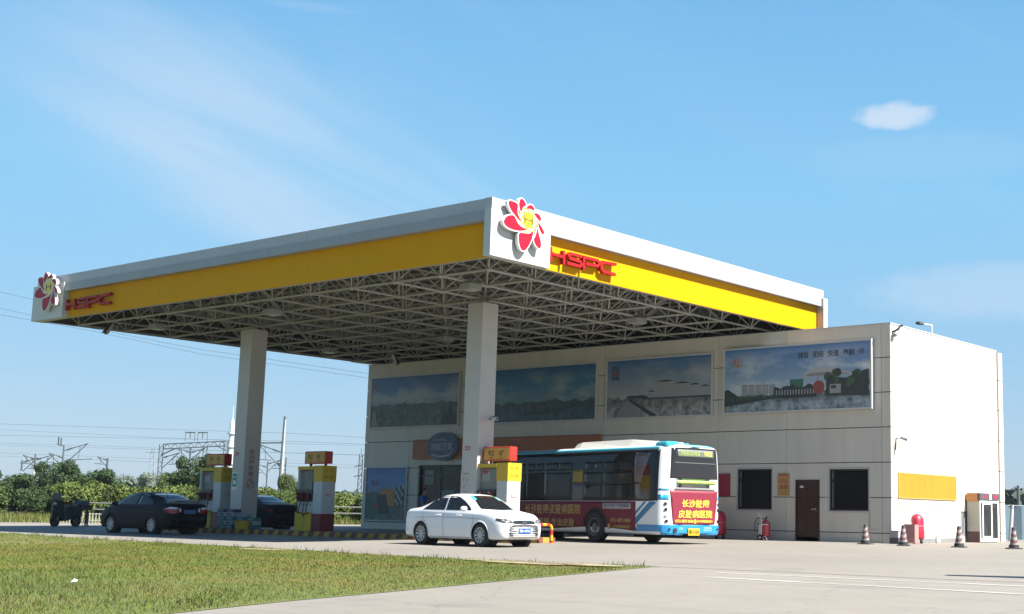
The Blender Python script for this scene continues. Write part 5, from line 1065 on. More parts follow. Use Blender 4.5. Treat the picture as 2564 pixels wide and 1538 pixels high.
mb = MB(); mb.rbox(-.10,.48,.50,1.05,3.0,3.15,.06); mb.box(-.05,.8,.1,.48,3.03,3.11); mb.build('roof_hatch', BT, bus)
def W2(w_): return 1.46-w_
def P2(name, polys, m, off=.006, par=None): return P_(name, [[(W2(a), b_) for a, b_ in p] for p in polys], m, 'x', -1, off, par, .1)
def T2(mb, s_, w_, z_, ww, hh, k=None, off=.012): 
    p, n_ = bsk.hit(W2(w_), z_, 'x', -1); text(mb, s_, (p.x-off, W2(w_), z_), (0,-1,0), (0,0,1), ww, hh, .004, k)
P2('rear_roof_edge', [[(.22,3.0),(2.35,3.0),(2.42,2.98),(2.42,3.06),(.15,3.06),(.15,2.98)]], BT, .01)
rg2 = P2('rear_window', [[(.50,2.02),(2.50,2.02),(2.43,2.93),(2.36,2.965),(.62,2.965),(.55,2.93)]], mat('rear_glass', (0.022,0.022,0.025), .06), .01)
P2('destination_panel', [R4(.76,2.26,2.68,2.91)], mat('dest_panel', (0.15,0.16,0.13), .5), .016, rg2)
mb = MB(); T2(mb, '开往长沙火车站', 1.28, 2.795, .80, .14, 0, .020); mb.build('destination_lettering', mat('dest_green', (0.40,0.55,0.12), .5), rg2); mb = MB(); T2(mb, '902', 2.02, 2.795, .34, .14, 0, .020); mb.build('route_number', mat('dest_yellow', (0.75,0.70,0.12), .5), rg2)
P2('wiper_shelf', [R4(.64,2.38,2.48,2.515)], mat('shelf_grey', (0.07,0.07,0.075), .6), .014, rg2)
P2('advert_strip', [R4(.76,2.36,1.85,1.97)], mat('strip_green', (0.20,0.50,0.08), .5), .008)
P2('advert_strip_inset', [R4(.80,1.60,1.875,1.945),R4(1.66,2.30,1.88,1.94)], mat('strip_lime', (0.62,0.66,0.16), .5), .012)
P2('vent_grille', [[(.64,1.665),(2.40,1.665),(2.25,1.74),(.70,1.74)]], mat('vent_grey', (0.20,0.20,0.19), .6), .008)
P2('rear_advert', [[(.50,1.655),(2.50,1.655),(2.35,.625),(.62,.625)]], mat('advert_red', (0.23,0.014,0.036), .5), .010)
mb = MB(); T2(mb, '长沙肤康', 1.54, 1.265, 1.14, .24); T2(mb, '皮肤病医院', 1.53, .945, 1.40, .24); mb.build('rear_lettering', BYEL, bus)
mb = MB(); T2(mb, '0731-8873 8686', 1.08, .725, .74, .085); T2(mb, '长沙市芙蓉区解放路口', 1.92, .725, .64, .075); p, _ = bsk.hit(W2(1.52),.72,'x',-1); mb.prism([(-.06,0),(0,.075),(.06,0),(.04,0),(.04,-.06),(-.04,-.06),(-.04,0)], (p.x-.012,W2(1.52),.72), (0,-1,0), (0,0,1), .004); mb.build('rear_small_lettering', BYEL, bus)
mb = MB(); bsk.patch(mb, R4(-1.16,1.16,.33,.605), 'x', -1, .035, None, .08, .05)
for sg in (1,-1): bsk.patch(mb, R4(-.09,1.0,.40,.605) if sg > 0 else R4(-.09,1.0,.40,.605), 'y', sg, .03 if 0 else .012, None, .08, .02)
mb.k = 1
for w_ in (.48,2.46): mb.tube((-.2,W2(w_),.48),(-.226,W2(w_),.48),.035,10)
mb.k = 2; text(mb, '公交', (-.237,W2(.92),.50), (0,-1,0), (0,0,1), .16, .07, .004); text(mb, '文明服务', (-.237,W2(2.02),.52), (0,-1,0), (0,0,1), .34, .05, .004); text(mb, '安全行车', (-.237,W2(2.02),.45), (0,-1,0), (0,0,1), .34, .05, .004)
mb.build('rear_bumper', [BB, DARK, mat('bumper_print', (0.5,0.65,0.75), .4)], bus)
mb = MB(); mb.tube((-.255,W2(.68),.44),(-.1,W2(.68),.44),.075,14); mb.build('exhaust_pipe', DARK, bus)
P2('corner_stripe', [R4(.235,.47,1.36,1.52), R4(.235,.47,1.64,1.70), R4(2.50,2.69,1.36,1.52), R4(2.50,2.69,1.64,1.70)], mat('stripe_blue', (0.03,0.32,0.55), .3), .008)
P_('side_stripe', [R4(-.07,.05,1.36,1.52), R4(-.07,.05,1.64,1.70)], MATS['stripe_blue'], 'y', 1, .008)
for w_, dx in ((.38,0),(2.54,0)):
    for i, z_ in enumerate((1.24,1.07,.89,.72)):
        p, n_ = bsk.hit(W2(w_+(i*.012 if w_ < 1 else -i*.012)), z_, 'x', -1); mb = MB(); mb.tube(tuple(p+n_*.0), tuple(p+n_*.02), .05, 16); mb.build('rear_lamp', [mat('lamp_dark', (0.03,0.02,0.025), .2), mat('lamp_dark', (0,0,0)), mat('lamp_pale', (0.5,0.42,0.42), .2), MATS['lamp_dark']][i], bus)
plate(bus, (-.262,W2(1.42),.40), (-1,0,0), (0,0,1), .46, .22, '湘A·Y1639', mat('plate_yellow', (0.62,0.38,0.02), .4), BLACK)
mb = MB(); q = bsk.hit(0,1.7,'x',1)[0]; bsk.patch(mb, R4(-1.1,1.1,1.25,2.85), 'x', 1, .01, None, .1, .01); mb.build('windscreen', BGL, bus, 'all')
# ------------------------------------------------------------------ people and small things on the forecourt
def skinmesh(name, pts, edges, m, parent=None, sub=2):
    me = bpy.data.meshes.new(name); me.from_pydata([p[:3] for p in pts], edges, []); o = bpy.data.objects.new(name, me); COL.objects.link(o)
    md = o.modifiers.new('s', 'SKIN'); md.use_smooth_shade = True; me.skin_vertices.new(name='') if not me.skin_vertices else None
    for i, p in enumerate(pts): me.skin_vertices[0].data[i].radius = (p[3], p[4] if len(p) > 4 else p[3])
    me.skin_vertices[0].data[0].use_root = True
    o.modifiers.new('d', 'SUBSURF').levels = sub; o.modifiers['d'].render_levels = sub
    dg = bpy.context.evaluated_depsgraph_get(); dg.update(); nm = bpy.data.meshes.new_from_object(o.evaluated_get(dg)); bpy.data.objects.remove(o)
    nm.name = name; nm.materials.clear(); nm.materials.append(m)
    for p in nm.polygons: p.use_smooth = True; p.material_index = 0
    o = bpy.data.objects.new(name, nm); COL.objects.link(o)
    if parent: o.parent = parent
    return o
SKINM = mat('skin', (0.42,0.25,0.17), .6); HAIR = mat('hair_black', (0.01,0.009,0.008), .6); SHIRT = mat('shirt_blue', (0.04,0.16,0.50), .8, var=.1, vscale=6); TROU = mat('trousers_navy', (0.02,0.025,0.05), .85)
pe = thing('person', 'person in a bright blue shirt with head bowed by the shop door', 'person', (-16.77,-5.77,gz(-5.77)), math.radians(-60))
# faces local +Y, head bowed over the hands
P = [(0,0,.95,.14,.11),(0,-.01,1.10,.15,.10),(0,-.02,1.27,.17,.11),(0,.0,1.40,.15,.09),(0,.03,1.48,.055),(0,.07,1.56,.065,.07),(0,.10,1.64,.085,.095),(0,.10,1.70,.06,.07),
     (.19,.0,1.38,.06),(.24,.05,1.12,.045),(.16,.26,1.02,.036),(.11,.32,1.01,.03),(-.19,.0,1.38,.06),(-.24,.05,1.12,.045),(-.14,.26,1.04,.036),(-.09,.32,1.04,.03),
     (.10,0,.84,.10),(.11,.02,.48,.07),(.11,-.01,.12,.048),(.12,.10,.04,.042),(.12,.20,.035,.03),(-.10,0,.84,.10),(-.12,.05,.48,.07),(-.12,.04,.12,.048),(-.13,.14,.04,.042),(-.13,.24,.035,.03)]
Ed = [(0,1),(1,2),(2,3),(3,4),(4,5),(5,6),(6,7),(3,8),(8,9),(9,10),(10,11),(3,12),(12,13),(13,14),(14,15),(0,16),(16,17),(17,18),(18,19),(19,20),(0,21),(21,22),(22,23),(23,24),(24,25)]
for base, sx in ((11,1),(15,-1)):      # fingers and thumb
    b0 = P[base]
    for i, (dx, dy, dz, l) in enumerate(((-.022,.05,-.01,1),(-.008,.06,-.02,1),(.008,.055,-.025,1),(.022,.045,-.03,.8))):
        k = len(P); P += [(b0[0]+sx*dx,b0[1]+dy*.8,b0[2]+dz,.009),(b0[0]+sx*dx*.9,b0[1]+dy*1.5,b0[2]+dz-.03,.008)]; Ed += [(base,k),(k,k+1)]
    k = len(P); P.append((b0[0]-sx*.04,b0[1]+.02,b0[2]-.005,.010)); P.append((b0[0]-sx*.05,b0[1]+.05,b0[2]-.015,.009)); Ed += [(base,k),(k,k+1)]
skinmesh('body', P, Ed, SKINM, pe)
skinmesh('shirt', [(0,0,1.0,.17,.13),(0,-.01,1.12,.175,.125),(0,-.02,1.28,.19,.13),(0,.0,1.41,.165,.10),(0,.015,1.455,.075),(.20,.0,1.38,.078),(.245,.04,1.20,.065),(-.20,.0,1.38,.078),(-.245,.04,1.20,.065)], [(0,1),(1,2),(2,3),(3,4),(3,5),(5,6),(3,7),(7,8)], SHIRT, pe)
skinmesh('trousers', [(0,0,.98,.155,.125),(0,0,.90,.15,.12),(.10,0,.80,.115),(.115,.02,.48,.085),(.112,0,.13,.07),(-.10,0,.80,.115),(-.122,.05,.48,.085),(-.12,.045,.13,.07)], [(0,1),(1,2),(2,3),(3,4),(1,5),(5,6),(6,7)], TROU, pe)
skinmesh('hair', [(0,.05,1.63,.085,.09),(0,.07,1.70,.092,.09),(0,.10,1.745,.075,.07)], [(0,1),(1,2)], HAIR, pe)
mb = MB()
for sx in (-1,1): mb.lathe([(0,-.008),(.010,0),(0,.008)], (sx*.03,.19,1.645), 'y', 8); mb.lathe([(0,-.012),(.022,0),(0,.012)], (sx*.09,.10,1.63), 'x', 8)
mb.lathe([(.0,-.02),(.014,.0),(0,.02)], (0,.20,1.615), 'z', 8); mb.box(-.022,.022,.178,.186,1.578,1.586); mb.build('face_features', mat('face_shade', (0.25,0.13,0.09), .7), pe)

# cones
def cone(label, x, y, rz):
    c = thing('traffic_cone', label, 'traffic cone', (x,y,gz(y)), rz, 'striped traffic cones along the end wall')
    mb = MB(); mb.rbox(-.21,.21,-.21,.21,0,.035,.015); mb.lathe([(.155,.035),(.15,.12),(.125,.13)], (0,0,0), 'z', 20); mb.build('rubber_base', mat('cone_rubber', (0.035,0.035,0.035), .8), c)
    mb = MB(); n = 24; zs_ = [i*.02 for i in range(26)]
    for i in range(len(zs_)-1):
        for j in range(n):
            a0, a1 = 2*math.pi*j/n, 2*math.pi*(j+1)/n; r0_, r1_ = .122-.135*zs_[i], .122-.135*zs_[i+1]; am = (a0+a1)/2
            ph = (zs_[i]+.055*abs(math.sin(am)*1.0))/.088; k = int(ph) % 2
            if zs_[i] > .42: k = 2
            mb.add([(r0_*math.cos(a0),r0_*math.sin(a0),.125+zs_[i]),(r0_*math.cos(a1),r0_*math.sin(a1),.125+zs_[i]),(r1_*math.cos(a1),r1_*math.sin(a1),.125+zs_[i+1]),(r1_*math.cos(a0),r1_*math.sin(a0),.125+zs_[i+1])], [(0,1,2,3)], k)
    mb.lathe([(.060,0),(.050,.02),(.035,.03)], (0,0,.62), 'z', 16, 2)
    mb.build('striped_cone', [mat('cone_dirty_white', (0.34,0.31,0.30), .6, var=.15, vscale=8), mat('cone_dull_red', (0.17,0.075,0.07), .7, var=.2, vscale=8), mat('cone_top', (0.05,0.05,0.05), .7)], c)
cone('striped cone standing in front of the shaded wall, nearest the dark window', -.02,-1.78,.1)
cone('striped cone beside the pink cabinet at the building corner', 1.62,-2.3,.5)
cone('striped cone in front of the grey hatch of the end wall', 3.5,-2.26,.2)
cone('striped cone farthest right, in front of the glazed booth', 5.27,-2.25,.7)
# extinguisher trolleys
def wheel_s(par, x, y, r, m=None):
    mb = MB(); mb.lathe([(r*.5,-.03),(r,-.03),(r,.03),(r*.5,.03)], (0,0,0), 'x', 18); mb.k = 1; mb.lathe([(.02,-.045),(r*.45,-.02),(r*.45,.02),(.02,.045)], (0,0,0), 'x', 12)
    o = mb.build('wheel', [TYRE, CHROME], par); o.location = (x,y,r)
t_ = thing('extinguisher_trolley', 'red fire extinguisher on a white-framed two-wheeled trolley by the brown door', 'fire extinguisher', (-4.76,-.62,0), .25)
mb = MB(); mb.lathe([(.10,.10),(.15,.14),(.155,.55),(.13,.64),(.05,.70),(.04,.74)], (.10,0,0), 'z', 20); mb.build('cylinder', mat('ext_red', (0.55,0.02,0.05), .3, coat=.4), t_)
mb = MB(); mb.box(.07,.13,-.03,.03,.74,.80); mb.tube((.10,0,.80),(.2,0,.83),.012,6); mb.build('valve', BLACK, t_)
mb = MB(); mb.path([(-.02,-.17,.10),(.0,-.17,.55),(-.03,-.17,.80),(-.18,-.15,.93),(-.24,-.05,.94),(-.24,.05,.94),(-.18,.15,.93),(-.03,.17,.80),(.0,.17,.55),(-.02,.17,.10)], .018, 8); mb.tube((-.02,-.17,.55),(.25,-.17,.56),.016,6); mb.tube((-.02,-.17,.3),(-.02,.17,.3),.014,6); mb.path([(.1,-.2,.02),(.0,-.17,.12),(.12,-.17,.14),(.22,-.2,.02)], .014, 6); mb.build('frame', WPAINT, t_)
mb = MB(); mb.path([(.10,-.05,.74),(-.16,-.17,.78),(-.26,-.17,.60),(-.25,-.17,.36),(-.16,-.17,.30),(-.13,-.17,.5),(-.15,-.17,.62)], .016, 6); mb.k = 1
for i in range(4): mb.box(-.12,-.02,-.19,-.17,.22+i*.085,.26+i*.085)
mb.build('hose', [DARK, WPAINT], t_)
for sy in (-.2,.2): 
    mb = MB(); mb.lathe([(.05,-.03),(.10,-.03),(.10,.03),(.05,.03)], (0,0,0), 'y', 18); mb.k = 1; mb.lathe([(.02,-.04),(.05,-.02),(.05,.02),(.02,.04)], (0,0,0), 'y', 12); o = mb.build('wheel', [TYRE, CHROME], t_); o.location = (-.05,sy,.10)
def cover(label, x, y, rz, h=1.0, w_=.26, top=.12):
    t_ = thing('covered_trolley', label, 'covered extinguisher', (x,y,gz(y)), rz, 'fire extinguisher trolleys under red covers')
    mb = MB(); n = 20; L_ = [(.14,w_*.72,.20),(.2,w_*.95,.24),(.45,w_,.26),(.58,w_*.93,.25),(.60,w_*.93,.25),(.8,w_*.98,.24),(h*.9,w_*.86,.20),(h*.96,w_*.6,.15),(h,w_*.25,.08)]
    V_ = []; r_ = random.Random(int(x*100)); 
    for z_, a_, b_ in L_: V_ += [((a_*(1+.05*math.sin(5*t2+z_*9)))*math.cos(t2)-.05*z_, b_*(1+.05*math.sin(4*t2))*math.sin(t2), z_) for t2 in [2*math.pi*i/n for i in range(n)]]
    F_ = [(i*n+j,i*n+(j+1)%n,(i+1)*n+(j+1)%n,(i+1)*n+j) for i in range(len(L_)-1) for j in range(n)] + [tuple((len(L_)-1)*n+j for j in range(n)), tuple(range(n-1,-1,-1))]
    mb.add(V_, F_); mb.build('cover', mat('cover_red', (0.58,0.015,0.05), .45, var=.12, vscale=5), t_, 'all')
    mb = MB(); mb.path([((w_*.95+.01)*math.cos(t2)-.03, .262*math.sin(t2), .59) for t2 in [2*math.pi*i/24 for i in range(25)]], .010, 5); mb.build('strap', mat('strap_pale', (0.65,0.35,0.33), .6), t_)
    for sx in (-.13,.13): 
        mb = MB(); mb.lathe([(.04,-.03),(.09,-.03),(.09,.03),(.04,.03)], (0,0,0), 'x', 16); mb.k = 1; mb.lathe([(.01,-.04),(.04,-.02),(.04,.02),(.01,.04)], (0,0,0), 'x', 12); o = mb.build('wheel', [TYRE, GREY], t_); o.location = (sx,-.08,.09)
    return t_
cover('red covered extinguisher trolley against the sunlit end wall', .5,1.0,.15,1.0,.22)
cover('red covered extinguisher trolley half hidden behind the bus tail', -6.62,-.6,.3,1.02,.22)
t_ = thing('fire_cabinet', 'pale pink metal cabinet with dark side beside the red cover', 'cabinet', (.62,.18,0), .1)
mb = MB(); mb.box(-.16,.20,-.15,.22,.03,.63); mb.k = 1; mb.box(-.175,-.16,-.16,.23,.02,.64); mb.k = 0; mb.box(.2,.206,-.13,.2,.42,.60); mb.box(.2,.206,-.13,.2,.06,.38); mb.build('body', [mat('cab_pink', (0.50,0.24,0.22), .5, var=.08), DGREY], t_)
mb = MB(); mb.box(-.18,.21,-.165,.235,.632,.65); mb.build('lid', mat('cab_rim', (0.45,0.12,0.11), .5), t_)
t_ = thing('grey_box', 'low grey box with black base at the building corner', 'box', (.36,-.42,0), .1)
mb = MB(); mb.rbox(-.15,.15,-.12,.12,.20,.42,.01); mb.k = 1; mb.box(-.155,.155,-.125,.125,0,.2); mb.build('body', [mat('box_grey', (0.36,0.32,0.34), .6), DGREY], t_); mb = MB(); mb.box(-.155,.155,-.125,.125,.42,.435); mb.build('lid', GREY, t_)
for i, (x_, y_) in enumerate(((-19.2,-3.6),(-18.75,-3.3),(-18.3,-3.0))):
    t_ = thing('blue_crate', ['low blue crate beside the advertising poster, farthest from the white car','low blue crate between two others under the advertising poster','low blue crate behind the tail of the white car'][i], 'crate', (x_,y_,gz(y_)), .1, 'blue crates in front of the shop')
    mb = MB(); mb.prism([(-.19,0),(.19,0),(.22,.22),(-.22,.22)], (0,.15,0), X, Z, .30); mb.build('body', mat('crate_blue', (0.02,0.045,0.20), .5), t_)
    mb = MB(); mb.lathe([(.03,0),(.04,.01),(.04,.14),(.02,.18)], (0,0,.2), 'z', 10); mb.build('bottle', mat('bottle_white', (0.35,0.38,0.40), .4), t_)
# glazed booth against the end wall
t_ = thing('glazed_booth', 'small booth with cream side, brick-red plinth and white glazed door', 'booth', (0,0,0))
kx0, kx1, ky0, ky1 = .06, .56, 5.90, 7.62
mb = MB(); mb.box(kx0,kx1,ky0,ky0+.05,.40,1.52); mb.box(kx0,kx0+.05,ky0+.05,ky1,.0,1.8); mb.box(kx0+.05,kx1-.06,ky1-.05,ky1,0,1.8); mb.box(kx0+.05,kx1-.1,ky0+.05,ky1-.05,1.45,1.5); mb.build('wall', mat('booth_cream', (0.55,0.53,0.44), .6, var=.08, vscale=2), t_)
mb = MB(); mb.box(kx0-.01,kx1-.05,ky0-.012,ky0+.05,0,.398); mb.box(kx1-.05,kx1-.01,ky0-.012,ky0+.03,0,.398); mb.build('plinth', mat('booth_brick', (0.15,0.08,0.07), .8, var=.2, vscale=10), t_)
mb = MB(); mb.box(kx0-.02,kx1-.04,ky0-.03,ky0+.05,1.522,1.81); mb.build('orange_band', mat('booth_orange', (0.62,0.27,0.08), .5), t_)
mb = MB(); mb.box(kx1-.06,kx1+.03,ky0-.03,ky1+.02,1.57,1.82); mb.box(kx0,kx1-.06,ky0+.05,ky1,1.80,1.82); sb = mb.build('sign_board', mat('booth_sign', (0.09,0.08,0.09), .5), t_)
mb = MB()
text(mb, '公共', (kx1+.031,ky0+.42,1.69), Y, Z, .44, .16, .006); text(mb, '厕所', (kx1+.031,ky1-.36,1.69), Y, Z, .44, .16, .006); mb.build('sign_lettering', mat('booth_letter', (0.50,0.05,0.10), .5), sb)
mb = MB(); mb.box(kx1+.031,kx1+.036,ky0+.84,ky0+1.02,1.585,1.80); mb.k = 1; mb.box(kx1+.036,kx1+.038,ky0+.90,ky0+.96,1.60,1.72); mb.lathe([(.028,0),(.028,.002)], (kx1+.036,ky0+.93,1.755), 'x', 12); mb.build('figure_symbol', [WPAINT, DGREY], sb)
mb = MB(); f = .07; ya, yb, za, zb3 = ky0+.03, ky1, .03, 1.565
for q in ((ya,yb,za,za+.12),(ya,yb,zb3-.10,zb3),(ya,ya+f,za+.12,zb3-.1),(yb-f,yb,za+.12,zb3-.1),(ya+.22,ya+.32,za+.12,zb3-.1),(ya+1.02,ya+1.12,za+.12,zb3-.1),(ya+.32,ya+1.02,za+.12,za+.2),(ya+.32,ya+1.02,zb3-.16,zb3-.1)): mb.box(kx1-.045,kx1+.0,q[0],q[1],q[2],q[3])
dr = mb.build('glazed_door', WPAINT, t_)
mb = MB(); mb.box(kx1-.03,kx1-.02,ya+f,yb-f,za+.12,zb3-.1); mb.build('pane', mat('booth_glass', (0.05,0.05,0.05), .05, alpha=.55, spec=.3), dr)
mb = MB(); mb.box(kx0+.06,kx0+.10,ky0+.06,ky1-.06,.05,1.44); mb.build('inner_wall', mat('booth_inner', (0.10,0.09,0.09), .8), t_)
mb = MB(); mb.box(kx1-.25,kx1-.08,ky0+1.3,ky0+1.5,.45,.72); mb.k = 1; mb.box(kx1-.25,kx1-.08,ky0+1.25,ky0+1.5,.15,.45); mb.box(kx1-.3,kx1-.1,ky0+.7,ky0+.9,.15,.55); mb.lathe([(.07,0),(.05,.15),(.0,.18)], (kx1-.2,ky0+.8,.55), 'z', 10); mb.build('stored_goods', [mat('goods_crimson', (0.42,0.02,0.06), .6), mat('goods_pale', (0.40,0.40,0.38), .6)], t_)
t_ = thing('metal_fence', 'blue-grey sheet metal fence beyond the end of the shop', 'fence', (0,0,0))
mb = MB(); p0, p1 = Vector((-3.0,14.6,0)), Vector((16,27.2,0)); n = 60; dd = (p1-p0)/n; nn_ = Vector((-dd.y,dd.x,0)).normalized()
q = [p0+dd*i+nn_*(.05 if i % 2 else -.02) for i in range(n+1)]; V_ = []
for p in q: V_ += [(p.x,p.y,-.05),(p.x,p.y,1.46),(p.x-nn_.x*.03,p.y-nn_.y*.03,1.46),(p.x-nn_.x*.03,p.y-nn_.y*.03,-.05)]
F_ = []
for i in range(n): a = i*4; F_ += [(a,a+4,a+5,a+1),(a+1,a+5,a+6,a+2),(a+2,a+6,a+7,a+3)]
mb.add(V_, F_); mb.build('sheeting', mat('fence_sheet', (0.16,0.24,0.29), .5, var=.12, vscale=1.5), t_)
mb = MB(); mb.tube(tuple(p0+Vector((0,0,1.47))), tuple(p1+Vector((0,0,1.47))), .03, 6); mb.build('top_rail', mat('fence_rail', (0.30,0.34,0.34), .5), t_)
t_ = thing('white_post', 'white concrete post leaning beside the metal fence', 'post', (-.66,11.6,0)); mb = MB()
mb.tube((0,0,0),(.15,-.12,1.32),.085,12,r2=.07); mb.build('shaft', WPAINT, t_); mb = MB(); mb.tube((.155,-.125,1.34),(.16,-.13,1.46),.075,12); mb.build('cap', mat('post_cap', (0.45,0.48,0.48), .5), t_)

# moped and the second machine beyond it
t_ = thing('moped', 'dark green step-through moped with grey rear box parked at the forecourt edge', 'moped', (-34.3,-10.15,gz(-10)), math.radians(-66)); t_.scale = (1.12,1.2,1.12)
t_.scale = (1.15,1.35,1.12)
MG = mat('moped_green', (0.016,0.035,0.03), .5, spec=.2); MGY = mat('moped_grey', (0.06,0.08,0.10), .6)
def lw(par, x, r, wd_=.09, nm='wheel'):
    mb = MB(); mb.lathe([(r*.62,-wd_/2),(r*.95,-wd_/2),(r,0),(r*.95,wd_/2),(r*.62,wd_/2)], (0,0,0), 'y', 24, caps=False); mb.k = 1; mb.lathe([(r*.62,-wd_*.3),(r*.2,-wd_*.35),(r*.2,wd_*.35),(r*.62,wd_*.3)], (0,0,0), 'y', 20); o = mb.build(nm, [TYRE, DGREY], par); o.location = (x,0,r); return o
lw(t_, .62, .23); lw(t_, -.55, .23, .11)
st_ = [(-.75,.45,.04,.62,.03,.70),(-.68,.38,.14,.66,.10,.76),(-.45,.34,.19,.66,.15,.80),(-.15,.30,.18,.60,.16,.76),(.02,.26,.17,.40,.14,.45),(.25,.22,.17,.30,.14,.34),(.40,.24,.2,.40,.17,.50),(.46,.3,.22,.72,.20,.92),(.55,.34,.20,.78,.14,.98),(.66,.42,.12,.72,.08,.92),(.72,.5,.05,.66,.03,.8)]
v_, f_ = loft(st_, 60); mb = MB(); mb.add(v_, f_); mb.build('body', MG, t_, 'all')
mb = MB(); mb.rbox(-.62,-.02,-.14,.14,.77,.86,.03); mb.build('seat', BLACK, t_)
mb = MB(); mb.rbox(-1.0,-.60,-.21,.21,.72,1.02,.06); mb.box(-.95,-.62,-.02,.02,.6,.74); mb.build('rear_box', MGY, t_)
mb = MB(); mb.path([(.50,-.34,1.02),(.48,-.18,1.04),(.52,0,1.0),(.48,.18,1.04),(.50,.34,1.02)], .017, 8); mb.rbox(.44,.62,-.10,.10,.92,1.05,.03); mb.build('handlebar', DARK, t_)
mb = MB(); mb.prism([(-.17,.0),(.17,.0),(.14,.30),(-.14,.30)], (.60,0,.98), Y, Z, .012); mb.build('wind_shield', mat('shield_blue', (0.04,0.06,0.09), .2), t_)
mb = MB(); mb.lathe([(.0,-.02),(.07,0),(.075,.02)], (.68,0,.86), 'x', 14); mb.build('headlight', HLG, t_)
for sg in (1,-1):
    mb = MB(); mb.tube((.50,sg*.30,1.03),(.46,sg*.36,1.18),.007,5); mb.lathe([(.0,-.012),(.05,0),(.0,.012)], (.46,sg*.37,1.2), 'x', 12); mb.build('mirror', BLACK, t_)
mb = MB(); mb.tube((.50,.1,.85),(.62,.09,.25),.025,8); mb.tube((.50,-.1,.85),(.62,-.09,.25),.025,8); mb.tube((-.2,.16,.25),(-.3,.24,.02),.012,6); mb.build('fork', GREY, t_)
t_ = thing('bicycle', 'old bicycle with front basket and curved stand behind the green moped', 'bicycle', (-34.9,-8.9,gz(-8.9)), math.radians(-25))
for x_ in (-.52,.52):
    mb = MB(); r_ = .33; mb.path([(r_*math.cos(a), 0, r_*math.sin(a)) for a in [2*math.pi*i/28 for i in range(29)]], .020, 6); mb.k = 1
    for i in range(12): a = math.pi*i/6; mb.tube((0,0,0),(r_*math.cos(a),0,r_*math.sin(a)),.003,4)
    o = mb.build('wheel', [TYRE, ALU], t_); o.location = (x_,0,.35)
mb = MB()
for a_, b_ in (((-.52,0,.35),(-.1,0,.30)),((-.1,0,.30),(-.22,0,.85)),((-.52,0,.35),(-.2,0,.75)),((-.1,0,.3),(.38,0,.78)),((-.2,0,.72),(.38,0,.82)),((.36,0,.92),(.52,0,.35))): mb.tube(a_,b_,.017,6)
mb.path([(.30,-.28,.98),(.36,-.1,1.0),(.36,.1,1.0),(.30,.28,.98)], .013, 6); mb.path([(-.25,-.12,.02),(-.45,-.1,.10),(-.52,-.08,.35)], .012, 6); mb.path([(-.25,.12,.02),(-.45,.1,.10),(-.52,.08,.35)], .012, 6); mb.build('frame', mat('bike_brown', (0.07,0.03,0.025), .5), t_)
mb = MB(); mb.rbox(-.36,-.10,-.08,.08,.86,.92,.02); mb.build('saddle', BLACK, t_)
mb = MB(); mb.rbox(.44,.72,-.16,.16,.72,.94,.02); mb.build('basket', mat('basket_olive', (0.06,0.06,0.035), .7), t_)
# ------------------------------------------------------------------ verge, fences, shrubs and trees
def leafmat(name, col, dark, light):
    if name in MATS: return MATS[name]
    m = mat(name, col, .75, spec=.2); t = m.node_tree; b = t.nodes['Principled BSDF']
    oi = t.nodes.new('ShaderNodeNewGeometry'); r = t.nodes.new('ShaderNodeValToRGB'); t.links.new(oi.outputs['Random Per Island'], r.inputs[0])
    e = r.color_ramp.elements; e[0].color = tuple(v*ALB for v in dark)+(1,); e[1].color = tuple(v*ALB for v in light)+(1,); q = e.new(.5); q.color = tuple(v*ALB for v in col)+(1,)
    t.links.new(r.outputs[0], b.inputs['Base Color']); b.inputs['Subsurface Weight'].default_value = 0; return m
LEAF = [leafmat('leaf_mid', (0.062,0.10,0.024), (0.03,0.055,0.014), (0.10,0.14,0.035)),
        leafmat('leaf_light', (0.105,0.145,0.03), (0.055,0.09,0.018), (0.16,0.20,0.045)),
        leafmat('leaf_dark', (0.035,0.07,0.02), (0.018,0.038,0.012), (0.06,0.10,0.028)),
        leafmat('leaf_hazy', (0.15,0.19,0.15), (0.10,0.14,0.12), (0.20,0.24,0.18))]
BARK = mat('bark', (0.10,0.075,0.05), .9, var=.3, vscale=4)
CM = {}
def crown_mesh(key, blobs, n, size, seed):
    """leaf clumps spread over and inside lobes"""
    rs = np.random.RandomState(seed); P = []; 
    wts = np.array([b[3]*b[4]*b[5] for b in blobs])**.67; wts /= wts.sum()
    idx = rs.choice(len(blobs), n, p=wts); B_ = np.array(blobs)[idx]
    d = rs.normal(size=(n,3)); d /= np.linalg.norm(d, axis=1)[:,None]; rad = rs.uniform(.45, 1.0, n)**.45*rs.choice([1,1,1.12,.8], n)
    c = B_[:,:3]+d*B_[:,3:6]*rad[:,None]
    c[:,2] = np.maximum(c[:,2], .05)
    nrm = d*.8+rs.normal(size=(n,3))*.55; nrm[:,2] += .25; nrm /= np.linalg.norm(nrm, axis=1)[:,None]
    a = np.cross(nrm, rs.normal(size=(n,3))); a /= np.linalg.norm(a, axis=1)[:,None]; b_ = np.cross(nrm, a); s_ = size*rs.uniform(.6, 1.4, n)[:,None]
    V_ = np.stack([c-a*s_, c-b_*s_*.55+nrm*s_*.15, c+a*s_, c+b_*s_*.55+nrm*s_*.15], 1).reshape(-1,3)
    me = bpy.data.meshes.new('foliage'); me.vertices.add(4*n); me.vertices.foreach_set('co', V_.astype('f').ravel()); me.loops.add(4*n); me.loops.foreach_set('vertex_index', np.arange(4*n, dtype='i')); me.polygons.add(n)
    me.polygons.foreach_set('loop_start', np.arange(n, dtype='i')*4); me.polygons.foreach_set('loop_total', np.full(n, 4, 'i')); me.update(); CM[key] = me; return me
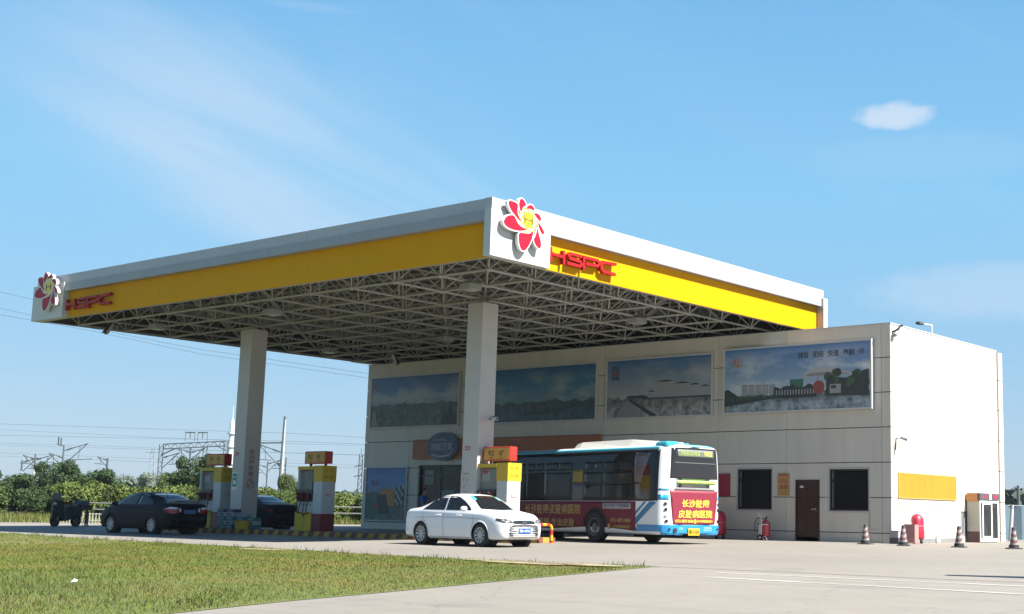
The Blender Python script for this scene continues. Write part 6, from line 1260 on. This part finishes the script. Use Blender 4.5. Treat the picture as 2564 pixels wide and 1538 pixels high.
def lobes(seed, n, rx, ry, h, zmin=.25, r=.42):
    q = random.Random(seed); o = [(0,0,h*.5,rx*.75,ry*.75,h*.42)]
    for i in range(n):
        a = q.uniform(0, 2*math.pi); k = q.uniform(.35,.8); zz = q.uniform(zmin,.82)*h; sc_ = q.uniform(.6,1.15)*r*(1.15-.5*zz/h)
        o.append((rx*k*math.cos(a), ry*k*math.sin(a), zz, rx*sc_, ry*sc_, h*sc_*.55))
    return o
bushes = [crown_mesh('b%d' % i, lobes(10+i, 11, 1.5, 1.3, 2.2, .15), 9000, .072, i) for i in range(3)]
trees_ = [crown_mesh('t%d' % i, [(x, y, z+1.1, a, b, c) for x, y, z, a, b, c in lobes(30+i, 14, 1.9, 1.8, 2.9, .1, .36)], 14000, .085, 20+i) for i in range(3)]
airy = crown_mesh('a0', [(x, y, z+1.4, a, b, c) for x, y, z, a, b, c in lobes(77, 12, .8, .8, 3.2, .05, .34)], 2200, .13, 50)
def plant(kind, label, cat, loc, sc_, me, m, group, rz, trunk_h=1.6, tr=.09):
    key = (me.name, m.name)
    if key not in CM:
        mm = me.copy(); mm.materials.append(m); CM[key] = mm
    t_ = thing(kind, label, cat, loc, rz, group); t_.scale = sc_
    o = bpy.data.objects.new('crown' if kind == 'tree' else 'foliage', CM[key]); COL.objects.link(o); o.parent = t_
    mb = MB(); mb.tube((0,0,-.3),(.05,.03,trunk_h),tr,8,r2=tr*.6)
    for i in range(5): a = 1.3*i; mb.tube((.03,.02,trunk_h*(.5+.1*i)),(.55*math.cos(a),.55*math.sin(a),trunk_h*(1.0+.15*i)),tr*.45,6,r2=tr*.15)
    mb.build('trunk' if kind == 'tree' else 'stem', BARK, t_)
    return t_
# what stands where along the verge: x, y, height, spread, kind, leaf
row = [ (-66.5,.4,4.1,3.4,'tree',2,'dense dark tree at the left edge of the view'),
 (-64.8,3.0,2.7,2.7,'tree',2,'dark rounded tree second from the left edge'),
 (-63.2,5.6,2.2,2.6,'tree',0,'low dark tree behind the moped'),
 (-76.8,12.3,3.95,3.2,'tree',2,'tall bushy tree under the catenary pole, left of the dark saloon'),
 (-74.6,14.1,3.45,3.0,'tree',2,'broad dark tree right beside the tall bushy one'),
 (-55.6,-3.2,2.1,2.1,'shrub',0,'dark shrub at the left edge of the verge'),
 (-54.6,-1.2,1.9,2.0,'shrub',2,'dark green shrub behind the moped, on its left'),
 (-53.2,.2,2.35,2.0,'shrub',1,'light green shrub rising just right of the moped'),
 (-52.0,1.0,2.4,2.0,'shrub',1,'tallest light green shrub between moped and dark saloon'),
 (-50.9,1.9,2.3,1.9,'shrub',0,'mid green shrub behind the bonnet of the dark saloon'),
 (-49.8,2.7,2.15,1.9,'shrub',1,'light green shrub behind the windscreen of the dark saloon'),
 (-48.8,3.6,2.1,1.9,'shrub',1,'light green shrub behind the roof of the dark saloon'),
 (-49.5,5.0,2.3,1.9,'shrub',1,'light green shrub under the railway gantry'),
 (-48.3,5.9,2.3,1.8,'shrub',0,'mid green shrub left of the far fuel dispenser'),
 (-47.3,6.9,2.2,1.8,'shrub',1,'light green shrub hidden partly by the far column'),
 (-45.9,7.9,2.25,1.8,'shrub',1,'light green shrub just right of the far column'),
 (-44.8,8.6,2.1,1.7,'shrub',0,'mid green shrub between far column and middle dispenser'),
 (-43.7,9.4,2.05,1.7,'shrub',1,'yellowish shrub left of the middle dispenser'),
 (-42.8,10.4,2.0,1.7,'shrub',0,'green shrub behind the middle dispenser'),
 (-41.9,11.0,2.0,1.7,'shrub',1,'light shrub just right of the middle dispenser'),
 (-40.9,11.9,1.95,1.7,'shrub',0,'green shrub against the far corner of the shop'),
 (-61.0,13.7,4.2,2.5,'tree',2,'leafy tree standing left of the far column behind the dispenser'),
 (-62.6,12.4,3.1,1.8,'tree',0,'small tree just left of the leafy tree by the far column'),
 (-47.2,10.9,2.9,1.1,'tree',0,'small round tree beside the dark catenary mast') ]
for i, (x, y, h, w_, kd, lf, lab) in enumerate(row):
    if kd == 'shrub': plant('shrub', lab, 'shrub', (x,y,-.05), (w_/2.0,w_/2.0,h/2.12), bushes[i%3], LEAF[lf], 'shrubs along the verge', i*1.7, 1.2, .05)
    else: plant('tree', lab, 'tree', (x,y,-.05), (w_/2.9,w_/2.9,h/3.65), trees_[i%3], LEAF[lf], 'trees beyond the verge', i*2.1, 1.9, .10)
plant('tree', 'thin airy young tree left of the middle dispenser sign', 'tree', (-45.2,10.6,0), (.8,.8,.72), airy, LEAF[0], 'trees beyond the verge', .5, 2.2, .05)
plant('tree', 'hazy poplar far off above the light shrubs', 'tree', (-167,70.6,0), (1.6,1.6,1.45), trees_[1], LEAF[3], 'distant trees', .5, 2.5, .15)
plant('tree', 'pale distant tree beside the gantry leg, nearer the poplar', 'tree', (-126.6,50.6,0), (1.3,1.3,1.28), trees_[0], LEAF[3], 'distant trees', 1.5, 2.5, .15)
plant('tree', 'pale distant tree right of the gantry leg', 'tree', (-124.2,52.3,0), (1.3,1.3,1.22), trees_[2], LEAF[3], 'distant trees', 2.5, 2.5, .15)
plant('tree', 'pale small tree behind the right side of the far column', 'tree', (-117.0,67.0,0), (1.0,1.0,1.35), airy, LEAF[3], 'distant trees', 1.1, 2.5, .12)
# weeds and long grass of the verge
def verge(n, seed):
    rs = np.random.RandomState(seed); px = rs.uniform(-75,-27,n); py = rs.uniform(-14,26,n)
    edge_ = np.interp(py, [-16,-13.5,-7.6,-1.4,5,13,24], [-75,-62,-46.6,-41.4,-41.5,-39,-30]); ok = (px < edge_-.1) & (px > edge_-13); px, py = px[ok], py[ok]; m = len(px)
    h = rs.uniform(.10,.38,m)*(.6+.8*(np.sin(px*.9)+np.sin(py*1.3)>.2)); a = rs.uniform(0,6.28,m); w_ = .03; P = np.zeros((m,3,3)); P[:,0,0] = px-np.cos(a)*w_; P[:,0,1] = py-np.sin(a)*w_; P[:,1,0] = px+np.cos(a)*w_; P[:,1,1] = py+np.sin(a)*w_; P[:,:2,2] = -.1; P[:,2,0] = px+rs.normal(0,.06,m); P[:,2,1] = py+rs.normal(0,.06,m); P[:,2,2] = h
    me = bpy.data.meshes.new('verge_weeds'); me.vertices.add(3*m); me.vertices.foreach_set('co', P.astype('f').ravel()); me.loops.add(3*m); me.loops.foreach_set('vertex_index', np.arange(3*m, dtype='i')); me.polygons.add(m); me.polygons.foreach_set('loop_start', np.arange(m, dtype='i')*3); me.polygons.foreach_set('loop_total', np.full(m,3,'i')); me.update()
    me.materials.append(leafmat('weed', (0.13,0.15,0.035), (0.07,0.09,0.02), (0.20,0.20,0.06))); o = bpy.data.objects.new('weeds', me); COL.objects.link(o); tag(o, 'long weedy grass on the verge beyond the forecourt edge', 'weeds', kind='stuff')
verge(170000, 4)
# far woods that close the horizon
def woods(name, lab, pts, h, n, size, seed, m):
    rs = np.random.RandomState(seed); pts = np.array(pts, float); seg = rs.randint(0, len(pts)-1, n); t_ = rs.uniform(0,1,n); base = pts[seg]*(1-t_[:,None])+pts[seg+1]*t_[:,None]
    prof = h*(.55+.28*np.sin(base[:,0]*.09+seed)+.2*np.sin(base[:,0]*.31+1)+.12*np.sin(base[:,1]*.8)); c = np.stack([base[:,0]+rs.normal(0,3,n), base[:,1]+rs.normal(0,3,n), prof*rs.uniform(0,1,n)**.6], 1)
    nrm = rs.normal(size=(n,3)); nrm[:,2] += .4; nrm /= np.linalg.norm(nrm,axis=1)[:,None]; a = np.cross(nrm, rs.normal(size=(n,3))); a /= np.linalg.norm(a,axis=1)[:,None]; b_ = np.cross(nrm,a); s_ = size*rs.uniform(.6,1.4,n)[:,None]
    V_ = np.stack([c-a*s_, c-b_*s_*.7, c+a*s_, c+b_*s_*.7],1).reshape(-1,3); me = bpy.data.meshes.new(name); me.vertices.add(4*n); me.vertices.foreach_set('co', V_.astype('f').ravel()); me.loops.add(4*n); me.loops.foreach_set('vertex_index', np.arange(4*n, dtype='i')); me.polygons.add(n); me.polygons.foreach_set('loop_start', np.arange(n, dtype='i')*4); me.polygons.foreach_set('loop_total', np.full(n,4,'i')); me.update(); me.materials.append(m)
    o = bpy.data.objects.new(name, me); COL.objects.link(o); tag(o, lab, 'woods', kind='stuff')
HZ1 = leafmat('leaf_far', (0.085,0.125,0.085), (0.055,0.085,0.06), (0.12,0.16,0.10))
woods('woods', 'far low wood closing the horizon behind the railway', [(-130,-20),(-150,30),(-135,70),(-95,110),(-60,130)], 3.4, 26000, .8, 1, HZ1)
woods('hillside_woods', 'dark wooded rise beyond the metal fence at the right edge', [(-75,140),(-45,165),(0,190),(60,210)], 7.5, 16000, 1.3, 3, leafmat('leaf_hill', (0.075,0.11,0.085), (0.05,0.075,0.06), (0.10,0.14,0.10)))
# fences on the verge
t_ = thing('picket_fence', 'white picket fence along the verge behind the dark saloon', 'fence', (0,0,0))
mb = MB(); pa, pb = Vector((-43.6,-5.4,0)), Vector((-33.6,2.4,0)); L_ = (pb-pa).length; n = int(L_/.16); dd = (pb-pa)/n
for i in range(n+1): p = pa+dd*i; mb.box(p.x-.02,p.x+.02,p.y-.02,p.y+.02,-.08,.48)
mb.tube(tuple(pa+Vector((0,0,.42))), tuple(pb+Vector((0,0,.42))), .028, 5); mb.tube(tuple(pa+Vector((0,0,.10))), tuple(pb+Vector((0,0,.10))), .022, 5); mb.build('pickets', mat('picket_white', (0.34,0.34,0.30), .7, var=.1), t_)
t_ = thing('rail_fence', 'pale two-rail fence farther back between the shrubs', 'fence', (0,0,0))
mb = MB(); pa, pb = Vector((-48.4,-1.6,0)), Vector((-36.0,7.9,0)); n = 7; dd = (pb-pa)/n
for i in range(n+1): p = pa+dd*i; mb.box(p.x-.05,p.x+.05,p.y-.05,p.y+.05,-.08,1.05)
for zz in (.64,.98): mb.tube(tuple(pa+Vector((0,0,zz))), tuple(pb+Vector((0,0,zz))), .035, 6)
mb.build('rails', mat('rail_pale', (0.20,0.20,0.19), .7), t_)
# ------------------------------------------------------------------ railway masts, gantry and wires
MAST = mat('mast_grey', (0.08,0.095,0.105), .8); MASTP = mat('mast_concrete', (0.50,0.52,0.52), .6)
def cantilever(mb, x, y, z, s_, d):       # d = unit vector along the track-normal
    dx, dy = d[0]*s_, d[1]*s_
    mb.tube((x,y,z),(x+dx*2.4,y+dy*2.4,z+.75*s_),.05,5); mb.tube((x,y,z-1.5*s_),(x+dx*2.3,y+dy*2.3,z+.72*s_),.05,5); mb.tube((x+dx*.9,y+dy*.9,z-.9*s_),(x+dx*2.9,y+dy*2.9,z-.75*s_),.04,5); mb.tube((x+dx*.3,y+dy*.3,z+.08*s_),(x+dx*.8,y+dy*.8,z+.25*s_),.09,6); mb.tube((x+dx*1.5,y+dy*1.5,z-.82*s_),(x+dx*1.6,y+dy*1.6,z+.45*s_),.03,5)
DR = (.80,.60)
def mast(label, x, y, h, top=None, arms=(), base_h=0, r=.11, lean=0):
    t_ = thing('catenary_mast', label, 'mast', (x,y,0), 0, 'railway masts')
    mb = MB(); mb.tube((0,0,base_h),(lean,0,h),r,8,r2=r*.8); mb.build('shaft', MAST, t_)
    if base_h: mb = MB(); mb.tube((0,0,0),(0,0,base_h),r*1.25,8); mb.build('concrete_foot', MASTP, t_)
    for z, s_, sg in arms:
        mb = MB(); cantilever(mb, 0, 0, z, s_, (DR[0]*sg,DR[1]*sg)); mb.build('bracket_arm', MAST, t_)
    return t_
mast('catenary mast with white foot, farthest left behind the dark trees', -129.3,35.85,5.9,arms=((5.6,.75,1),),base_h=4.6)
mast('catenary mast with white foot, second from the left', -128.1,36.7,6.6,arms=((5.9,.9,1),(6.0,.6,-1)),base_h=5.0)
m_ = mast('catenary mast with insulators rising over the tall bushy tree', -125.3,38.45,7.6,arms=((7.0,1.15,1),(6.2,.7,-1)))
mb = MB(); mb.box(-1.35,-1.20,-.05,.05,7.7,8.6); mb.box(-.75,-.62,-.05,.05,7.65,8.45); mb.tube((-1.4,0,7.7),(0,0,7.55),.04,5); mb.build('insulator_frame', MAST, m_)
mast('short catenary mast right of the tall bushy tree', -121.4,41.6,6.25,arms=((6.0,.5,-1),),r=.14)
mast('tall dark mast right of the far column', -88.5,40.65,9.9,arms=((6.4,.95,-1),),lean=.35)
m_ = bpy.data.objects['catenary_mast.004']; mb = MB(); mb.tube((.25,0,7.3),(-2.6,-2.0,7.2),.07,6); mb.build('cross_beam', MAST, m_)
mast('low mast between the far column and the tall dark mast', -132.5,71.2,7.2,arms=((6.4,.8,-1),(6.9,.7,1)))
mast('low mast just right of the tall dark mast', -130.4,72.6,7.8,arms=((6.7,.5,-1),))
t_ = thing('concrete_pole', 'white concrete pole close behind the tall dark mast', 'pole', (-130.6,72.2,0)); mb = MB(); mb.tube((0,0,0),(0,0,13.0),.20,10,r2=.12); mb.build('shaft', MASTP, t_); mb = MB(); mb.tube((0,0,13.0),(0,0,13.3),.14,8); mb.build('cap', MAST, t_)
t_ = thing('railway_gantry', 'steel railway gantry with lattice beam left of the far column', 'gantry', (-104.4,41.5,0))
G0, G1 = Vector((-2.7,-2.0,0)), Vector((2.85,1.85,0)); 
for p, zt2 in ((G0-Vector((.3,0,0)),7.45),(Vector((.95,.65,0)),7.4),(G1,7.9)):
    mb = MB()
    for dx, dy in ((-.16,-.12),(.16,.12)): mb.tube((p.x+dx,p.y+dy,0),(p.x+dx,p.y+dy,zt2),.05,6)
    for i in range(14): z = i*zt2/14; s_ = 1 if i % 2 else -1; mb.tube((p.x-.16*s_,p.y-.12*s_,z),(p.x+.16*s_,p.y+.12*s_,z+zt2/14),.03,5)
    mb.build('leg', MAST, t_)
mb = MB(); n = 16
for k in range(n):
    a_ = G0.lerp(G1, k/n); b_ = G0.lerp(G1, (k+1)/n); za, zb4 = 7.45+.42*k/n, 7.45+.42*(k+1)/n; da, db = .5 if k > 0 else .9, .5
    mb.tube((a_.x,a_.y,za),(b_.x,b_.y,zb4),.06,5); mb.tube((a_.x,a_.y,za-.5),(b_.x,b_.y,zb4-.5),.06,5); mb.tube((a_.x,a_.y,za if k%2 else za-.5),(b_.x,b_.y,zb4-.5 if k%2 else zb4),.035,5)
mb.tube((G0.x-.3,G0.y,6.3),(G0.x+1.1,G0.y+.75,7.0),.07,5); mb.tube((G1.x,G1.y,6.9),(G1.x-.9,G1.y-.65,7.4),.06,5); mb.build('lattice_beam', MAST, t_)
for k, f_ in enumerate((.42,.62)):
    c_ = G0.lerp(G1, f_); mb = MB(); e_ = Vector((.42,.32,0)); zz = 8.75; mb.tube(tuple(c_-e_+Vector((0,0,zz))), tuple(c_+e_+Vector((0,0,zz))), .07, 5)
    for q_ in (-.9,0,.9): mb.tube(tuple(c_+e_*q_+Vector((0,0,zz-.05))), tuple(c_+e_*q_*1.1+Vector((0,0,7.8 if q_ else 8.1))), .03 if q_ else .05, 5)
    mb.build('feeder_frame', MAST, t_)
mb = MB(); p = Vector((-.25,-.3,0)); mb.tube((p.x,p.y,7.2),(p.x,p.y,5.9),.10,6); cantilever(mb, p.x, p.y, 6.6, .6, DR); cantilever(mb, p.x, p.y, 6.6, .6, (-DR[0],-DR[1])); mb.build('drop_bracket', MAST, t_)
mb = MB(); cantilever(mb, G0.x, G0.y, 6.0, .75, DR); mb.build('bracket_arm', MAST, t_)
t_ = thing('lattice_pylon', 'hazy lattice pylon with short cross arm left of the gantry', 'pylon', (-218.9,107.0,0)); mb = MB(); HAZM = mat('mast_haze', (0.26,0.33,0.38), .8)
for sx in (-1,1):
    mb.tube((sx*.75,sx*.5,0),(sx*.25,sx*.15,12.6),.09,5)
for i in range(16): z = i*.78; w0, w1 = .75-.5*z/12.6, .75-.5*(z+.78)/12.6; s_ = 1 if i%2 else -1; mb.tube((-w0*s_,-w0*.66*s_,z),(w1*s_,w1*.66*s_,z+.78),.05,5)
mb.tube((-1.1,-.8,11.6),(1.1,.8,11.6),.1,5); mb.tube((0,0,12.4),(0,0,13.3),.06,5); mb.tube((-1.05,-.75,10.9),(-1.05,-.75,11.6),.06,5); mb.build('lattice', HAZM, t_)
t_ = thing('white_tower', 'tall pale tower just left of the far column', 'tower', (-241.0,139.8,0)); mb = MB(); mb.tube((0,0,0),(0,0,20.0),.85,14,r2=.5); mb.build('shaft', mat('tower_white', (0.75,0.78,0.80), .5), t_)
mb = MB(); mb.tube((0,0,20.0),(0,0,21.2),.5,12,r2=.15); mb.tube((0,0,21.2),(0,0,24.0),.07,6); mb.build('spire', mat('tower_spire', (0.6,0.66,0.70), .5), t_)
mb = MB(); 
for z in (10.5,14.5,17.5): mb.lathe([(.8,0),(.92,.0),(.92,.35),(.8,.35)], (0,0,z), 'z', 14)
mb.build('platform', mat('tower_ring', (0.5,0.56,0.62), .5), t_)
t_ = thing('lattice_pole', 'lattice pole standing close to the far corner of the shop', 'pole', (-74.5,39.1,0)); mb = MB()
for sx in (-1,1): mb.tube((sx*.16,sx*.10,0),(sx*.13,sx*.08,5.9),.05,5)
for i in range(20): z = i*.29; s_ = 1 if i%2 else -1; mb.tube((-.15*s_,-.09*s_,z),(.15*s_,.09*s_,z+.29),.03,5)
for z in (4.9,4.0): mb.tube((-.5,-.3,z-.15),(.2,.1,z+.05),.04,5)
mb.tube((0,0,5.9),(0,0,6.4),.03,5); mb.build('lattice', MAST, t_); mb = MB(); mb.tube((.42,.26,0),(.36,.22,5.4),.10,8); mb.build('conduit_pipe', MASTP, t_)
t_ = thing('utility_pole', 'dark utility pole against the wooded rise at the right edge', 'pole', (-14.55,46.2,0)); mb = MB(); mb.tube((0,0,0),(0,0,3.2),.14,8,r2=.11); mb.build('shaft', mat('pole_dark', (0.10,0.11,0.12), .8), t_); mb = MB(); mb.box(-.9,.1,-.04,.04,2.85,2.92); mb.build('cross_arm', MATS['pole_dark'], t_)
WIRE = mat('wire', (0.10,0.13,0.17), .9)
def wire(label, pts, r=.035, sag=0.0):
    q = []; P3 = [Vector(p) for p in pts]
    for a_, b_ in zip(P3, P3[1:]):
        for i in range(8):
            t2 = i/8; p = a_.lerp(b_, t2); p.z -= sag*4*t2*(1-t2); q.append(p)
    q.append(P3[-1]); d0 = (q[0]-q[1]); q.insert(0, q[0]+d0*22); mb = MB(); mb.path(q, r*.62, 4); tag(mb.build('overhead_wire', WIRE), label, 'wire', 'overhead wires')
wire('upper overhead wire running behind the canopy\'s far corner', [(-89.48,12.55,18.39),(-87.36,14.25,17.81),(-65.16,31.65,13.3),(-40,51.6,9.4)], .03)
wire('long overhead wire crossing below the canopy, upper of the close pair', [(-89.58,12.73,17.04),(-83.65,17.44,15.51),(-76.45,23.11,13.9),(-65.25,31.81,12.11),(-45,47.6,9.6)], .03)
wire('long overhead wire crossing below the canopy, lower of the close pair', [(-89.62,12.8,16.51),(-83.67,17.46,15.31),(-76.48,23.16,13.54),(-65.28,31.85,11.75),(-45,47.7,9.2)], .03)
wire('highest faint railway wire over the trees', [(-120.76,28.86,8.7),(-105.49,40.37,8.08),(-95,48.3,7.7),(-82,58.1,7.5)], .022)
wire('faint railway wire meeting the gantry beam', [(-120.87,29.04,7.27),(-112.41,35.47,6.68+.5),(-105.6,40.55,6.65+.3),(-88,53.8,6.6),(-75,63.6,6.4)], .022)
wire('faint contact wire just above the shrub tops', [(-120.94,29.17,6.26),(-105.67,40.66,5.81),(-88,53.9,5.5),(-75,63.7,5.3)], .022)
wire('lowest faint contact wire just above the shrub tops', [(-120.97,29.22,5.93),(-105.69,40.7,5.47),(-88,53.9,5.2),(-75,63.7,5.0)], .022)
wire('dark wire with insulators right of the tall dark mast, upper', [(-96,34.8,8.4),(-87.86,40.88,8.23),(-82.2,45.16,7.95),(-60,61.9,7.4)], .028)
wire('dark wire with insulators right of the tall dark mast, lower', [(-96,34.9,7.5),(-87.92,40.98,7.45),(-82.25,45.25,7.29),(-60,62,6.8)], .028)
wire('thin wire behind the middle dispenser sign', [(-96,35.0,6.4),(-88.01,41.13,6.28),(-82.33,45.39,6.2),(-60,62.1,5.9)], .022)
# unseen panel on posts, added so its shadow falls on the right-edge paving
t_ = thing('shadow_caster', 'unseen tall panel on two posts, added to shade the paving at the right edge', 'sign', (17.6,-17.2,gz(-17)), math.radians(20))
mb = MB(); mb.rbox(-1.1,1.1,-.2,.2,3.2,6.6,.04); mb.build('caster_panel', WHITE, t_)
mb = MB(); mb.tube((-.9,0,0),(-.9,0,3.2),.10,10); mb.build('post', GREY, t_); mb = MB(); mb.tube((.9,0,0),(.9,0,3.2),.10,10); mb.build('post', GREY, t_)
# ------------------------------------------------------------------ air between the camera and the far things
hz_ = MB(); hz_.box(-300,90,-85,260,-2.2,30)
hm = bpy.data.materials.new('haze'); hm.use_nodes = True; t = hm.node_tree; t.nodes.clear(); o_ = t.nodes.new('ShaderNodeOutputMaterial'); pv = t.nodes.new('ShaderNodeVolumePrincipled')
pv.inputs['Color'].default_value = (.78,.86,.95,1); pv.inputs['Density'].default_value = .00012; pv.inputs['Anisotropy'].default_value = .0; t.links.new(pv.outputs[0], o_.inputs['Volume'])
tag(hz_.build('haze', hm), kind='stuff')
SC.cycles.volume_bounces = 0
